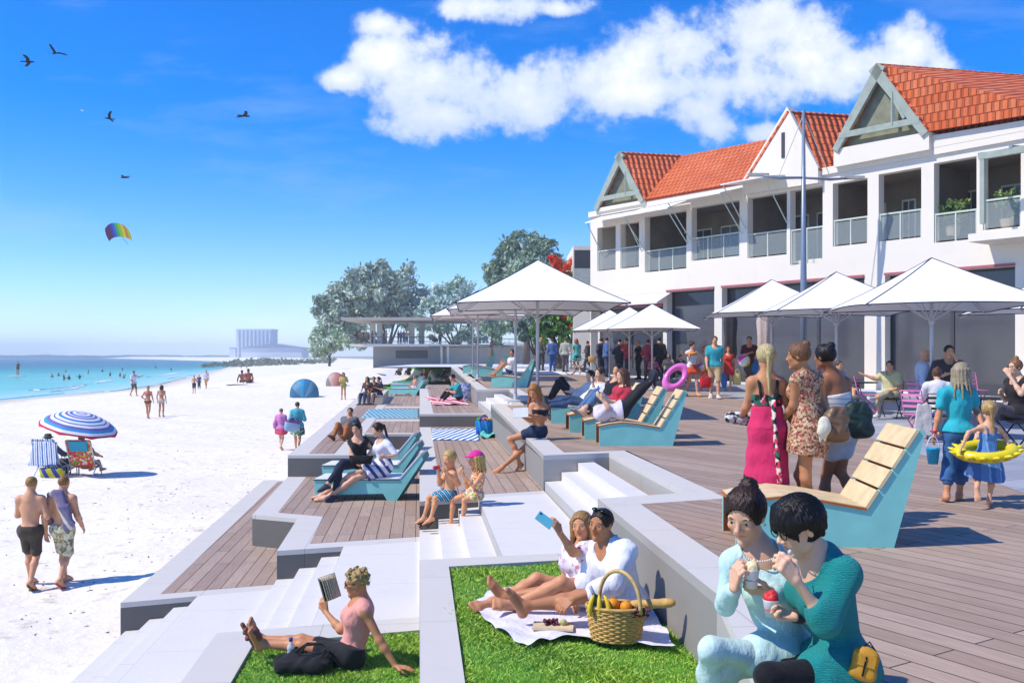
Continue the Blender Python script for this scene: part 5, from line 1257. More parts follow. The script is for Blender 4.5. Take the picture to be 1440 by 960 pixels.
# ---------------------------------------------------------------- parasols
CANVAS = NT('white_parasol_canvas'); CANVAS.set(Base_Color=A('#fbfbfb', .9), Roughness=.8); CANVAS = CANVAS.m
POLEM = mat('pale_steel', '#d5d6dc', .4, .04, 3, metal=.2); LINE = mat('dark_piping', '#26262a', .6, .05)
def parasol():
    t = thing('parasol', 'x', 'parasol', V(0, 0, 0), 'square white parasols on the promenade'); h, e, a = 2.05, 2.72, 3.92
    b = MB(); b.tube([(0, 0, .02), (0, 0, a - .06)], .042, 12); part('pole', b, POLEM, t, True)
    b = MB(); b.lathe([(.35, 0), (.35, .03), (.07, .05), (.06, .22), (.0001, .23)], (0, 0, 0), 20); part('base', b, POLEM, t)
    n = 8; C_ = [V(-h, -h, e), V(h, -h, e), V(h, h, e), V(-h, h, e)]; ap = V(0, 0, a); b = MB()
    for i in range(4):
        p, q = C_[i], C_[(i + 1) % 4]; vs = []; 
        for r in range(n + 1):
            f = r / n
            for k in range(n + 1):
                m = p + (q - p) * k / n; w = ap + (m - ap) * f; sag = math.sin(math.pi * k / n) * f * f * .05 - math.sin(math.pi * f) * .04
                vs.append(w - V(0, 0, .0) + V(0, 0, sag))
        b.add(vs, [(r * (n + 1) + k, (r + 1) * (n + 1) + k, (r + 1) * (n + 1) + k + 1, r * (n + 1) + k + 1) for r in range(n) for k in range(n)])
    cn = part('canopy', b, CANVAS, t)
    b = MB()
    for i in range(4):
        p, q = C_[i], C_[(i + 1) % 4]; b.tube([ap + (p - ap) * k / 8 - V(0, 0, math.sin(math.pi * k / 8) * .04 - .008) for k in range(9)], .011, 5); b.tube([p + (q - p) * k / 8 + V(0, 0, math.sin(math.pi * k / 8) * .05 - .004) for k in range(9)], .013, 5)
    part('piping', b, LINE, cn)
    hub = V(0, 0, e - .32)
    for i in range(4):
        p = C_[i]; b = MB(); b.tube([ap - V(0, 0, .12), p * .98 + V(0, 0, -.01)], .016, 5); part('rib', b, POLEM, t)
        b = MB(); b.tube([hub, ap + (p - ap) * .5 - V(0, 0, .08)], .014, 5); part('strut', b, POLEM, t)
        m = (C_[i] + C_[(i + 1) % 4]) / 2; b = MB(); b.tube([hub, ap + (m - ap) * .55 - V(0, 0, .08)], .014, 5); part('strut', b, POLEM, t)
    b = MB(); b.lathe([(.06, -.06), (.075, 0), (.06, .06)], hub, 12); part('hub', b, POLEM, t); return proto(t)
UM = parasol(); first = True
for x, y, d, rz, sc, lb in ((756, 583, 24, 2, 1.02, 'largest white parasol with its tip above the seated girl, front of the sea row'), (725, 570, 28.5, 2, 1.0, 'white parasol directly behind the largest one in the sea row'), (672, 538, 41, 3, 1.0, 'white parasol third along the sea row, beside the far loungers'), (665, 532, 46, 3, 1.0, 'rearmost white parasol of the sea row'),
                            (1310, 597, 21.8, -6, .99, 'big white parasol nearest the café tables on the right'), (1176, 575, 26.5, -6, .98, 'white parasol between the lamp mast and the big right one'), (1085, 560, 30.5, -6, .98, 'white parasol left of the lamp mast, behind the blonde woman'), (1500, 590, 24.5, -6, .98, 'white parasol cut off by the right edge of the view'),
                            (917, 530, 34, -6, .80, 'small white parasol nearest of three before the queue'), (885, 526, 37, -6, .79, 'small white parasol in the middle of the three by the queue'), (857, 523, 40, -6, .78, 'small white parasol farthest back of the three by the queue')):
    p = at(x, 500, d); p[2] = zg(d) + .012
    if first: o = UM; o.location = tuple(map(float, p)); o['label'] = lb; first = False; o.rotation_euler = (0, 0, R(rz))
    else: o = dup(UM, p, R(rz), lb)
    o.scale = (sc,) * 3
# ---------------------------------------------------------------- towels and mats
def sheetcloth(name, corners, m, label, cat, n=(26, 14), amp=.018, group=None, seed=1, thick=.012):
    """corners: 4 world points; a slightly rumpled piece of cloth with thickness"""
    a, b_, c, d = [np.asarray(p, float) for p in corners]; vs = []; fs = []
    for j in range(n[1] + 1):
        for i in range(n[0] + 1):
            u, v = i / n[0], j / n[1]; p = a * (1 - u) * (1 - v) + b_ * u * (1 - v) + c * u * v + d * (1 - u) * v
            w = math.sin(u * 9 + seed + 2 * math.sin(v * 5)) * math.sin(v * 7 + seed * 2 + u * 3); vs.append(p + V(0, 0, .006 + thick + amp * (.5 + .5 * w)))
    N_ = len(vs); k = n[0] + 1; vs += [p - V(0, 0, thick) for p in vs]
    for j in range(n[1]):
        for i in range(n[0]): q = j * k + i; fs += [(q, q + 1, q + k + 1, q + k), (N_ + q, N_ + q + k, N_ + q + k + 1, N_ + q + 1)]
    rim = [i for i in range(k)] + [j * k + n[0] for j in range(1, n[1] + 1)] + [n[1] * k + i for i in range(n[0] - 1, -1, -1)] + [j * k for j in range(n[1] - 1, 0, -1)]
    for p, q in zip(rim, rim[1:] + rim[:1]): fs.append((p, N_ + p, N_ + q, q))
    b = MB(); b.add(vs, fs); return solo(name, b, m, label, cat, group=group, smooth=True)
def ax_(p, q): d = q - p; return tuple(unit(d)), float(np.linalg.norm(d))
c = [onz(608, 619, -.6), onz(674, 620, -.6), onz(672, 604, -.6), onz(608, 603, -.6)]; ax, L = ax_(c[0], c[1])
sheetcloth('towel', c, striped('blue_white_stripes', [(.5, '#1f78c0'), (.5, '#ffffff')], 6.5 / L, ax, wob=.01), 'blue and white striped towel spread on the middle terrace', 'towel', seed=2)
c = [onz(676, 618, -.6), onz(704, 614, -.6), onz(698, 603, -.6), onz(674, 607, -.6)]
sheetcloth('towel', c, striped('turquoise_stripes', [(.7, '#2fbfae'), (.15, '#e9fbf6'), (.15, '#2fbfae')], 9, (.7, .7, 0)), 'crumpled turquoise towel beside the blue beach bag', 'towel', amp=.12, seed=5)
c = [onz(612, 570.5, -.18), onz(661, 569.5, -.18), onz(650, 558, -.18), onz(598, 559, -.18)]
sheetcloth('towel', c, striped('red_white_stripes', [(.42, '#d4122f'), (.16, '#ffffff'), (.22, '#e0315f'), (.2, '#ffffff')], 1.3, (1, .35, 0), wob=.05), 'red and white striped towel under the man in the teal shirt', 'towel', amp=.06, seed=3)
n = NT('blue_chequer'); ck = n.new('TexBrick'); ck.offset = .5; n.link(n.coords(), ck.inputs['Vector']); ck.inputs['Scale'].default_value = 3; ck.inputs['Color1'].default_value = (*A('#1f7f9c'), 1); ck.inputs['Color2'].default_value = (*A('#3f9cb4'), 1); ck.inputs['Mortar'].default_value = (*A('#d5eef0'), 1); ck.inputs['Mortar Size'].default_value = .07; ck.inputs['Brick Width'].default_value = .55; ck.inputs['Row Height'].default_value = 1.2; n.set(Roughness=.8); n.link(ck.outputs[0], n.b.inputs['Base Color'])
sheetcloth('mat', [onz(508, 588, -.6), onz(589, 588, -.6), onz(589, 575.5, -.6), onz(519, 575.5, -.6)], n.m, 'blue chequered mat laid across the far terrace', 'mat', amp=.004)
# picnic blanket
bd = [(664, 848), (676, 868), (697, 884), (722, 902), (742, 909), (765, 903), (800, 897), (850, 901), (905, 909), (948, 915), (940, 893), (922, 868), (905, 846), (862, 828), (800, 822), (740, 826), (690, 834)]
Zl = -.595; ctr = onz(800, 866, Zl); pts = [onz(*p, Zl) for p in bd]; b = MB(); nr, na = 16, 120; vs = []
for r_ in range(1, nr + 1):
    for k in range(na):
        t = k / na * len(pts); i = int(t); f_ = t - i; p = pts[i] * (1 - f_) + pts[(i + 1) % len(pts)] * f_; e = 1 + .012 * math.sin(k * .9) * (r_ / nr); p = ctr + (p - ctr) * (r_ / nr) * e
        h = .012 + .02 * abs(math.sin(p[0] * 7 + math.sin(p[1] * 6) * 2)) * (r_ / nr) ** 2 + .016 * math.sin(p[0] * 17 + p[1] * 9) * math.sin(p[1] * 13) * (r_ / nr); vs.append(p + V(0, 0, max(.003, h)))
vs.append(ctr + V(0, 0, .012)); fs = [((r_ * na) + k, (r_ * na) + (k + 1) % na, (r_ + 1) * na + (k + 1) % na, (r_ + 1) * na + k) for r_ in range(nr - 1) for k in range(na)] + [(nr * na, (k + 1) % na, k) for k in range(na)]
fs = [f_[::-1] for f_ in fs]
b.add(vs, fs); solo('blanket', b, cloth('#f3f0fb'), 'rumpled white blanket spread under the picnic couple', 'blanket', smooth=True)
# ---------------------------------------------------------------- picnic basket and food
WICK = mat('wicker', '#d8ab62', .5, .25, 30, .5, 60); bp = onz(866, 899, Zl + .01); bx = basis(V(1, -.16, 0)); T = bx
bk = thing('picnic_basket', 'wicker picnic basket with a hooped handle, full of food', 'basket', bp); rows = 15
def el(z): f_ = z / .27; return .19 + .045 * f_, .125 + .03 * f_
b = MB()
for i in range(rows):
    z = .012 + .25 * i / (rows - 1); ra, rb = el(z); pts = []
    for k in range(57): a = 2 * math.pi * k / 56; w = .006 * math.sin(a * 14 + math.pi * i); pts.append(bp + T[0] * (ra + w) * math.cos(a) + T[1] * (rb + w) * math.sin(a) + V(0, 0, z))
    b.tube(pts, .0095, 6, False)
for k in range(28):
    a = 2 * math.pi * (k + .5) / 28; b.tube([bp + T[0] * el(z)[0] * math.cos(a) + T[1] * el(z)[1] * math.sin(a) + V(0, 0, z) for z in (.0, .14, .275)], .007, 5)
part('basket_body', b, WICK, bk, True)
b = MB(); pts = [bp + T[0] * .237 * math.cos(2 * math.pi * k / 40) + T[1] * .158 * math.sin(2 * math.pi * k / 40) + V(0, 0, .275) for k in range(41)]; b.tube(pts, .014, 7, False); part('rim', b, WICK, bk, True)
b = MB(); b.lathe([(.0001, .02), (1, .02)], bp, 24, (.18, .12), T); part('base', b, BROWN, bk)
b = MB(); pts = [bp + T[1] * .155 * math.cos(a) + T[0] * .03 + V(0, 0, .26 + .24 * math.sin(a)) for a in np.linspace(0, math.pi, 30)]; pts = [bp + T[0] * (.03 - .17 * math.cos(a)) - T[1] * (.03 - .11 * math.cos(a)) + V(0, 0, .25 + .31 * math.sin(a) ** .8) for a in np.linspace(0, math.pi, 30)]
b.tube(pts, .017, 7); b.tube([p + V(0, 0, .008) + T[0] * .008 * math.sin(i * 1.9) for i, p in enumerate(pts)], .009, 5); part('handle', b, mat('pale_wicker', '#d9b878', .5, .2, 20), bk, True)
def bl_at(x, y, z): return bp + T[0] * x + T[1] * y + V(0, 0, z)
for x, y, z, lb in ((-.02, -.06, .30, 'left orange in the picnic basket, next to the bananas'), (.085, -.07, .285, 'right orange in the picnic basket, by the grapes')):
    b = MB(); b.ball(bl_at(x, y, z), .05, 16); solo('orange', b, mat('orange_peel', '#f79a1a', .45, .08, 20, .4, 160), lb, 'orange', group='oranges in the basket', smooth=True)
for i in range(3):
    b = MB(); o = bl_at(-.17 + .032 * i, -.09, .36); b.tube([o + V(.008 * i, -.01 - .03 * math.sin(t * 2.4), -.17 * t + .02) + T[0] * .035 * math.sin(t * 2.6) * (i - 1) for t in np.linspace(0, 1, 8)], [.006, .014, .018, .02, .02, .018, .013, .005], 7)
    solo('banana', b, mat('banana_skin', '#f2cf2f', .5, .12, 12), ('leftmost of the three bananas hanging over the basket edge', 'middle one of the three bananas at the basket edge', 'banana closest to the orange in the basket')[i], 'banana', group='bananas in the basket', smooth=True)
bo = thing('wine_bottle', 'dark green wine bottle leaning out of the basket', 'bottle', bl_at(-.12, .02, .2)); ba = basis(unit(V(-.45, -.1, 1)), V(0, 1, 0)); AX = (ba[1], ba[2], ba[0])
b = MB(); b.lathe([(.0001, 0), (.037, 0), (.037, .17), (.03, .2), (.014, .225), (.0135, .24)], bl_at(-.09, .02, .16), 16, (1, 1), AX); part('glass', b, mat('green_glass', '#27401f', .1, .05, spec=.6), bo, True)
b = MB(); b.lathe([(.0145, .225), (.0155, .23), (.0155, .295), (.0001, .296)], bl_at(-.09, .02, .16), 14, (1, 1), AX); part('foil', b, mat('pale_foil', '#c9cbe0', .3, .05, metal=.4), bo, True); b = MB(); b.lathe([(.0375, .05), (.0378, .14)], bl_at(-.09, .02, .16), 16, (1, 1), AX); part('label', b, mat('label_blue', '#34456a', .6), bo, True)
def grapes(c, n, label, seed, sp):
    r = random.Random(seed); b = MB()
    for i in range(n): g3_ = [max(-1.3, min(1.3, r.gauss(0, .75))) for _ in range(3)]; b.ball(c + V(g3_[0] * sp[0], g3_[1] * sp[1], abs(g3_[2]) * sp[2]), .0135, 8)
    return solo('grapes', b, mat('grape_skin', '#5a1430', .3, .3, 25, spec=.5), label, 'grapes', smooth=True)
grapes(bl_at(.2, -.10, .23), 46, 'bunch of dark red grapes spilling over the basket rim', 3, (.045, .03, .045))
b = MB(); a0, a1 = bl_at(.10, .0, .285), bl_at(.47, -.06, .335); b.tube([a0 + (a1 - a0) * t for t in np.linspace(0, 1, 12)], [.02, .034] + [.037 + .002 * math.sin(i * 2.2) for i in range(9)] + [.02], 10); solo('baguette', b, mat('bread_crust', '#d9ab66', .7, .25, 18, .4, 40), 'crusty baguette sticking out of the basket to the right', 'bread', smooth=True)
brd = onz(778, 880, Zl + .035); b = MB(); b.box(brd, (.34, .19, .02), basis(V(1, -.12, 0))); solo('cutting_board', b, mat('pale_board', '#ead2aa', .5, .12, 10), 'pale wooden cutting board on the white blanket', 'board')
grapes(brd + V(-.02, .02, .02), 34, 'bunch of red grapes lying on the cutting board', 5, (.04, .03, .022))
b = MB(); b.ball(brd + V(.085, .0, .035), .026, 12, (1.2, 1, .9)); solo('pear', b, mat('pale_pear', '#c2c07a', .5, .15, 10), 'small pale pear on the cutting board by the grapes', 'pear', smooth=True)
# ---------------------------------------------------------------- reader's things
p = onz(425, 940, -1.1); bg = thing('tote_bag', 'soft black bag lying on the grass by the reading woman', 'bag', p)
f = Field(p + V(-.4, -.3, -.05), p + V(.45, .3, .35), .008)
f.group([ell(p + V(0, 0, .06), (.25, .13, .07), np.eye(3)), ell(p + V(-.13, .02, .05), (.12, .11, .05), np.eye(3)), ell(p + V(.14, -.03, .06), (.13, .12, .07), np.eye(3)), cap(p + V(-.18, -.08, .04), p + V(.2, -.1, .05), .04), cap(p + V(-.1, .06, .1), p + V(-.06, .04, .15), .05, .03)], k=.06)
P_, Q_ = f.quads(); w = np.sin(P_ @ V(30, 9, 22) + 2 * np.sin(P_ @ V(-12, 25, 9))); P_ = P_ + np.outer(w, V(.3, .3, 1)) * .011
BLK = cloth('#1d1d1f'); o = link('bag_body', npmesh('bag_body', P_, Q_, BLK, p), parent=bg)
for dx in (0, .05): b = MB(); b.tube([p + V(-.05 + dx, -.06, .17), p + V(.05, -.02 - dx, .235), p + V(.17, .02, .22), p + V(.24, -.01, .17), p + V(.2 + dx, -.1, .16)], .011, 6); part('strap', b, BLK, bg, True)
p = onz(409, 938, -1.1); wb = thing('water_bottle', 'clear plastic water bottle with a blue cap beside the black bag', 'bottle', p + V(0, 0, .0)); CLR = NT('clear_plastic'); CLR.set(Base_Color=(.75, .82, .86), Roughness=.12, Alpha=.55); b = MB(); b.lathe([(.0001, 0), (.034, .003), (.034, .13), (.03, .16), (.036, .175), (.03, .2), (.014, .225), (.014, .24)], p, 16); part('body', b, CLR.m, wb, True)
b = MB(); b.lathe([(.017, .238), (.017, .268), (.0001, .27)], p, 14); part('cap', b, mat('blue_cap', '#1f4fae', .4), wb, True); b = MB(); b.lathe([(.0345, .05), (.0345, .12)], p, 16); part('label', b, mat('grey_label', '#aab4cc', .5, .2, 30), wb)
bc = at(451.5, 829, 8.62); ck = thing('book', 'open paperback held up by the reading woman', 'book', bc); e1 = unit(V(-.30, .1, .95)); e2 = unit(V(.55, .83, .05)); e2 = unit(e2 - e1 * (e1 @ e2)); nn = np.cross(e1, e2)
X1_ = unit(V(1, 0, .30)); Y1_ = np.cross(e1, X1_); X1_ = np.cross(Y1_, e1)
for i_, a_ in enumerate(np.linspace(-1.25, .35, 12)):
    w_ = X1_ * math.cos(a_) + Y1_ * math.sin(a_) * (1 if Y1_[1] > 0 else -1); cv = i_ in (0, 11); b = MB(); b.box(bc + w_ * .075 + X1_ * .004 * i_ * .3, (.225 if cv else .215, .15 if cv else .14 + .008 * math.sin(i_ * 2.2), .004 if cv else .007), (e1, w_, np.cross(e1, w_)))
    part('cover' if cv else 'pages', b, mat('book_cover', '#a8a29a' if i_ else '#5f574c', .6, .1) if cv else mat('book_pages', '#e9dcb8', .8, .12, 40), ck)
# ---------------------------------------------------------------- bags on the terraces
def bag(name, label, p, size, m, hm, handle=True, group=None, yaw=0., flare=1.12, stuff=None):
    """soft open bag: tapered body, two loop handles"""
    w, d, h = size; X_ = V(math.cos(yaw), math.sin(yaw), 0); Y_ = V(-math.sin(yaw), math.cos(yaw), 0); t = thing(name, label, 'bag', p, group); b = MB(); vs = []; n = 28; lv = ((0, .82, .82), (.03, .95, .95), (.5, 1, 1.05), (.85, flare, 1.0), (1, flare * .98, .85))
    for z, fx, fy in lv:
        for k in range(n): a = 2 * math.pi * k / n; c_, s_ = math.cos(a), math.sin(a); q = (abs(c_) ** 3 + abs(s_) ** 3) ** (-1 / 3); vs.append(p + X_ * w / 2 * fx * c_ * q + Y_ * d / 2 * fy * s_ * q + V(0, 0, z * h + .006 * math.sin(k * 2.1 + z * 9)))
    m_ = len(lv); fs = [(i * n + k, i * n + (k + 1) % n, (i + 1) * n + (k + 1) % n, (i + 1) * n + k) for i in range(m_ - 1) for k in range(n)] + [tuple(range(n))[::-1]]
    b.add(vs, fs); vs2 = [v * 1. for v in vs[-n:]]; b.add([v - V(0, 0, .05 * h) for v in vs2], [tuple(range(n))]); part('bag_body', b, m, t, True)
    if handle:
        for s_ in (-1, 1):
            b = MB(); b.tube([p + X_ * w * .25 * math.cos(a) + Y_ * s_ * d * .42 + V(0, 0, h * (.92 + .42 * math.sin(a))) for a in np.linspace(0, math.pi, 12)], .012 * w / .4, 6); part('handle', b, hm, t, True)
    return t
BT = onz(681, 611, -.6); bag('beach_bag', 'bright blue beach bag stuffed with towels on the middle terrace', BT, (.5, .3, .42), striped('blue_bag', [(.5, '#1a78c8'), (.25, '#27a7d6'), (.25, '#1a5fae')], 5, (1, 0, .2)), mat('blue_strap', '#1548a0', .6), flare=1.05)
for i, (dx, c_) in enumerate(((-.14, '#3fae4a'), (.0, '#e8607a'), (.13, '#f0d35a'))):
    b = MB(); b.ball(BT + V(dx, .02 * i, .44), .085, 12, (1, .9, .8)); solo('rolled_towel', b, cloth(c_), ('green', 'pink', 'yellow')[i] + ' rolled towel poking out of the blue beach bag', 'towel', group='rolled towels in the blue bag', smooth=True)
bag('backpack', 'blue and white patterned cloth bag behind the man on the red towel', onz(653.5, 563.5, -.18), (.62, .42, .74), floral('blue_pattern', ['#6f86c4', '#cfd8f0', '#8fa2d6', '#e8ecf8'], 16), mat('blue_strap', '#1548a0', .6), False, flare=.8)
# ---------------------------------------------------------------- things on the sand
SZ = -2.15
def sandpt(px, py):
    d = 3.85 * F / (py - HY)
    for _ in range(30): p = at(px, py, d); z = float(sz(np.array([p[0]]), np.array([d]))[0]); d = .5 * d + .5 * (CAMZ - z) * F / (py - HY)
    p = at(px, py, d); p[2] = float(sz(np.array([p[0]]), np.array([d]))[0]); return p
def dome(name, label, p, w, h, dp, cols, cat='tent', yaw=0, door=None):
    t = thing(name, label, cat, p); n = 16; X_ = V(math.cos(yaw), math.sin(yaw), 0); Y_ = V(-math.sin(yaw), math.cos(yaw), 0)
    for gi, c_ in enumerate(cols):
        a0, a1 = math.pi * gi / len(cols), math.pi * (gi + 1) / len(cols); b = MB(); vs = []
        for i in range(9):
            for j in range(9):
                a = a0 + (a1 - a0) * i / 8; e = math.pi * j / 8        # a sweeps left-right, e front-back
                vs.append(p + X_ * (-math.cos(a)) * w / 2 * (.15 + .85 * math.sin(e) ** .7) + Y_ * (-math.cos(e)) * dp / 2 + V(0, 0, math.sin(a) ** .75 * h * math.sin(e) ** .7))
        b.add(vs, [(i * 9 + j, i * 9 + j + 1, (i + 1) * 9 + j + 1, (i + 1) * 9 + j) for i in range(8) for j in range(8)]); part('panel', b, mat('tent_cloth' + c_, c_, .6, .08), t, True)
    b = MB(); pts = [p + X_ * (-math.cos(a)) * w / 2 * 1.0 + V(0, 0, math.sin(a) ** .75 * h * 1.01) for a in np.linspace(0, math.pi, 20)]; b.tube(pts, .025, 5); part('pole', b, mat('tent_pole', '#3a4a52', .5), t)
    return t
dome('beach_tent', 'blue and teal dome tent pitched on the sand', sandpt(428, 558), 2.4, 1.5, 2.2, ['#2f6d92', '#5f8fa8', '#3f9fc4', '#2f86b0', '#7fa8ba', '#3a8fb0'], yaw=.15)
dome('beach_tent', 'small salmon pink tent beside the woman in the yellow top', sandpt(472, 543), 1.9, 1.35, 1.8, ['#8f7f74', '#c9a79a', '#d88a78', '#c97f70'], yaw=-.1)
# parasol on the beach
FRAME = mat('white_tube', '#dfe3e6', .35, .04, metal=.3)
pb = sandpt(108, 668); bu = thing('beach_parasol', 'striped blue and white beach parasol with a red rim, tilted', 'parasol', pb); s = pb[1] / F
hub = at(111, 600, pb[1] + .1); axd = unit(V(.25, -.10, 1)); AXB = basis(axd, V(0, 1, 0)); AXB = (AXB[1], AXB[2], AXB[0])
b = MB(); b.tube([pb + V(.02, .1, -.1), hub - axd * .0, hub + axd * .45], .022, 8); part('pole', b, FRAME, bu, True)
cols = ['#e8e8f4', '#b8a8d8', '#ffffff', '#3f7fd0', '#ffffff', '#8f7fc0', '#ffffff', '#4f8fd0', '#ffffff', '#5a6fc0', '#ffffff', '#7a6fb8', '#3fa0d8', '#ffffff', '#d8264a']; mats = [mat('parasol_cloth' + c_, c_, .7, .05) for c_ in cols]; b = MB(); n = 64; Rr_ = 1.2; m_ = 27
grid = []
for i in range(m_ + 1):
    f_ = i / m_; 
    for k in range(n): a = 2 * math.pi * k / n; sc_ = 1 - .035 * f_ * abs(math.sin(a * 4)) ; q = Rr_ * f_ * sc_; grid.append(hub + AXB[0] * q * math.cos(a) + AXB[1] * q * math.sin(a) + axd * (.46 * (1 - f_ ** 2.1) - (.05 * (1 - abs(math.sin(a * 4))) if i == m_ else 0)))
b.v = [tuple(g) for g in grid]
for i in range(m_):
    for k in range(n): b.f.append((i * n + k, (i + 1) * n + k, (i + 1) * n + (k + 1) % n, i * n + (k + 1) % n)); b.mi.append(min(14, i * 15 // m_))
part('canopy', b, mats, bu, True)
b = MB(); gl = []
for i in range(m_ + 1):
    f_ = i / m_
    for k in range(n): a = 2 * math.pi * k / n; q = Rr_ * f_ * .985 * (1 - .035 * f_ * abs(math.sin(a * 4))); gl.append(hub + AXB[0] * q * math.cos(a) + AXB[1] * q * math.sin(a) + axd * (.46 * (1 - f_ ** 2.1) - .02))
b.add(gl, [(i * n + k, i * n + (k + 1) % n, (i + 1) * n + (k + 1) % n, (i + 1) * n + k) for i in range(m_) for k in range(n)]); part('lining', b, mat('grey_lining', '#9b9aa6', .8), bu, True)
for k in range(8): b = MB(); a = 2 * math.pi * k / 8; b.tube([hub + axd * .42, hub + (AXB[0] * math.cos(a) + AXB[1] * math.sin(a)) * .7 + axd * .25, hub + (AXB[0] * math.cos(a) + AXB[1] * math.sin(a)) * 1.15 + axd * .0], .01, 4); part('rib', b, FRAME, bu)
def beach_chair(label, p, yaw, back, w=.62, head=None):
    """low folding chair seen from behind; yaw = the way it faces"""
    f = V(math.sin(R(yaw)), -math.cos(R(yaw)), 0); r = V(-math.cos(R(yaw)), -math.sin(R(yaw)), 0); t = thing('beach_chair', label, 'chair', p); up = V(0, 0, 1); bt = -f * .36 + up * .95
    for s_ in (-1, 1):
        b = MB(); o = p + r * s_ * w / 2; b.tube([o - f * .1 + up * .28, o - f * .1 + up * .28 + bt * .5, o - f * .1 + up * .28 + bt * .92], .018, 6); b.tube([o + f * .35 + up * .30, o - f * .12 + up * .26], .018, 6); b.tube([o + f * .3, o + f * .28 + up * .3, o - f * .22 + up * .56], .018, 6); b.tube([o - f * .3, o - f * .05 + up * .3], .018, 6); part('frame', b, FRAME, t, True)
    b = MB(); b.tube([p - r * w / 2 - f * .3, p + r * w / 2 - f * .3], .018, 6); b.tube([p - r * w / 2 + f * .3, p + r * w / 2 + f * .3], .018, 6); part('crossbar', b, FRAME, t, True)
    b = MB(); b.box(p + f * .12 + up * .29, (w - .03, .5, .02), (r, f, up)); part('seat', b, back, t)
    b = MB(); d = unit(bt); b.box(p - f * .1 + up * .28 + bt * .5, (w - .03, np.linalg.norm(bt) * .9, .02), (r, d, np.cross(r, d))); bk_ = part('backrest', b, back, t)
    if head: b = MB(); b.box(p - f * .145 + up * .28 + bt * .74, (w * .72, .34, .05), (r, d, np.cross(r, d))); part('pocket', b, head, bk_)
    return t
P1 = sandpt(119, 669); P2 = sandpt(72, 668)
beach_chair('bright floral beach chair with a blue pocket on its back', P1, 178, floral('chair_floral', ['#e8452f', '#f2b84a', '#e85a6a', '#7fae4a', '#f5e2c0', '#e8452f'], 14), .80, mat('blue_pocket', '#2fa3c0', .7, .06))
beach_chair('beach chair draped with a blue and white striped towel', P2, 172, striped('blue_towel', [(.3, '#3f74b4'), (.3, '#f4f4f4'), (.2, '#8fb0d8'), (.2, '#ffffff')], 6, (1, 0, .2)), .78)
c = P2 + V(-.36, -.42, 1.08), P2 + V(.42, -.46, 1.06); sheetcloth('towel', [c[0] + V(-.05, -.18, -.75), c[1] + V(.02, -.10, -.7), c[1], c[0]], striped('blue_towel2', [(.3, '#3f74b4'), (.3, '#f4f4f4'), (.2, '#8fb0d8'), (.2, '#ffffff')], 7, (1, 0, .15)), 'blue and white striped towel hanging over the left beach chair', 'towel', amp=.05)
bag('beach_bag', 'dark backpack standing between the two beach chairs', sandpt(92, 666), (.34, .26, .5), cloth('#3a4250'), cloth('#2a2f3a'), True, flare=.85)
bag('beach_bag', 'yellow and blue bag under the towel-draped beach chair', sandpt(74, 671), (.75, .3, .3), striped('yellow_blue', [(.55, '#c9c02f'), (.45, '#2f4a96')], 3, (1, 0, .6)), cloth('#2f4a96'), True, flare=1.05)
# seaweed scraps and footprints
r = np.random.default_rng(9); vs = []; fs = []
for i in range(900):
    px = r.uniform(0, 560); py = 515 + 400 * r.uniform(0, 1) ** 1.3
    if px > 590 - (py - 500) * 1.06 - 6: continue
    d = 3.85 * F / (py - HY)
    if d > 110: continue
    p = at(px, py, d); 
    if p[0] < shore(d) + 4: continue
    z = float(sz(np.array([p[0]]), np.array([d]))[0]); k = len(vs); a = r.uniform(0, 3.14); L = r.uniform(.015, .06) * (1 + .012 * d) * (1.8 if r.uniform() < .07 else 1); w = L * r.uniform(.12, .4); e = V(math.cos(a), math.sin(a), 0); g = V(-e[1], e[0], 0)
    if (px - 330) ** 2 / 200 ** 2 + (py - 700) ** 2 / 120 ** 2 > 1 and r.uniform() < .55: continue
    c = V(p[0], d, z); vs += [c - e * L + V(0, 0, -.01), c - g * w + V(0, 0, .012), c + e * L * .9 + V(0, 0, -.01), c + g * w + V(0, 0, .012), c + V(0, 0, .018)]; fs += [(k, k + 1, k + 4), (k + 1, k + 2, k + 4), (k + 2, k + 3, k + 4), (k + 3, k, k + 4)]
b = MB(); b.add(vs, fs); tag(link('seaweed', b.mesh('seaweed', mat('dry_seaweed', '#8a8274', .9, .4, 3))), 'scattered dark scraps of dry seaweed on the sand', 'seaweed', kind='stuff')
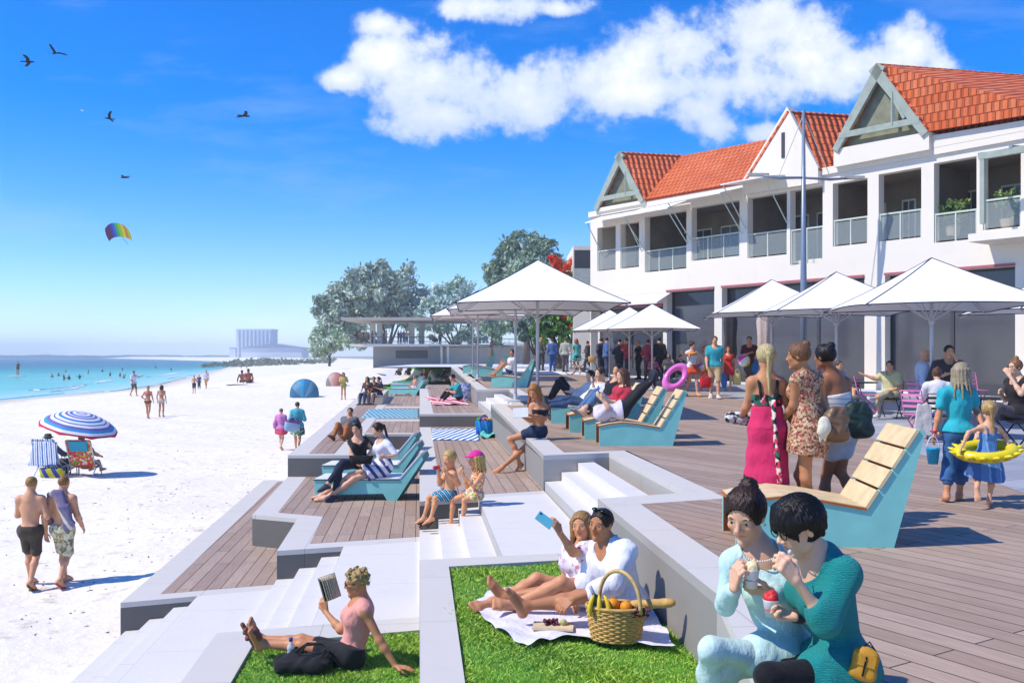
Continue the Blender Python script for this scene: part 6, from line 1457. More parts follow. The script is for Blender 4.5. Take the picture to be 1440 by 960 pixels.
# ---------------------------------------------------------------- in the air
def bird(label, px, py, d, span, bank, m, flap, yaw):
    p = at(px, py, d); t = tag(link('bird', None, p), label, 'bird', 'birds gliding over the beach'); bx_ = basis(V(math.cos(yaw), math.sin(yaw), .08)); f = Field(p - span * .55, p + span * .55, span / 70); B_, Y_, Z_ = bx_
    Z_ = unit(Z_ + Y_ * bank); Y_ = np.cross(Z_, B_); Lb = span * .2
    f.group([cap(p - B_ * Lb, p + B_ * Lb * .6, span * .02, span * .045), cap(p + B_ * Lb * .6, p + B_ * Lb * 1.2, span * .04, span * .03), cap(p + B_ * Lb * 1.2, p + B_ * Lb * 1.5, span * .015, span * .008), cap(p - B_ * Lb * .9, p - B_ * Lb * 1.5, span * .02, span * .03)], k=span * .04)
    for s_ in (-1, 1):
        q = [p + B_ * Lb * .25, p + Y_ * s_ * span * .2 + Z_ * flap * span * .14 + B_ * Lb * .35, p + Y_ * s_ * span * .36 + Z_ * flap * span * .2, p + Y_ * s_ * span * .5 + Z_ * flap * span * .2 - B_ * Lb * .4]
        f.group([cap(a - B_ * Lb * o, c_ - B_ * Lb * o, w, w2) for o in (0, .25, .5) for a, c_, w, w2 in zip(q, q[1:], (.03 * span, .028 * span, .022 * span), (.028 * span, .022 * span, .012 * span))], k=span * .03)
    P_, Q_ = f.quads(); me = npmesh('bird', P_, Q_, m, p); t2 = bpy.data.objects.new('bird', me); COL.objects.link(t2); t2.location = t.location
    for k in ('label', 'category', 'group'): t2[k] = t[k]
    bpy.data.objects.remove(t)
BK = mat('black_feathers', '#141417', .7, .1)
for a in (('black bird gliding lowest left of the pair at top left', 39, 87, 42, .95, .3, BK, .25, .4), ('black bird with raised wings, right of the top left pair', 78, 75, 42, .90, -.3, BK, .9, 2.6), ('black bird with wings swept up, above the rainbow kite', 154, 167, 45, .78, -.5, BK, 1.0, 3.4), ('black bird gliding alone right of all the others', 343, 163, 42, .98, .1, BK, .3, .7), ('small black bird just above the rainbow kite', 175, 250, 48, .80, .1, BK, .6, 3.0), ('tiny white gull high between the black birds', 116, 156, 75, .5, 0, mat('white_feathers', '#f5f5f5', .7), .4, .2)): bird(*a)
p = at(165, 325, 90); kt = thing('kite', 'rainbow striped kite flying over the sea', 'kite', p); cols = ['#5a1a6a', '#6a1a3a', '#3a3ac8', '#2f6fe0', '#3fc85a', '#a8d83a', '#f2e23a', '#f09a2a', '#e8d03a']; k9 = len(cols)
for i, c_ in enumerate(cols):
    b = MB(); vs = []
    for a in range(4):
        for j in range(9):
            u = (i + a / 3) / k9 * 2 - 1; v = j / 8 * 2 - 1; vs.append(p + V(u * 1.22 * (1 - .08 * v * v), v * .5 + .3 * u * u, .62 * (-(v) * (1 - .12 * u * u)) + .12 * (1 - u * u)) + V(0, 0, -.35 * abs(u) ** 3))
    b.add(vs, [(a * 9 + j, a * 9 + j + 1, a * 9 + j + 10, a * 9 + j + 9) for a in range(3) for j in range(8)]); part('panel', b, mat('kite_cloth' + c_, c_, .5, .05), kt, True)
b = MB(); b.tube([p + V(.5, 0, -.6), p + V(.95, .2, -1.25)], .02, 5); part('tail', b, mat('tent_pole', '#3a4a52', .5), kt)
def ppx(D): return F / D * .711
def wr_(J, S): return J['wr' + S]
SK1, SK2, SK3, SK4, SK5 = '#e3b694', '#d9a27c', '#c58a62', '#a8704a', '#7a4c34'
def sm(t, c, **k): return dict(k=t, m=cloth(c) if isinstance(c, str) else c, **k)
# ================================================================ the two women eating ice cream
D = 4.65; H = 1.78
J = pose(D, H, pel=(1112, 925, 0), nk=(1066, 775, -.02), hd=(1048, 724, -.06), shR=(1030, 790, -.03), shL=(1106, 789, .02), elR=(1020, 851, -.02), wrR=(1032, 826, '-'), elL=(1124, 846, -.03), wrL=(1082, 831, '-'),
         hpR=(1096, 925, -.08), hpL=(1114, 928, .06), knR=(1000, 912, '-'), knL=(1022, 938, '-'), anR=(985, 1020, 0.05), anL=(1005, 1030, 0.05), toR=(960, 1040, -.2), toL=(985, 1050, -.1))
mint = person('seated woman in mint top, trousers and pearl necklace holding an ice cream cup', Fig(J, H, 'f', .262, fat=.88, yaw=-36, pitch=-24, roll=-3, hands={'R': dict(dir=V(.12, -.25, 1), palm=V(1, .3, 0), curl=.75, thumb=.8), 'L': dict(dir=V(-1, -.25, .15), palm=V(.15, .5, .6), curl=.7)}), '#dfb091', ('bun', '#3b281f'),
       [sm('shirt', '#cdeeea', sl=1.85, hem=-.08, vneck=.06, neck=.05, off=.006, wr=.006), sm('trousers', '#d6f0ec', len=1.95, off=.006, wr=.006), sm('shoes', '#e8e4da')], ppx(D), face=True)
b = MB(); nk = J['nk'] + Fig(J, H).Fw * .0; fg_ = Fig(J, H, 'f', .262)
pts = [fg_.sp(.985, .055 * math.cos(a) + .012, .052 * math.sin(a)) + fg_.U * (-.020 * math.cos(a) + .016) * H + fg_.Fw * .012 for a in np.linspace(-2.6, 2.6, 44)]
for q in pts: b.ball(q, .0055, 7)
part('necklace', b, mat('pearl', '#f3ece2', .25, .03, spec=.5), mint, True)
for q in (1, -1): b = MB(); f2 = Fig(J, H, 'f', .262, yaw=-36, pitch=-24, roll=-3); b.ball(f2.hp(q * .36, -.02, -.17), .007, 8); part('earring', b, mat('pearl', '#f3ece2', .25, .03, spec=.5), mint, True)
def icecream(label, c, scoop, h=.085):
    t = thing('ice_cream', label, 'ice cream', c); b = MB(); b.lathe([(.0001, 0), (.026, 0), (.036, h), (.038, h + .004), (.034, h)], c, 20); part('cup', b, mat('paper_cup', '#f6f2f2', .6, .05, 30), t, True)
    b = MB(); b.lathe([(.0312, h * .42), (.0318, h * .5)], c, 20); part('band', b, mat('cup_band', scoop[1], .6), t, True)
    f = Field(c + V(-.06, -.06, h - .03), c + V(.06, .06, h + .09), .004); f.group([ell(c + V(0, 0, h + .008), (.034, .034, .026), np.eye(3)), ell(c + V(.008, -.004, h + .026), (.022, .022, .02), np.eye(3)), ell(c + V(-.012, .006, h + .02), (.02, .02, .016), np.eye(3)), cap(c + V(.004, 0, h + .03), c + V(.012, 0, h + .05), .012, .004)], k=.012)
    P_, Q_ = f.quads(); P_ = P_ + .0018 * np.sin(P_ * 420); link('scoop', npmesh('scoop', P_, Q_, mat('sorbet' + scoop[0], scoop[0], .45, .15, 60, .4, 200), c), parent=t); return t
icecream('paper cup of cream coloured ice cream in the hand of the woman in mint', at(1057, 826, D - .26), ('#f0dcae', '#c8a8c0'))
def spoon(label, a, c): b = MB(); b.tube([a, a + (c - a) * .8], .0028, 6); b.ball(c, .010, 8, (1, .6, 1.3)); return solo('spoon', b, mat('clear_spoon', '#e8eef0', .25, spec=.5), label, 'spoon', smooth=True)
spoon('small spoon pinched in the right hand of the woman in mint', at(1032, 812, D - .2), at(1042, 782, D - .22))
D = 4.42; H = 1.80
J = pose(D, H, pel=(1186, 934, 0), nk=(1152, 787, -.05), hd=(1122, 741, -.09), shL=(1186, 806, -.15), shR=(1150, 800, .13), elL=(1160, 872, -.24), wrL=(1119, 815, -.28), elR=(1152, 868, .10), wrR=(1116, 866, '-'),
         hpL=(1186, 944, -.10), hpR=(1176, 934, .08), knL=(1080, 950, '-'), knR=(1094, 934, 0.06), anL=(1070, 1065, 0), anR=(1085, 1050, .1), toL=(1040, 1080, 0), toR=(1055, 1065, .1))
teal = person('seated woman with short black hair in a teal knitted jumper eating from a spoon', Fig(J, H, 'f', .262, fat=.85, yaw=-74, pitch=-20, hands={'L': dict(dir=V(-.55, -.1, .75), palm=V(-.3, .9, -.1), curl=.8, thumb=.7), 'R': dict(dir=V(-1, -.15, .1), palm=V(.1, -.3, 1), curl=.75)}), '#e6b999', ('bowl', '#16120f'),
       [sm('jumper', cloth('#129a96', 'teal_knit', True), sl=1.18, hem=-.10, loose=1.0, sloose=1.7, off=.012, neck=.058, wr=.007), sm('trousers', '#131317', len=1.95, off=.008), dict(k='wristband', m=cloth('#3a3f42'), side='R'), sm('shoes', '#1c1c1c')], ppx(D), face=True, glasses='thin')
icecream('paper cup of red sorbet in the hand of the woman in the teal jumper', at(1084, 866, D - .10), ('#d8333a', '#e05a5a'), .075)
spoon('small spoon with red sorbet at the lips of the woman in teal', at(1103, 797, D - .30), at(1111, 776, D - .17))
pc = at(1216, 932, D - .26); t = thing('purse', 'small mustard yellow leather purse at the hip of the woman in teal', 'purse', pc - V(0, 0, .07)); AXp = (unit(V(.9, -.35, -.2)), unit(V(.35, .93, 0)), unit(V(.2, -.05, .97)))
f = Field(pc - .12, pc + .12, .005); f.group([ell(pc, (.055, .026, .075), AXp), cap(pc - AXp[0] * .035 - AXp[2] * .05, pc + AXp[0] * .035 - AXp[2] * .05, .024), cap(pc - AXp[0] * .03 + AXp[2] * .04, pc + AXp[0] * .03 + AXp[2] * .04, .02)], k=.03); P_, Q_ = f.quads(); MU = mat('mustard_leather', '#c9922a', .45, .12, 14, .3, 80); link('purse_body', npmesh('purse_body', P_, Q_, MU, BASE[t.name]), parent=t)
b = MB(); b.box(pc - AXp[1] * .027 + AXp[2] * .02, (.085, .006, .05), AXp); part('flap', b, MU, t); b = MB(); b.tube([pc - AXp[1] * .032 + AXp[2] * .04, pc - AXp[1] * .034 - AXp[2] * .05], .004, 6); part('zip_pull', b, mat('black_plastic', (.03, .03, .035), .25, 0), t, True); b = MB(); b.tube([pc + AXp[2] * .07 - AXp[0] * .02, pc + AXp[2] * .1, pc + AXp[2] * .07 + AXp[0] * .03], .004, 6); part('loop', b, mat('black_plastic', (.03, .03, .035), .25, 0), t, True)
# ================================================================ reader
D = 8.45; H = 1.80
J = pose(D, H, pel=(489, 920, 0), nk=(507, 846, .02), hd=(501, 819, -.0), shL=(513, 858, -.16), shR=(500, 853, .16), elL=(534, 900, -.2), wrL=(556, 936, -.24), elR=(479, 885, .12), wrR=(458, 860, '+'), hpL=(491, 921, -.09), hpR=(484, 917, .09), knL=(424, 907, -.03), knR=(424, 899, .14), anL=(369, 905, .0), anR=(366, 898, .17), toL=(358, 886, -.08), toR=(357, 882, .16))
person('woman in a salmon sleeveless top and black shorts reading on the grass', Fig(J, H, 'f', .245, yaw=-82, pitch=-8, bend=-.02, hands={'L': dict(dir=V(1, -.1, -.12), palm=V(0, 0, -1), curl=.12), 'R': dict(dir=V(-.25, .1, 1), palm=V(.2, .8, 0), curl=.7)}), '#c68b62', ('curly', '#c4a468'),
       [sm('shirt', '#f7a79a', sl=0, hem=.13, neck=.042, off=.012, wr=.009), sm('shorts', '#26282a', len=.62, off=.010, loose=1.0, waist=.2), sm('sandals', '#8a5a4a')], ppx(D), face=True, glasses='dark')
# ================================================================ picnic couple
D = 8.1; H = 1.97
J = pose(D, H, pel=(880, 848, 0), nk=(855, 768, -.02), hd=(845, 737, -.06), shL=(880, 775, -.12), shR=(838, 775, .14), elL=(862, 822, -.3), wrL=(806, 842, -.36), elR=(826, 812, .1), wrR=(816, 835, .05), hpL=(882, 852, -.10), hpR=(872, 848, .10), knL=(815, 838, '-'), knR=(806, 822, .12), anL=(738, 852, -.28), anR=(712, 838, .3), toL=(718, 836, -.3), toR=(692, 822, .3))
man = person('smiling man in a white shirt and beige shorts leaning back against the wall', Fig(J, H, 'm', .27, yaw=-38, pitch=-2, roll=-6, hands={'L': dict(dir=V(-.8, -.2, -.55), palm=V(.1, .6, -.7), curl=.4)}), '#b97f58', ('crop', '#2e221a'),
       [sm('shirt', '#fbfaff', sl=1.45, hem=-.06, vneck=.05, neck=.040, off=.014, sloose=1.4, wr=.009), sm('shorts', '#d8ccb4', len=.7, off=.014)], ppx(D), face=True)
f2 = Fig(J, H, 'm', .27, yaw=-38, pitch=-2, roll=-6); b = MB()
for sg in (1, -1):
    q = [f2.sp(1.02, .052 * math.cos(a), sg * .05 * math.sin(a)) + f2.U * (.022 - .05 * max(0, math.cos(a))) * H for a in np.linspace(.28, 3.14, 12)]
    b.tube(q, [.010] + [.017] * 10 + [.017], 8, flat=.5)
part('collar', b, cloth('#fbfaff'), man, True); b = MB()
for q in (1, -1): b.ball(f2.hp(q * .15, .16, .50), .034, 12, (1, .45, .8), (f2.hr, f2.hu, f2.hf)); b.tube([f2.hp(q * .24, .14, .48), f2.hp(q * .37, -.1, .30)], .005, 5)
b.tube([f2.hp(-.1, .17, .52), f2.hp(.1, .17, .52)], .005, 5); solo('sunglasses', b, mat('black_lens', (.02, .02, .03), .12, 0, spec=.6), 'dark sunglasses pushed up on the head of the man in white', 'sunglasses', smooth=True)
D = 8.5; H = 1.90
J = pose(D, H, pel=(828, 836, 0), nk=(822, 768, -.04), hd=(818, 739, -.07), shL=(838, 775, -.14), shR=(805, 772, .10), elL=(806, 776, '-'), wrL=(788, 750, -.42), elR=(795, 812, .16), wrR=(775, 828, .16), hpL=(830, 838, -.09), hpR=(822, 836, .09), knL=(790, 818, '-'), knR=(755, 813, -.02), anL=(725, 848, -.3), anR=(692, 846, -.12), toL=(704, 850, -.34), toR=(676, 852, -.18))
person('smiling blonde woman in a pale floral top taking a selfie on the blanket', Fig(J, H, 'f', .25, yaw=-24, pitch=2, roll=6, hands={'L': dict(dir=V(-.45, -.1, .9), palm=V(-.6, .6, -.3), curl=.5)}), '#cf946b', ('long', '#b48a55', .13),
       [sm('shirt', floral('pale_floral', ['#f1e8f0', '#e6d8e6', '#f6f2f6', '#d88a9a', '#c9c0d8', '#f3eef3'], 34), sl=.5, sloose=1.9, hem=-.05, off=.016, neck=.06), sm('shorts', '#efe6ea', len=.35, off=.014)], ppx(D), face=True)
ph = at(766, 731, 8.5 - .45); e1, e2 = unit(V(.80, -.05, -.60)), unit(V(.45, .45, .62)); e2 = unit(e2 - e1 * (e1 @ e2)); t = thing('phone', 'light blue phone held up by the blonde woman for a selfie', 'phone', ph); b = MB(); b.box(ph, (.16, .085, .012), (e1, e2, np.cross(e1, e2))); part('case', b, mat('blue_case', '#74cfe0', .4, .03), t); b = MB(); b.box(ph + np.cross(e1, e2) * -.007, (.15, .076, .003), (e1, e2, np.cross(e1, e2))); part('screen', b, mat('black_lens', (.02, .02, .03), .12, 0, spec=.6), t); b = MB(); b.lathe([(.0001, .0095), (.009, .0095), (.009, .006)], ph - e1 * .06 + e2 * .025, 10, (1, 1), (e1, e2, np.cross(e1, e2))); part('camera_lens', b, mat('black_lens', (.02, .02, .03), .12, 0, spec=.6), t)
# ================================================================ three women walking away
D = 9.3; H = 1.80
MAXI = floral('maxi_border', ['#1d2a26', '#2f6f5c', '#e8d8c8', '#1d2a26', '#d8345c'], 26)
J = pose(D, H, pel=(1079, 605, 0), nk=(1078, 530, 0), hd=(1077, 502, -.02), shL=(1057, 537, 0), shR=(1099, 539, -.03), elL=(1049, 573, .05), wrL=(1042, 588, .28), elR=(1110, 578, 0), wrR=(1121, 611, .02), hpL=(1071, 609, 0), hpR=(1087, 609, 0), knL=(1069, 672, .03), knR=(1086, 672, -.06), anL=(1068, 740, .04), anR=(1088, 738, -.16), toL=(1066, 752, .2), toR=(1090, 752, 0))
w1 = person('blonde woman walking away in a long pink maxi dress with dark straps', Fig(J, H, 'f', .25, yaw=178, pitch=2, hands={'L': dict(dir=V(-.6, .7, .1), palm=V(.3, 0, 1), curl=.8)}), '#c08a62', ('plait', '#d9c48a', .10),
       [sm('dress', '#df2f66', sl=0, hem=.1, top=.5, len=1.95, wide=.030, off=.012), sm('bikini_top', MAXI, name='bodice', sl=0, hem=.46, top=.68, off=.018), sm('strap', '#2a2220')], ppx(D))
fg_ = Fig(J, H); b = MB(); pts = [(1088, 562), (1088, 590), (1091, 620), (1094, 650), (1096, 680), (1098, 712), (1100, 730)]
for i, (x, y) in enumerate(pts[:-1]): pass
q = [at(x, y, D - .135 - .02 * i) for i, (x, y) in enumerate(pts)]; b.tube(q, [.05, .05, .06, .065, .065, .06, .05], 10, flat=.4); part('border', b, MAXI, w1, True)
b = MB(); c = at(1040, 590, D + .25); f = Field(c - .2, c + .2, .011); f.group([cap(c - V(.1, 0, -.02), c + V(.12, 0, 0), .055, .07), ell(c + V(0, 0, .03), (.12, .05, .05), np.eye(3))], k=.04); P_, Q_ = f.quads(); o = tag(link('clutch', npmesh('clutch', P_, Q_, floral('clutch_pattern', ['#1f2326', '#e8e6e2', '#5a6a70', '#c9c4bc'], 30), c), c), 'black and white patterned clutch in the left hand of the blonde woman', 'purse')
D = 9.15; H = 1.80
J = pose(D, H, pel=(1138, 603, 0), nk=(1131, 527, 0), hd=(1122, 501, -.02), shL=(1119, 534, -.10), shR=(1150, 533, .08), elL=(1115, 570, -.06), wrL=(1100, 594, '+'), elR=(1157, 568, .1), wrR=(1163, 598, .06), hpL=(1132, 608, -.06), hpR=(1145, 607, .06), knL=(1133, 672, -.1), knR=(1124, 668, .14), anL=(1138, 738, -.02), anR=(1137, 730, .28), toL=(1126, 752, .05), toR=(1128, 746, .38))
person('woman with a brown topknot in a short patterned summer dress, walking in the middle', Fig(J, H, 'f', .25, yaw=-112, pitch=-3), '#b8835c', ('bun', '#8a5f3c'),
       [sm('dress', floral('summer_print', ['#d0ac86', '#b88560', '#5f4636', '#b04a48', '#dcc09c', '#8f664a', '#c99a78'], 52), sl=0, hem=.1, len=.48, wide=.022, off=.014, neck=.045)], ppx(D))
D = 9.6; H = 1.80
J = pose(D, H, pel=(1182, 603, 0), nk=(1170, 528, 0), hd=(1159, 502, -.02), shL=(1159, 537, -.06), shR=(1189, 538, .04), elL=(1156, 572, -.1), wrL=(1163, 600, -.05), elR=(1196, 570, .02), wrR=(1199, 600, .05), hpL=(1175, 608, -.04), hpR=(1189, 608, .04), knL=(1162, 668, .1), knR=(1182, 664, .06), anL=(1153, 733, .02), anR=(1204, 715, -.08), toL=(1148, 745, .14), toR=(1202, 728, .05))
person('dark haired woman with a bun in a strapless white top and grey shorts', Fig(J, H, 'f', .25, yaw=-140, pitch=-2), '#9c6848', ('bun', '#1f1712'),
       [sm('vest', striped('white_grey', [(.7, '#eceef0'), (.3, '#b9bec6')], 18), sl=0, hem=.0, top=.66, off=.016), sm('shorts', '#c9ced6', len=.45, off=.022, loose=1.4)], ppx(D))
def softbag(name, label, c, w, h, d, m, cat='bag', ups=None, lean=0.):
    f = Field(c - V(w, d * 1.5, h), c + V(w, d * 1.5, h), .011); e = basis(V(1, .15, lean))
    f.group([ell(c - e[2] * h * .18, (w * .5, d * .5, h * .33), e), cap(c - e[0] * w * .33 + e[2] * h * .1, c + e[0] * w * .3 + e[2] * h * .14, d * .36, d * .3), cap(c - e[0] * w * .40 - e[2] * h * .30, c + e[0] * w * .40 - e[2] * h * .28, d * .34), cap(c - e[0] * w * .2 + e[2] * h * .3, c + e[0] * w * .16 + e[2] * h * .34, d * .24)], k=.06)
    P_, Q_ = f.quads(); q = P_ - c; P_ = P_ + np.outer(np.sin(q @ V(40, 11, 19) + 2 * np.sin(q @ V(-13, 9, 33))), V(.2, 1, .1)) * .007
    return tag(link(name, npmesh(name, P_, Q_, m, c), c), label, cat)
GLE = mat('green_leather', '#2d4038', .5, .15, 9, .3, 60)
softbag('handbag', 'large dark green handbag hanging from the shoulder of the bun-haired woman', at(1205, 588, 9.5), .34, .40, .2, GLE, lean=-.15)
softbag('handbag', 'brown leather shoulder bag carried between the two right walking women', at(1176, 594, 9.05), .25, .38, .17, mat('brown_leather', '#7a6048', .4, .2, 7, .3, 60), lean=-.2)
c = at(1159, 597, 8.95); f = Field(c - .22, c + .22, .012); f.group([ell(c, (.06, .04, .085), np.eye(3)), ell(c - V(.01, .02, .05), (.075, .03, .05), basis(V(1, 0, .6))), cap(c - V(.02, 0, .06), c - V(.05, .01, .17), .022, .012), cap(c - V(-.02, 0, .06), c - V(.0, .02, .15), .02, .012)], k=.03); P_, Q_ = f.quads(); tag(link('sun_hat', npmesh('sun_hat', P_, Q_, cloth('#e6e2cc'), c), c), 'floppy cream sun hat tied to the brown shoulder bag', 'hat')
# ================================================================ mother and girl on the right
D = 10.85; H = 1.66
J = pose(D, H, pel=(1347, 607, 0), nk=(1349, 546, 0), hd=(1353, 524, -.02), shL=(1327, 553, -.02), shR=(1366, 553, 0), elL=(1320, 583, 0), wrL=(1314, 607, -.03), elR=(1374, 579, 0), wrR=(1381, 596, '-'), hpL=(1339, 609, 0), hpR=(1355, 609, 0), knL=(1334, 652, -.03), knR=(1353, 652, .08), anL=(1331, 696, -.1), anR=(1349, 695, .05), toL=(1327, 704, .05), toR=(1348, 703, .2))
person('woman with long grey-blonde hair in a turquoise tee and blue cropped jeans, walking away', Fig(J, H, 'f', .235, yaw=118, pitch=0), '#c98f6a', ('long', '#b3a283', .13),
       [sm('shirt', '#2fbcc9', sl=.55, hem=.0, off=.013, sloose=1.1, neck=.05), dict(k='trousers', m=denim('#3f6da0'), len=1.55, off=.013, loose=1.2, flare=.052)], ppx(D))
t = thing('bucket', 'bright blue toy bucket hanging from the hand of the woman in turquoise', 'bucket', at(1312, 652, D - .08)); p = BASE[t.name]; b = MB(); b.lathe([(.0001, 0), (.055, .0), (.075, .17), (.082, .175), (.082, .185), (.072, .185), (.052, .01), (.0001, .01)], p, 20); part('bucket_body', b, mat('blue_plastic', '#1fb0e0', .3, .04), t, True); b = MB(); b.tube([p + V(.07 * math.cos(a), 0, .18 + .14 * math.sin(a)) for a in np.linspace(0, math.pi, 12)], .006, 6); part('handle', b, mat('white_plastic', '#f2f2f2', .3), t, True)
b = MB(); b.torus(at(1313.5, 606, D - .03), .034, .012, None, 18, 6); solo('bracelet', b, mat('red_beads', '#d82a55', .4, .1), 'red bracelet on the wrist above the blue bucket', 'bracelet', smooth=True)
D = 10.4; H = 1.12
J = pose(D, H, pel=(1388, 640, 0), nk=(1391, 597, 0), hd=(1391, 577, 0), shL=(1379, 601, 0), shR=(1403, 601, 0), elL=(1362, 608, -.08), wrL=(1353, 627, -.1), elR=(1413, 611, 0), wrR=(1418, 627, -.05), hpL=(1383, 642, 0), hpR=(1394, 642, 0), knL=(1374, 671, .1), knR=(1394, 672, 0), anL=(1374, 688, -.16), anR=(1391, 702, -.02), toL=(1375, 698, -.2), toR=(1390, 709, .1))
person('small girl in a blue sundress with a yellow swim ring round her waist', Fig(J, H, 'n', .215, yaw=165, pitch=-4), '#e0ad88', ('plait', '#c9a66b', .06),
       [dict(k='dress', m=striped('blue_sundress', [(.5, '#5f8fc9'), (.12, '#8fb4de'), (.38, '#4a7ab8')], 9, (1, .3, 0)), sl=0, hem=.1, top=.72, len=1.0, wide=.055, off=.014), sm('strap', '#5f8fc9')], ppx(D))
p = at(1387, 634, D - .02); b = MB(); RX = unit(V(1, -.1, .10)); AXr = (RX, unit(np.cross(V(-.0, -.25, 1), RX)), None); AXr = (AXr[0], AXr[1], np.cross(AXr[0], AXr[1])); b.torus(p, .23, .062, AXr, 40, 12, (1.18, .9))
for k in range(16): a = 2 * math.pi * k / 16; o = p + AXr[0] * .275 * 1.16 * math.cos(a) + AXr[1] * .275 * .9 * math.sin(a); d = unit(AXr[0] * math.cos(a) + AXr[1] * math.sin(a)); b.tube([o - AXr[2] * .01, o + d * .04 + AXr[2] * .02, o + d * .085 + AXr[2] * .035], [.05, .036, .006], 8, flat=.6)
solo('swim_ring', b, mat('yellow_vinyl', '#f6e11a', .25, .05, spec=.5), 'bright yellow petal-edged swim ring round the small girl', 'swim ring', smooth=True)
# ================================================================ children on the terrace edge
D = 14.45; H = 1.36
J = pose(D, H, pel=(631, 694, .0), nk=(635, 662, 0), hd=(632, 645, -.03), shL=(638, 667, -.14), shR=(628, 664, .12), elL=(645, 680, -.15), wrL=(629, 665, -.22), elR=(618, 680, .02), wrR=(616, 662, -.06), hpL=(632, 696, -.06), hpR=(630, 693, .06), knL=(612, 700, -.12), knR=(603, 699, .06), anL=(606, 728, -.16), anR=(596, 727, .02), toL=(597, 738, -.18), toR=(589, 734, .0))
person('blond boy in blue and black striped swim shorts sitting on the terrace edge', Fig(J, H, 'm', .262, yaw=-48, pitch=-10), '#dc9f70', ('short', '#d8b86a'), [dict(k='shorts', m=striped('swim_stripes', [(.45, '#2f9ac0'), (.2, '#141c24'), (.15, '#e8f4f8'), (.2, '#141c24')], 16, (.8, .2, .6)), len=.62, off=.018, loose=1.3), sm('sandals', '#5a452c')], ppx(D) * 1.15)
D = 14.25
J = pose(D, H, pel=(668, 694, 0), nk=(674, 662, 0), hd=(669, 646, -.03), shL=(677, 668, -.13), shR=(668, 666, .13), elL=(666, 684, -.2), wrL=(651, 668, -.2), elR=(657, 684, .08), wrR=(650, 662, .03), hpL=(669, 697, -.06), hpR=(665, 694, .06), knL=(653, 703, -.1), knR=(636, 702, .1), anL=(649, 737, -.1), anR=(634, 734, .1), toL=(636, 746, -.1), toR=(622, 739, .1))
g_ = person('small girl in a bright pink cap and floral swimsuit eating an ice cream', Fig(J, H, 'n', .262, yaw=-72, pitch=-4), '#d99a70', ('long', '#c9a45a', .10), [dict(k='bikini_top', name='swimsuit', m=floral('swim_floral', ['#e8607a', '#f2d36a', '#6fb48a', '#f6e8d8', '#e89a5a'], 40), sl=0, hem=-.2, top=.78, off=.012)], ppx(D) * 1.15)
f2 = Fig(J, H, 'n', .262, yaw=-72, pitch=-4); f = Field(f2.J['hd'] - .3, f2.J['hd'] + .3, .011); h = .262
f.group([ell(f2.hp(0, -.05, .16), (.40 * h, .47 * h, .42 * h), (f2.hr, f2.hf, f2.hu)), ell(f2.hp(0, .42, .22), (.30 * h, .34 * h, .045 * h), (f2.hr, f2.hf, f2.hu))], k=.02, clip=[(f2.hp(0, 0, .17), -f2.hu)]); P_, Q_ = f.quads(); tag(link('cap', npmesh('cap', P_, Q_, cloth('#f0309a'), f2.J['hd']), f2.J['hd']), 'bright pink peaked cap on the head of the small girl', 'cap')
b = MB(); c = at(649, 662, D - .12); b.lathe([(.0001, -.05), (.018, .02)], c, 10); b.ball(c + V(0, 0, .035), .026, 10, (1, 1, 1.2)); solo('ice_cream', b, mat('pale_cone', '#ead6b0', .6, .1), 'little ice cream cone held by the girl in the pink cap', 'ice cream', smooth=True)
b = MB(); b.box(at(614, 657, 14.3), (.09, .05, .05), basis(V(1, -.2, .1))); b.ball(at(611, 657, 14.25), .03, 8); solo('snack', b, mat('red_snack', '#c8303a', .5, .1), 'small red snack in the fingers of the blond boy', 'snack')
# ================================================================ two women on the front white lounger
D = 18.3; H = 1.78
J = pose(D, H, pel=(506, 649, 0), nk=(503, 616, 0), hd=(501, 602, -.04), shR=(494, 621, -.02), shL=(514, 620, .05), elR=(493, 637, -.1), wrR=(500, 648, -.22), elL=(524, 632, .04), wrL=(514, 644, -.16), hpR=(503, 651, -.06), hpL=(508, 650, .06), knR=(477, 657, -.4), knL=(482, 650, -.36), anR=(469, 697, -.52), anL=(459, 682, -.62), toR=(464, 704, -.62), toL=(448, 691, -.72))
person('dark haired woman in a black tank top and navy jeans sitting on the white lounger', Fig(J, H, 'f', .262, yaw=-12, pitch=-14, roll=6), '#dcaa88', ('bun', '#241914'), [sm('vest', '#1b1b1e', sl=0, hem=.0, neck=.075, off=.014, vneck=.06), sm('trousers', '#232c42', len=1.8), sm('shoes', '#4a4a52')], ppx(D) * 1.15)
D = 18.2
J = pose(D, H, pel=(539, 655, 0), nk=(538, 619, 0), hd=(531, 604, -.03), shL=(546, 626, -.12), shR=(532, 623, .15), elL=(557, 640, -.2), wrL=(543, 642, -.32), elR=(523, 638, .1), wrR=(513, 643, -.05), hpL=(541, 658, -.08), hpR=(536, 656, .08), knL=(497, 673, -.36), knR=(492, 668, -.25), anL=(457, 700, -.45), anR=(452, 696, -.4), toL=(437, 706, -.5), toR=(432, 703, -.45))
person('woman with a dark ponytail in a white top and striped skirt on the white lounger', Fig(J, H, 'f', .262, yaw=-62, pitch=-14), '#e0b090', ('pony', '#33231b', .08), [sm('shirt', '#f7f5fa', sl=.85, hem=.05, off=.012, neck=.06), dict(k='skirt', m=striped('navy_stripes', [(.45, '#4b4c82'), (.55, '#f4f2f6')], 7.5, (.75, .2, .6)), len=.62, wide=.02, off=.018, waist=.3), sm('sandals', '#5a4038')], ppx(D) * 1.15)
bag('handbag', 'small black handbag on the lap of the woman in the tank top', at(508, 652, 17.85), (.42, .12, .16), BLK, BLK, False)
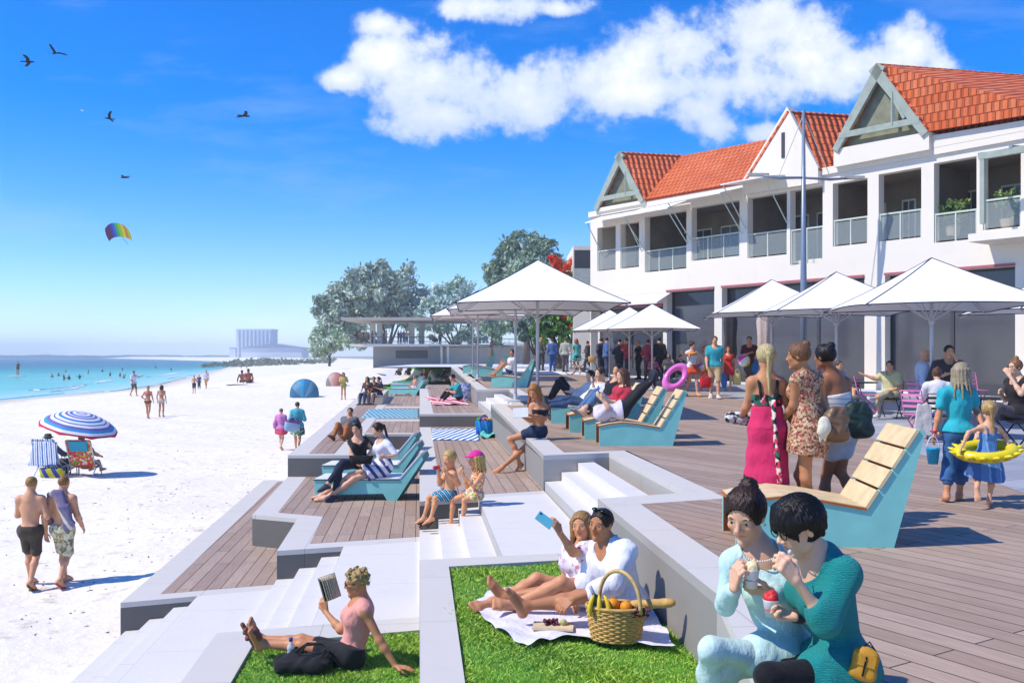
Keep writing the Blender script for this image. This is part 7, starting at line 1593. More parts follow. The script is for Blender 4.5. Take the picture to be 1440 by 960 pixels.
# ================================================================ girl with phone on the kerb
D = 18.6; H = 1.95
J = pose(D, H, pel=(757, 605, 0), nk=(758, 567, -.02), hd=(751, 551, -.08), shR=(748, 571, -.06), shL=(767, 572, .04), elR=(746, 591, -.1), wrR=(731, 584, -.36), elL=(766, 588, -.06), wrL=(742, 583, -.36), hpR=(752, 607, -.06), hpL=(760, 607, .06), knR=(717, 617, '-'), knL=(735, 632, '-'), anR=(731, 652, -.1), anL=(706, 657, -.45), toR=(728, 661, -.25), toL=(694, 667, -.5))
person('girl with long golden hair in denim shorts sitting on the kerb looking at a tablet', Fig(J, H, 'f', .30, yaw=-28, pitch=-24, hands={'L': dict(dir=V(-1, -.3, .2), palm=V(0, -.2, 1), curl=.6), 'R': dict(dir=V(-.8, -.3, .5), palm=V(.2, 0, 1), curl=.6)}), '#d29468', ('long', '#b5793a', .15), [sm('bikini_top', '#20202a', sl=0, hem=.5, top=.8, off=.012), dict(k='shorts', m=denim('#2c3c58'), len=.38, off=.018, loose=1.3)], ppx(D) * 1.1)
b = MB(); c = at(732, 580, D - .48); b.box(c, (.30, .016, .22), (unit(V(1, .1, .05)), unit(V(-.1, .8, -.6)), unit(V(0, .6, .8)))); solo('tablet', b, mat('white_plastic', '#f2f2f2', .3), 'white tablet in the hands of the golden haired girl', 'tablet')
# ================================================================ people on the row of four loungers
D = 23.4; H = 1.95
J = pose(D, H, pel=(808, 559, 0), nk=(836, 541, .0), hd=(830, 528, .05), shL=(832, 546, -.15), shR=(838, 541, .15), elL=(818, 556, -.2), wrL=(803, 552, -.25), elR=(822, 548, .2), wrR=(806, 550, .1), hpL=(809, 561, -.08), hpR=(806, 558, .08), knL=(785, 537, -.1), knR=(790, 533, .15), anL=(771, 562, -.15), anR=(776, 560, .15), toL=(763, 560, -.15), toR=(768, 558, .15))
person('man in a pale shirt and black trousers reclining with knees up on the farthest lounger', Fig(J, H, 'm', .28, yaw=-60), SK1, ('short', '#2a2420'), [sm('shirt', '#e6e8ea', sl=1.6, hem=-.05), sm('trousers', '#25252a'), sm('shoes', '#1a1a1c')], ppx(D))
D = 20.6
J = pose(D, H, pel=(831, 566, 0), nk=(846, 541, .0), hd=(844, 525, -.03), shL=(852, 547, -.15), shR=(838, 545, .15), elL=(838, 560, -.25), wrL=(834, 541, -.25), elR=(826, 556, .2), wrR=(815, 562, .1), hpL=(832, 569, -.08), hpR=(829, 566, .08), knL=(803, 566, -.1), knR=(800, 560, .12), anL=(772, 570, -.12), anR=(770, 566, .12), toL=(766, 560, -.12), toR=(764, 557, .12))
person('man in a white shirt and blue jeans stretched out with his hand at his chin', Fig(J, H, 'm', .29, yaw=-58, pitch=-6), SK1, ('short', '#4a3a2c'), [sm('shirt', '#f1f3f6', sl=1.6, hem=-.05), dict(k='trousers', m=denim('#3c5478')), sm('shoes', '#5a5a5a')], ppx(D))
D = 19.2
J = pose(D, H, pel=(868, 570, 0), nk=(878, 545, .0), hd=(875, 528, -.03), shL=(884, 552, -.15), shR=(870, 550, .15), elL=(872, 566, -.25), wrL=(855, 563, -.25), elR=(858, 562, .2), wrR=(848, 562, .1), hpL=(868, 573, -.08), hpR=(866, 570, .08), knL=(839, 556, -.1), knR=(836, 552, .12), anL=(818, 578, -.12), anR=(815, 574, .12), toL=(808, 577, -.12), toR=(806, 573, .12))
person('woman with long brown hair in a red top and jeans on the third lounger', Fig(J, H, 'f', .29, yaw=-70, pitch=-4), SK1, ('long', '#6a4630', .12), [sm('shirt', '#c8364a', sl=1.2, hem=-.02), dict(k='trousers', m=denim('#5a7fa8')), sm('shoes', '#9a9a9a')], ppx(D))
D = 19.9
J = pose(D, H, pel=(858, 566, 0), nk=(866, 538, .0), hd=(868, 521, .03), shL=(872, 545, -.15), shR=(858, 543, .15), elL=(868, 560, -.05), wrL=(854, 560, -.15), elR=(850, 556, .2), wrR=(848, 556, .1), hpL=(858, 569, -.08), hpR=(856, 566, .08), knL=(835, 556, .0), knR=(832, 552, .12), anL=(818, 578, .0), anR=(815, 574, .12), toL=(808, 577, .0), toR=(806, 573, .12))
person('person in a black top half hidden behind the woman in red', Fig(J, H, 'm', .28, yaw=-30), SK2, ('short', '#1f1a18'), [sm('shirt', '#1f2024', sl=.6, hem=-.02), sm('trousers', '#6f665c')], ppx(D))
D = 17.75
J = pose(D, H, pel=(874, 577, 0), nk=(838, 580, -.0), hd=(824, 577, -.05), shL=(842, 585, -.16), shR=(842, 577, .16), elL=(856, 572, -.22), wrL=(846, 561, -.2), elR=(858, 566, .2), wrR=(850, 560, .1), hpL=(874, 580, -.08), hpR=(875, 576, .08), knL=(896, 556, -.05), knR=(894, 553, .1), anL=(916, 537, .0), anR=(913, 535, .15), toL=(921, 527, .0), toR=(918, 525, .15))
person('person lying head down on the front lounger with dark trousered legs up its back', Fig(J, H, 'f', .28, yaw=-60, pitch=60), SK1, ('short', '#3a2c24'), [sm('shirt', '#e4dbe6', sl=.5, hem=-.02), sm('trousers', '#1d1d22'), sm('shoes', '#2a2c38')], ppx(D))
# ================================================================ scattered sitters on the terraces
D = 35.2; J = pose(D, 1.75, pel=(716, 519, 0), nk=(722, 503, 0), hd=(720, 496, -.02), shL=(725, 506, -.12), shR=(719, 506, .12), elL=(717, 513, -.1), wrL=(709, 509, -.1), elR=(714, 513, .1), wrR=(707, 509, .1), hpL=(716, 520, -.08), hpR=(716, 519, .08), knL=(708, 512, -.1), knR=(706, 511, .1), anL=(695, 526, -.1), anR=(693, 525, .1), toL=(691, 527, -.1), toR=(689, 526, .1))
person('woman in a white top and denim shorts sitting alone on the lounger by the poles', Fig(J, 1.75, 'f', .25, yaw=-30), SK3, ('pony', '#241a15', .08), [sm('shirt', '#f2f2f0', sl=.4), dict(k='shorts', m=denim('#33486a'), len=.4)], ppx(D))
D = 37.5; J = pose(D, 1.85, pel=(645, 557, 0), nk=(642, 540, 0), hd=(636, 531, -.02), shL=(645, 543, -.18), shR=(638, 543, .18), elL=(640, 552, -.2), wrL=(627, 549, -.1), elR=(630, 551, .15), wrR=(626, 549, .1), hpL=(645, 558, -.08), hpR=(644, 557, .08), knL=(632, 551, -.1), knR=(628, 549, .1), anL=(621, 565, -.1), anR=(617, 563, .1), toL=(614, 567, -.1), toR=(611, 565, .1))
person('man in a teal tee and black trousers sitting on the red striped towel', Fig(J, 1.85, 'm', .29, yaw=-65, pitch=-10), SK2, ('short', '#1a1614'), [sm('shirt', '#3f9fa6', sl=.6, hem=-.02, off=.02), sm('trousers', '#1f2024', len=1.7)], ppx(D))
def gp(px, py, z=None): return ong(px, py) if z is None else onz(px, py, z)
def sit_at(label, p, H, yaw, kind, sex, skn, hair, wear, L=None, Rr=None, px=None, group=None, **k):
    return person(label, figure(p, H, yaw, kind, L, Rr, sex=sex, **k), skn, hair, wear, px or ppx(p[1]), group)
sit_at('man in a grey tee reclining with the soles of his brown shoes towards us', gp(487, 617, -.6), 1.75, -12, 'lean', 'm', SK3, ('short', '#5a4c40'), [sm('shirt', '#6f757a', sl=.6), sm('trousers', '#b5713f', len=1.9), sm('shoes', '#9a5c34')], over=dict(knL=(-.09, .17, .24), knR=(.07, .17, .24), anL=(-.1, .33, .06), anR=(.08, .33, .06), toL=(-.12, .40, .08), toR=(.09, .40, .08)))
bn = MB(); bn.prism([sy(-2.95, 44)[:2], sy(-1.75, 44)[:2], sy(-1.75, 52)[:2], sy(-3.1, 52)[:2]], -.6, -.2); solo('bench', bn, KERB, 'low pale concrete bench block the three women sit on', 'bench', sy(-2.4, 44, -.6))
for x, yaw, c, lg, h_, s_, lb in ((517, -25, '#4a3a34', '#3a4a6a', ('long', '#241a16'), SK3, 'long haired woman in dark sunglasses and blue jeans, left of the three on the bench'), (526, -10, '#3a2f2c', '#8a6a50', ('pony', '#33251d'), SK3, 'woman in a dark top, middle of the three on the bench'), (533, -55, '#23233a', '#e6e6ee', ('pony', '#1c1614'), SK2, 'woman in a navy top and white trousers, right of the three on the bench')):
    p = at(x, 0, 43.6); p[2] = -.22; sit_at(lb, p, 1.78, yaw, 'sit', 'f', s_, h_, [sm('shirt', c, sl=.5), sm('trousers', lg), sm('shoes', '#2a2a2a')], 'bent', group=None)
p = onz(575, 556, -.6); p[2] = -.2; sit_at('child in a white skirt sitting sideways on the far aqua lounger', p + V(.3, .3, 0), 1.45, -60, 'sit', 'n', SK3, ('short', '#b58a5a'), [sm('shirt', '#d8a090', sl=.4), sm('skirt', '#f4f4f4', len=.7)])
for x, y, yaw, kd, c, lg, h_, lb in ((596, 537, -15, 'ground', '#3f3a3a', '#c9c9d2', ('long', '#2a1d18'), 'woman in a dark top sitting cross-legged at the left of the terrace group'), (611, 536, 60, 'lean', '#b9bcc4', '#8f949c', ('short', '#2a2320'), 'person in grey lying back in the middle of the terrace group'), (623, 533, -80, 'ground', '#4a4e5a', '#4b5260', ('short', '#1f1a18'), 'man in a dark jacket sitting in the terrace group'), (634, 534, -100, 'ground', '#c9d0da', '#5a6270', ('pony', '#8a6a50'), 'woman in a pale top at the right of the terrace group')):
    sit_at(lb, gp(x, y, -.18), 1.85, yaw, kd, 'f' if 'woman' in lb else 'm', SK2, h_, [sm('shirt', c, sl=1.2), sm('trousers', lg)])
for x, y, c, lb in ((562, 527, '#4a4440', 'person in brown sitting on the little lawn, left of two'), (575, 527, '#2f3a34', 'person in dark green sitting on the little lawn, right of two')):
    p = at(x, y, 92); p[2] = CAMZ - (y - HY) * 92 / F; sit_at(lb, p, 1.8, -30, 'ground', 'm', SK3, ('short', '#241c18'), [sm('shirt', c), sm('trousers', '#2f3238')])
# ================================================================ on the sand
def beach(label, px, py, hpx, yaw, kind='stand', sex='f', skn=SK3, hair=('short', '#4a3424'), wear=(), L=None, Rr=None, group=None, **k):
    p = sandpt(px, py); H = hpx * p[1] / F / .985; return person(label, figure(p, H, yaw, kind, L, Rr, sex=sex, **k), skn, hair, wear, ppx(p[1]), group)
beach('bare-backed man in dark olive shorts walking towards the sea, left of the two men', 43, 826, 153, 186, 'walk', 'm', SK2, ('short', '#b58a4a'), [sm('shorts', '#4f4638', len=.85, off=.012, loose=1.1, waist=.12, flare=.05), sm('sandals', '#6a5a3a')], 'fold', 'bent')
tm = beach('bare-backed man in patterned shorts with a towel over his shoulder', 88, 823, 151, 176, 'walk', 'm', SK2, ('crop', '#a5733f'), [dict(k='shorts', m=floral('leaf_print', ['#d9cfa0', '#8a7f5a', '#efe8cc', '#b5a878', '#e8dfb8'], 22), len=.95, off=.014, loose=1.15, waist=.12, flare=.055), sm('sandals', '#c05a4a')])
p = sandpt(88, 823); q = [at(x, y, p[1] + d) for x, y, d in ((66, 735, .12), (68, 712, .14), (73, 695, .0), (79, 692, -.09), (88, 712, -.14), (95, 735, -.13), (93, 744, -.12))]; f = Field(np.min(q, 0) - .2, np.max(q, 0) + .2, .013)
f.group([cap(a + V(o, 0, 0), c + V(o * .6, 0, 0), .042) for a, c in zip(q, q[1:]) for o in (-.04, .03, .09)], k=.03); P_, Q_ = f.quads(); tag(link('towel', npmesh('towel', P_, Q_, striped('purple_towel', [(.5, '#7f7392'), (.2, '#e6dfc8'), (.3, '#8a7f9c')], 4, (.8, 0, .55)), q[3]), q[3]), 'purple towel with a cream stripe slung over the shoulder of the man', 'towel')
beach('woman in a red bikini walking away with her hand on her hip', 208, 588, 45, 185, 'walk', 'f', SK3, ('bun', '#c9a46a'), [sm('bikini_top', '#c8503a', hem=.6, top=.74, sl=0), sm('bikini_bottom', '#8a4a34', waist=.06)], 'hip')
beach('dark haired woman in a pale bikini walking beside the one in red', 227, 586, 44, 178, 'stand', 'f', SK3, ('long', '#3a2a20', .06), [sm('bikini_top', '#e0cdb0', hem=.62, top=.72, sl=0), sm('bikini_bottom', '#d8d0c4', waist=.08)])
beach('man with a shoulder bag pointing across the bay', 188, 557, 35, 60, 'walk', 'm', SK3, ('short', '#3a2c22'), [sm('shirt', '#e4e4ee', sl=.6), sm('shorts', '#6a5a4c', len=.9)], 'out')
beach('child in dark shorts on the sand, front one of the three walkers', 273, 553, 25, 0, 'stand', 'n', SK2, ('short', '#3a2c22'), [sm('shorts', '#4a4038', len=.9)], 'bent', 'fold'); beach('boy in dark clothes in the middle of the three walkers', 280, 547, 20, 20, 'stand', 'n', SK2, ('short', '#2a2320'), [sm('shirt', '#4a5470'), sm('trousers', '#3a4050')]); beach('woman in a white top and yellow shorts, right of the three walkers', 290, 546, 25, 0, 'walk', 'f', SK2, ('short', '#4a3a44'), [sm('shirt', '#dfd8ee'), sm('shorts', '#d8b04a', len=.6)])
for x, lb in ((341, 'tanned person sitting on a towel, left of the sunbathing pair'), (350, 'broad tanned man leaning back on his hands, right of the sunbathing pair')): beach(lb, x, 538, 40 if x > 345 else 36, 190, 'lean', 'm', '#9a5a3a', ('short', '#2a1f1a'), [sm('shorts', '#5a3a34', len=.5)])
tp = sandpt(338, 541); b = MB(); b.prism([tp[:2] + np.array(q_) for q_ in ((-1.3, -.6), (1.3, -.6), (1.6, .9), (-.9, .9))], tp[2] - .05, tp[2] + .05); solo('beach_mat', b, cloth('#8a7f74'), 'brown mat under the sunbathing pair', 'mat')
beach('girl in a pink cover-up walking along the sand', 395, 632, 57, 172, 'walk', 'f', SK1, ('short', '#a57a4a'), [sm('shirt', '#e590c8', sl=1.6, hem=-.12, loose=1.6, sloose=1.7), sm('skirt', '#e0506f', len=.55, wide=.045)])
beach('woman in a turquoise shirt and green print skirt carrying a bag on her shoulder', 418, 634, 68, 184, 'walk', 'f', SK2, ('short', '#5a3a2a'), [sm('shirt', '#4fb8c4', sl=1.5, hem=-.1, loose=1.5, sloose=1.5), dict(k='skirt', m=floral('green_print', ['#2f5f54', '#7fa890', '#e0e8d8', '#3f7a6a'], 12), len=.75, wide=.03)], None, 'bent')
pb = sandpt(411, 634); bag('shoulder_bag', 'pale blue and magenta bag on the back of the woman in turquoise', at(411, 606, pb[1] - .3), (.62, .24, .42), striped('bag_bands', [(.55, '#9fc4dc'), (.45, '#b04a9c')], 1.6, (0.2, 0, 1)), cloth('#7fa0b8'), True, yaw=.3, flare=.9)
beach('woman in a yellow top and bikini bottom standing near the pink tent', 483, 562, 38, 5, 'stand', 'f', SK3, ('long', '#6a4a34', .05), [sm('shirt', '#c9bd5a', sl=.8, hem=.02, sloose=1.6), sm('bikini_bottom', '#b59a4a', waist=.1)], 'bent', 'fold')
for x, y, h_ in ((339, 519, 7), (347, 519, 7)): beach('tiny distant stroller on the far beach, ' + ('left' if x < 343 else 'right') + ' of two', x, y, h_, 20, 'walk', 'm', SK3, ('short', '#3a2c22'), [sm('shirt', '#8a8a94'), sm('shorts', '#4a4a50')])
# beach chair sitters
for P_, lb, hr_, wr2, hat, L_ in ((P1, 'grey haired person sitting in the bright floral beach chair', ('short', '#8a8078'), [sm('shirt', '#b56a4a', sl=.4), sm('shorts', '#4a6a5a', len=.6)], None, None), (P2, 'person in a dark green sun hat sitting under the striped towel', ('short', '#5a4a3a'), [sm('shirt', '#5a6a8a', sl=1.5), sm('trousers', '#8fa4c4', len=1.4)], 1, 'out')):
    Hs = 2.02; o = P_ + V(0, .10, .28); fgx = figure(o, Hs, 176, 'sit', L_, None, over=dict(nk=(0, -.13, .33), hd=(0, -.125, .445), shL=(-.105, -.12, .31), shR=(.105, -.12, .31), elL=(-.16, .0, .2), elR=(.16, .0, .2), wrL=(-.17, .12, .16), wrR=(.17, .12, .16), anL=(-.09, .30, -.06), anR=(.09, .30, -.06), toL=(-.1, .4, -.09), toR=(.1, .4, -.09)), sex='m')
    pp = person(lb, fgx, SK3, hr_, wr2, ppx(P_[1]), below=P_[2] - .1)
    if hat: b = MB(); h_ = fgx.hh; c = fgx.hp(0, -.05, .22); b.lathe([(.62 * h_, -.12 * h_), (.6 * h_, -.06 * h_), (.42 * h_, .02 * h_), (.40 * h_, .22 * h_), (.28 * h_, .36 * h_), (.0001, .38 * h_)], c, 20); solo('sun_hat', b, cloth('#46564e'), 'dark green brimmed sun hat above the striped towel chair', 'hat', smooth=True)
# swimmers and paddle boarder
i = 0
for x, y in ((73, 529), (82, 527), (90, 533), (97, 532), (93, 522), (112, 531), (124, 524), (144, 521), (155, 527), (169, 528), (174, 530), (172, 519), (219, 516), (241, 519)):
    p = onz(x, y + 1.5, WZ); p[2] = WZ; H = 1.75 * (1.05 if p[1] < 150 else 1.15); o = p - V(0, 0, H * (.60 + .06 * math.sin(i * 2))); yaw = (i * 77) % 360
    person('dark-headed swimmer standing chest deep in the turquoise water', figure(o, H, yaw, 'stand', [None, 'out', 'up', 'bent'][i % 4], [None, 'raise', 'out'][i % 3], sex='mf'[i % 2]), [SK3, SK4, SK5][i % 3], ('short', '#1d1714'), [sm('vest', ['#23303a', '#3a2226', '#2a2a30'][i % 3], sl=0, hem=.2)] if i % 2 else (), ppx(p[1]), 'swimmers in the shallow sea', below=WZ - .3); i += 1
p = onz(25, 529, WZ); sb = thing('paddle_board', 'white paddle board carrying a standing paddler on the sea', 'paddle board', p); AXs = basis(V(1, .12, 0)); f = Field(p - V(2.2, 1, .3), p + V(2.2, 1, .4), .03); f.group([ell(p + V(0, 0, .08), (1.75, .42, .1), AXs)], k=.02); P_, Q_ = f.quads(); link('board', npmesh('board', P_, Q_, mat('white_board', '#f4f2ea', .35), p), parent=sb); b = MB(); b.extrude([p + V(-1.5, 0, 0), p + V(-1.2, 0, 0), p + V(-1.4, 0, -.25)], V(0, .03, 0)); part('fin', b, mat('black_plastic', (.03, .03, .035), .25, 0), sb)
fgx = figure(p + V(0, 0, .14), 20 * p[1] / F, 10, 'stand', 'bent', 'raise', sex='f'); person('paddler in a dark red swimsuit standing on the white board', fgx, SK3, ('short', '#8a6a4a'), [sm('vest', '#6a1f2a', sl=0, hem=-.1), sm('bikini_bottom', '#6a1f2a', waist=.2)], ppx(p[1]))
w = fgx.J['wrR']; b = MB(); b.tube([w + V(.05, -.05, .5), w, w + V(-.1, -.1, -.9)], .03, 6); b.ball(w + V(-.13, -.12, -1.1), .2, 8, (.5, .2, 1.2)); solo('paddle', b, mat('pale_steel', '#d5d6dc', .4, .04, 3, metal=.2), 'long paddle held upright by the board rider', 'paddle')
# ================================================================ strollers on the promenade
def plaza(label, px, py, hpx, yaw, kind='stand', sex='f', skn=SK2, hair=('short', '#4a3424'), wear=(), L=None, Rr=None, group=None, **k):
    p = ong(px, py); H = hpx * p[1] / F / .985; return person(label, figure(p, H, yaw, kind, L, Rr, sex=sex, **k), skn, hair, wear, ppx(p[1]), group), p
TUR = '#35aebc'
_, pm = plaza('man in a turquoise polo shirt and khaki shorts walking towards us', 1005, 560, 86, -8, 'walk', 'm', SK2, ('short', '#5a3a24'), [sm('shirt', TUR, sl=.6, hem=-.06, off=.010), sm('shorts', '#c9ac80', len=1.0, off=.02, loose=1.3), sm('shoes', '#e8dcd0')])
_, pw = plaza('woman in a white top, orange scarf and orange shorts carrying a pink ring', 973, 557, 75, 20, 'walk', 'f', SK2, ('bun', '#3a241a'), [sm('shirt', '#e6eef4', sl=0), sm('skirt', '#e8603a', len=.45, wide=.03)], None, 'out', hyaw=50)
s = pw[1] / F; c = at(973, 497, pw[1] - .05); b = MB(); b.torus(c, .14, .055, None, 20, 8); b.tube([c + V(-.1, -.12, 0), c + V(-.14, -.2, -.25)], [.06, .03], 8, flat=.5); solo('scarf', b, cloth('#f0a040'), 'orange scarf round the neck of the woman with the pink ring', 'scarf', smooth=True)
c = at(950, 530, pw[1] - .15); e = unit(V(.72, .25, .75)); w = unit(np.cross(e, V(.3, 1, .1))); b = MB(); b.torus(c, .34, .12, (e, w, np.cross(e, w)), 32, 10, (1.25, .75)); PV = NT('pink_vinyl'); PV.set(Base_Color=A('#f07ac8', .9), Roughness=.2); b and solo('swim_ring', b, PV.m, 'translucent pink swim ring held by the woman in the orange scarf', 'swim ring', smooth=True)
_, pr = plaza('red haired woman in a red dress carrying bags behind the man', 1024, 550, 62, -10, 'walk', 'f', SK2, ('long', '#8a3a24', .06), [sm('dress', '#d8352f', sl=.2, len=.7, wide=.01)])
plaza('woman with reddish hair half hidden behind the man in turquoise', 991, 549, 62, 0, 'walk', 'f', SK2, ('long', '#b5653a', .08), [sm('shirt', '#c9b0a0', sl=.3), sm('shorts', '#d8603a')])
_, pbm = plaza('man in a maroon tee holding a beach ball', 1054, 551, 77, -25, 'walk', 'm', SK3, ('short', '#1f1712'), [sm('shirt', '#5a2424', sl=.7, off=.011), sm('shorts', '#5f4a3c', len=.95, off=.02)], None, 'fold')
def ball(label, px, py, d, r):
    cs = ['#f4f4f6', '#2f66d0', '#f4f4f6', '#e8509a', '#f4f4f6', '#e8d030']; b = MB(); c = at(px, py, d); n = 24; AXq = basis(unit(V(.5, -.4, .6)), V(0, 1, 0)); AXq = (AXq[1], AXq[2], AXq[0]); b.ball(c, r, n, (1, 1, 1), AXq)
    m_ = n // 2 + 1; b.mi = [min(5, ((i % n) * 6) // n) for i in range(len(b.f))]
    return solo('beach_ball', b, [mat('ball_vinyl' + q, q, .25, .03) for q in cs], label, 'beach ball', smooth=True)
ball('large blue, white and pink beach ball held by the man in maroon', 1046, 507, pbm[1] - .55, .22); ball('small blue and white beach ball beside the man in turquoise', 986, 516, pw[1] + .2, .15)
bag('beach_bag', 'red beach bag carried between the man in turquoise and the woman in orange', at(992, 545, pm[1] - .1), (.34, .2, .34), cloth('#e0202c'), cloth('#e0202c'), True)
bag('beach_bag', 'pale yellow beach bag carried by the woman in the red dress', at(1036, 541, pr[1] - .1), (.3, .2, .42), cloth('#ecd98a'), cloth('#ecd98a'), True, flare=.9)
def board(label, px, py, d, w, h, tilt): b = MB(); c = at(px, py, d); f = Field(c - h, c + h, .02); f.group([ell(c, (w / 2, .05, h / 2), basis(V(1, .15, tilt)))], k=.02); P_, Q_ = f.quads(); return tag(link('bodyboard', npmesh('bodyboard', P_, Q_, mat('blue_foam', '#2f6fb0', .5, .08), c), c), label, 'bodyboard')
board('blue bodyboard under the arm of the woman in the red dress', 1018, 534, pr[1] - .25, .24, .62, .05); board('blue bodyboard under the arm of the man with the beach ball', 1062, 516, pbm[1] - .2, .26, .6, -.25)
# queue in front of the café
def bw(c, l): return [sm('shirt', c, sl=1.7, hem=-.1, off=.025), sm('trousers', l, len=1.9, off=.02), sm('shoes', '#26262a')]
for x, y, h_, yaw, c, l, hr_, sx, Lq, Rq, lb in (
    (761, 521, 46, 150, '#5a5a50', '#4a4a4c', ('long', '#c9a25a', .05), 'f', None, 'bent', 'blonde woman in a dark coat at the far left end of the queue'), (777, 522, 45, 175, '#4a6a9c', '#3a5a94', ('short', '#4a4038'), 'm', None, None, 'man in blue shirt and jeans standing by the flame tree'),
    (795, 523, 47, 160, '#b5b5a6', '#5a5a58', ('short', '#6a6258'), 'm', None, 'bent', 'man in a pale grey coat right of the flame tree trunk'), (871, 532, 55, 170, '#3a4258', '#2f3a54', ('short', '#33281f'), 'm', 'bent', None, 'man in a navy jacket in the queue behind the small parasols'), (853, 530, 55, 100, '#4a6aa0', '#3a4a6c', ('short', '#2f2620'), 'm', None, 'bent', 'man in a blue jacket, left of the navy one in the queue'),
    (846, 529, 53, -150, '#33384a', '#2a2f3c', ('short', '#2a211b'), 'm', 'hip', None, 'person in dark blue turned away at the queue'), (882, 533, 57, -90, '#b83a44', '#3f3f44', ('short', '#6a5444'), 'm', 'bent', 'raise', 'man in a red top and dark trousers holding something in the queue'), (898, 533, 53, -80, '#2a2a30', '#2c2c33', ('short', '#c98a3a'), 'f', 'bent', None, 'person in black with ginger hair in the queue'),
    (911, 535, 57, 140, '#b04a62', '#7a5a5a', ('short', '#8a2f34'), 'f', 'bent', 'bent', 'woman in a pink and red shawl in the queue'), (927, 536, 61, 175, '#2c2c32', '#34343c', ('short', '#1f1a18'), 'm', None, None, 'tall man all in black at the right end of the queue')):
    plaza(lb, x, y, h_, yaw, 'stand', sx, SK2, hr_, bw(c, l), Lq, Rq)
plaza('red haired woman in a turquoise dress with a dark shoulder bag beside a bicycle', 811, 526, 49, -160, 'walk', 'f', SK2, ('long', '#b5522c', .05), [sm('dress', '#5fbfb4', sl=.4, len=.55, wide=.01)], 'bent'); plaza('person in dark grey pushing the bicycle', 827, 523, 43, -120, 'walk', 'm', SK3, ('short', '#2f2620'), bw('#4a4a4c', '#3a3a3e'), 'bent', 'bent')
plaza('dark haired woman with a pink bag sitting in front of the queue', 919, 530, 33, -30, 'ground', 'f', SK2, ('long', '#1f1815', .08), [sm('shirt', '#c96a94', sl=.5), sm('trousers', '#6a5a64')]) if False else None
p = ong(816, 527); bi = thing('bicycle', 'black city bicycle with a front basket by the woman in turquoise', 'bicycle', p); e = unit(V(.9, -.45, 0)); q = lambda a, z: p + e * a + V(0, 0, z); DKM = mat('dark_frame_paint', '#2b2f30', .4, .1); AXw = (e, V(0, 0, 1), np.cross(e, V(0, 0, 1)))
for a in (-.53, .53):
    b = MB(); b.torus(q(a, .34), .325, .02, AXw, 28, 6); w = part('wheel', b, DKM, bi, True); b = MB()
    for k in range(10): t_ = math.pi * k / 10; b.tube([q(a, .34) + (e * math.cos(t_) + V(0, 0, 1) * math.sin(t_)) * .31, q(a, .34) - (e * math.cos(t_) + V(0, 0, 1) * math.sin(t_)) * .31], .003, 4)
    part('spokes', b, POLEM, w)
b = MB(); 
for u, v in ((q(-.53, .34), q(-.1, .3)), (q(-.1, .3), q(-.2, .85)), (q(-.53, .34), q(-.18, .75)), (q(-.1, .3), q(.4, .72)), (q(-.18, .75), q(.4, .8)), (q(.53, .34), q(.38, .92))): b.tube([u, v], .018, 6)
part('frame', b, DKM, bi); b = MB(); b.tube([q(.38, .92), q(.35, 1.05), q(.2, 1.08) + AXw[2] * .25], .014, 6); b.tube([q(.35, 1.05), q(.2, 1.08) - AXw[2] * .25], .014, 6); part('handlebar', b, DKM, bi); b = MB(); b.ball(q(-.2, .9), .12, 10, (1, .6, .4), AXw); part('saddle', b, DKM, bi, True)
bag('bicycle_basket', 'wicker basket hung on the front of the bicycle', q(.62, .62), (.36, .3, .28), WICK, WICK, False)
# ================================================================ café furniture and guests
PINKM = mat('pink_wire', '#e88ab8', .4, .06); BLKM = mat('black_metal', '#26262a', .45, .06)
def chair_proto(nm, m, lab):
    t = thing('cafe_chair', 'x', 'chair', V(0, 0, 0), nm)          # faces -y
    b = MB(); b.box((0, 0, .45), (.44, .44, .02)); part('seat', b, m, t)
    for x in (-.2, .2):
        for y, y2 in ((-.2, .24), (.2, -.22)): b = MB(); b.tube([(x, y, .44), (x, y2, 0)], .013, 6); part('leg', b, m, t)
    b = MB(); b.tube([(-.21, .2, .45), (-.21, .3, .88), (.21, .3, .88), (.21, .2, .45)], .013, 6); part('back_frame', b, m, t)
    for z in (.6, .7, .8): b = MB(); b.box((0, .235 + (z - .6) * .23, z), (.42, .012, .045)); part('back_slat', b, m, t)
    return proto(t)
CH = chair_proto('pink café chairs', PINKM, ''); CB = chair_proto('black café chairs', BLKM, '')
def chair(pr, label, px, py, yaw, first=False, d=None):
    p = ong(px, py) if d is None else V(at(px, 0, d)[0], d, zg(d) + .004)
    p = p + V(0, 0, .006)
    if first: pr.location = tuple(map(float, p)); pr.rotation_euler = (0, 0, R(yaw)); pr['label'] = label; o = pr
    else: o = dup(pr, p, R(yaw), label)
    o.scale = (1.12,) * 3; return p
chair(CH, 'pink wire chair left of the man in the yellow shirt', 1222, 582, 60, True); chair(CH, 'pink wire chair behind the bald man in pale blue', 1300, 592, 100); chair(CH, 'pink wire chair nearest the parasol pole on the right', 1296, 618, 120); chair(CH, 'pink wire chair at the right edge behind the woman in black', 1418, 590, -60); chair(CH, 'pink wire chair far back by the shop columns', 1170, 568, 30); chair(CH, 'pink wire chair standing empty behind the man on the phone', 1372, 574, 10)
def seated(label, px, py, hpx, yaw, sex, skn, hair, wear, L=None, Rr=None, ch=None, chl=None, first=False, over=None, glasses=None, **k):
    p = ong(px, py); H = hpx / .78 * p[1] / F; Hs = H; o = p + V(0, 0, .25 * H)
    person(label, figure(o, H, yaw, 'sit', L, Rr, sex=sex, over=over, **k), skn, hair, wear, ppx(p[1]), glasses=glasses)
    if ch is not None:
        c = p + V(0, 0, .006)
        if first: ch.location = tuple(map(float, c)); ch.rotation_euler = (0, 0, R(yaw)); ch['label'] = chl; q_ = ch
        else: q_ = dup(ch, c, R(yaw), chl)
        q_.scale = (H / 1.72 * .97,) * 3
    return p
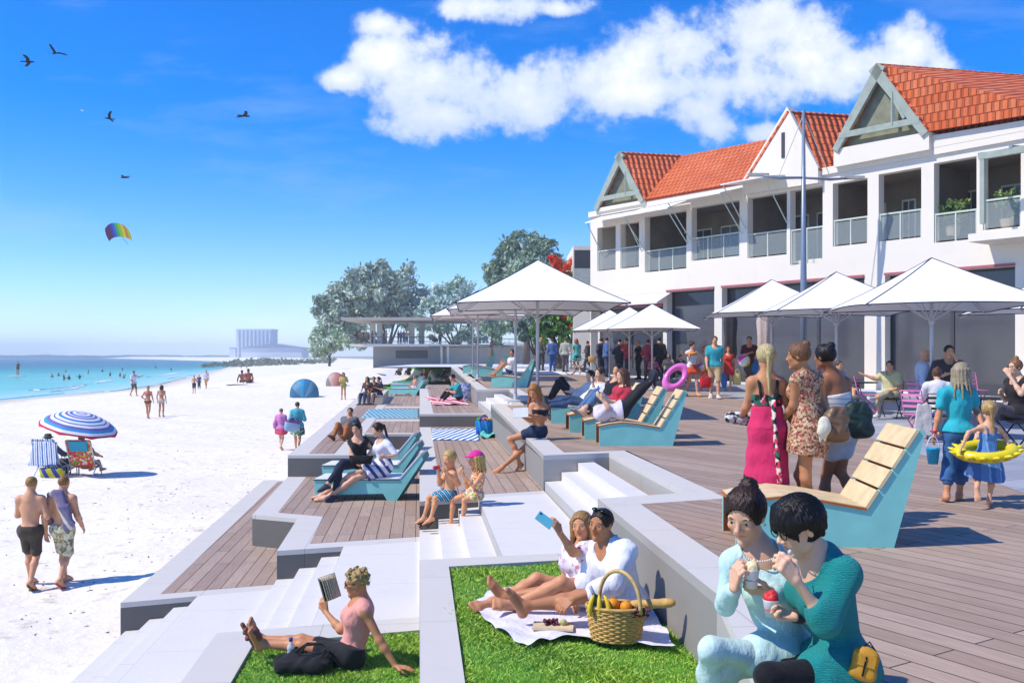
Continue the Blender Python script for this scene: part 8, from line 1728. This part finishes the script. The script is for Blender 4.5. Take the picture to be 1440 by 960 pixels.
X1 = dict(knL=(-.04, .24, .10), anL=(.10, .36, .02), toL=(.14, .45, .02))
seated('man in a pale yellow shirt gesturing, legs crossed, on a black chair', 1252, 588, 82, -40, 'm', SK2, ('short', '#2a201a'), [sm('shirt', '#d8d09a', sl=.6, off=.02), sm('trousers', '#b5a88a', len=1.5), sm('shoes', '#d8d8d8')], None, 'out', CB, 'black café chair under the man in the yellow shirt', True, over=X1)
seated('person in khaki shorts half hidden behind the walking women', 1178, 584, 78, 30, 'm', SK2, ('short', '#5a4a3c'), [sm('shirt', '#b0a8c0', sl=.6), sm('shorts', '#b5a67a', len=.9), sm('shoes', '#6a6a6a')], None, None, CB, 'black café chair behind the three walking women', over=X1)
seated('bald man in sunglasses and a pale blue shirt at the café', 1300, 592, 102, 80, 'm', SK2, ('none', '#6a5a4c'), [sm('shirt', '#c4d8e8', sl=1.2, off=.02), sm('trousers', '#a8b4c4')], None, 'bent', glasses=None) if False else None
p = ong(1300, 592); H = 102 / .78 * p[1] / F; person('bald man in dark glasses and a pale blue shirt sitting near the parasol pole', figure(p + V(0, 0, .25 * H), H, 75, 'sit', None, 'bent', sex='m'), SK2, ('none', '#6a5a4c'), [sm('shirt', '#c4d8e8', sl=1.2, off=.02), sm('trousers', '#a8b4c4')], ppx(p[1]), glasses='dark')
p = seated('man in a dark shirt talking on his phone at the café table', 1334, 596, 112, -10, 'm', SK2, ('short', '#2a201a'), [sm('shirt', '#4a3f42', sl=1.7, off=.02), sm('trousers', '#3a3a40')], 'raise', 'bent', CB, 'black café chair under the man on the phone')
p = seated('woman with a brown updo in a white blouse, back to us at the café table', 1318, 618, 102, 165, 'f', SK2, ('bun', '#6a4a34'), [sm('shirt', '#e8e6e4', sl=.8, off=.02), sm('trousers', '#d8d2c8')], None, None, CB, 'black café chair of the woman in the white blouse')
p = seated('woman in black glasses and a black vest with legs crossed, at the right edge', 1430, 632, 128, -75, 'f', SK1, ('topbun', '#9a6a40'), [sm('vest', '#2a2426', sl=0, hem=0, neck=.06), sm('trousers', '#5f5254', len=1.7)], 'raise', 'bent', CB, 'black café chair of the woman in the black vest', over=dict(knL=(-.05, .24, .12), anL=(.02, .34, -.08), toL=(.02, .42, -.14)), glasses='thin')
b = MB(); c = ong(1318, 622); 
sheetcloth('jacket', [at(1284, 612, c[1] - .1), at(1312, 614, c[1] - .12), at(1310, 572, c[1] - .02), at(1290, 570, c[1] - .0)], cloth('#d9cfc4'), 'beige jacket hung over the chair by the parasol pole', 'jacket', amp=.06, n=(14, 14))
def table(label, px, py, r=.5):
    p = ong(px, py); t = thing('cafe_table', label, 'table', p, 'black café tables'); b = MB(); b.lathe([(.0001, .79), (r, .79), (r, .82), (.0001, .82)], p, 28); part('tabletop', b, BLKM, t); b = MB(); b.tube([p + V(0, 0, .03), p + V(0, 0, .79)], .035, 10); part('stem', b, BLKM, t); b = MB(); b.lathe([(.28, .0), (.28, .02), (.04, .04)], p, 20); part('base', b, BLKM, t); return p
table('round black café table between the woman in black and the man on the phone', 1378, 615, .62); t_ = table('round black café table behind the three walking women', 1206, 580, .5)
for x, y, h_, yaw, c, hr_, sx, lb in ((940, 537, 40, -10, '#d8bfae', ('long', '#8a6a4a', .05), 'f', 'woman with long fair hair sitting at the far café tables'), (957, 538, 40, 20, '#5a5a64', ('short', '#33281f'), 'm', 'man in grey sitting at the far café tables'), (919, 540, 40, 30, '#c46a94', ('long', '#1f1815', .08), 'f', 'dark haired woman in pink sitting in front of the queue')):
    seated(lb, x, y, h_, yaw, sx, SK2, hr_, [sm('shirt', c, sl=.8), sm('trousers', '#6a6470')], None, 'bent', CB, 'black café chair under the ' + lb.split(' sitting')[0])
for x, y, c, lb in ((1027, 545, '#3a3638', 'folded dark parasol standing before the shop window'), (1074, 549, '#d8c4b8', 'folded beige parasol standing before the shop window')):
    p = ong(x, y); t = thing('folded_parasol', lb, 'parasol', p); b = MB(); b.tube([p, p + V(0, 0, 2.2)], .03, 8); b.lathe([(.25, 0), (.25, .06), (.05, .08)], p, 16); part('pole', b, POLEM, t); b = MB(); n = 20; vs = []; lv = ((1.1, .16), (1.3, .22), (1.9, .2), (2.5, .24), (2.9, .16), (3.25, .03))
    for z, r_ in lv:
        for k in range(n): a = 2 * math.pi * k / n; vs.append(p + V(r_ * (1 + .18 * math.cos(a * 5)) * math.cos(a), r_ * (1 + .18 * math.cos(a * 5)) * math.sin(a), z))
    b.add(vs, [(i * n + k, i * n + (k + 1) % n, (i + 1) * n + (k + 1) % n, (i + 1) * n + k) for i in range(5) for k in range(n)]); part('canopy', b, cloth(c), t, True)
# plants on the balconies
for x, y, w, lb in ((1418, 305, 13, 'bushy green potted palm behind the near balcony rail'), (1340, 320, 11, 'small grey-green potted shrub on the near balcony')):
    t0, z0 = fac(x, y + 12, -.6); c = fp(t0, -.6, 5.86 if x < 1400 else 5.86); t = thing('potted_plant', lb, 'plant', c); b = MB(); b.lathe([(.0001, 0), (.2, 0), (.26, .35), (.22, .35), (.0001, .3)], c, 16); part('pot', b, mat('clay_pot', '#b5a08a', .7), t); crown('foliage', [(c + V(0, 0, .75), .42), (c + V(.2, 0, 1.0), .3), (c + V(-.2, 0, .95), .3)], 900, .12, leafmat('#4f6f2f', '#9ab06a', 'pot_leaves'), t, int(x))
# lookout visitors
D = 127.8; zl = at(0, 487, 130)[2] + .31
for i, (x, c, l, lb) in enumerate(((507, '#8a8468', '#7a6a54', 'visitor in khaki leaning on the left end of the lookout rail'), (515, '#9a8a74', '#8a7a66', 'visitor in beige second from the left on the lookout'), (523.5, '#8a6a5a', '#5a4a44', 'tall visitor in brown third from the left on the lookout'), (543, '#a8a4b4', '#8a8494', 'lone visitor in pale grey beside the lookout column'), (560, '#2f4a94', '#2a3a6c', 'visitor in dark blue, left of the group of four on the lookout'), (563.5, '#8a4a54', '#3a4a7a', 'visitor in dull red within the group of four on the lookout'), (568, '#3f7ac4', '#2f5a9c', 'visitor in bright blue within the group of four on the lookout'), (572, '#c9b04a', '#3a4258', 'visitor in yellow, right of the group of four on the lookout'), (619, '#4a4a52', '#3a3a44', 'visitor pushing a pram along the lookout ramp'))):
    p = V(at(x, 0, D)[0], D, zl - (.25 if x > 610 else 0)); person(lb, figure(p, 1.85 if i % 3 else 1.95, 180 - 25 * i, 'stand', 'bent', None, sex='m'), SK3, ('short', '#3a2c22'), [sm('shirt', c), sm('trousers', l)], ppx(D))
p = V(at(612, 0, D)[0], D - .2, zl - .2); pr_ = thing('pram', 'dark pram pushed along the lookout ramp', 'pram', p); b = MB(); b.ball(p + V(0, 0, .75), .42, 10, (1.1, .7, .8)); part('hood', b, cloth('#3a3a44'), pr_, True); b = MB(); b.tube([p + V(.3, 0, .7), p + V(.75, 0, 1.05)], .03, 5); b.tube([p + V(-.3, 0, .2), p + V(.2, 0, .7)], .03, 5); part('frame', b, BLKM, pr_)
for a in (-.3, .3): b = MB(); b.torus(p + V(a, 0, .2), .17, .04, (V(1, 0, 0), V(0, 0, 1), V(0, -1, 0)), 14, 5); part('wheel', b, BLKM, pr_)
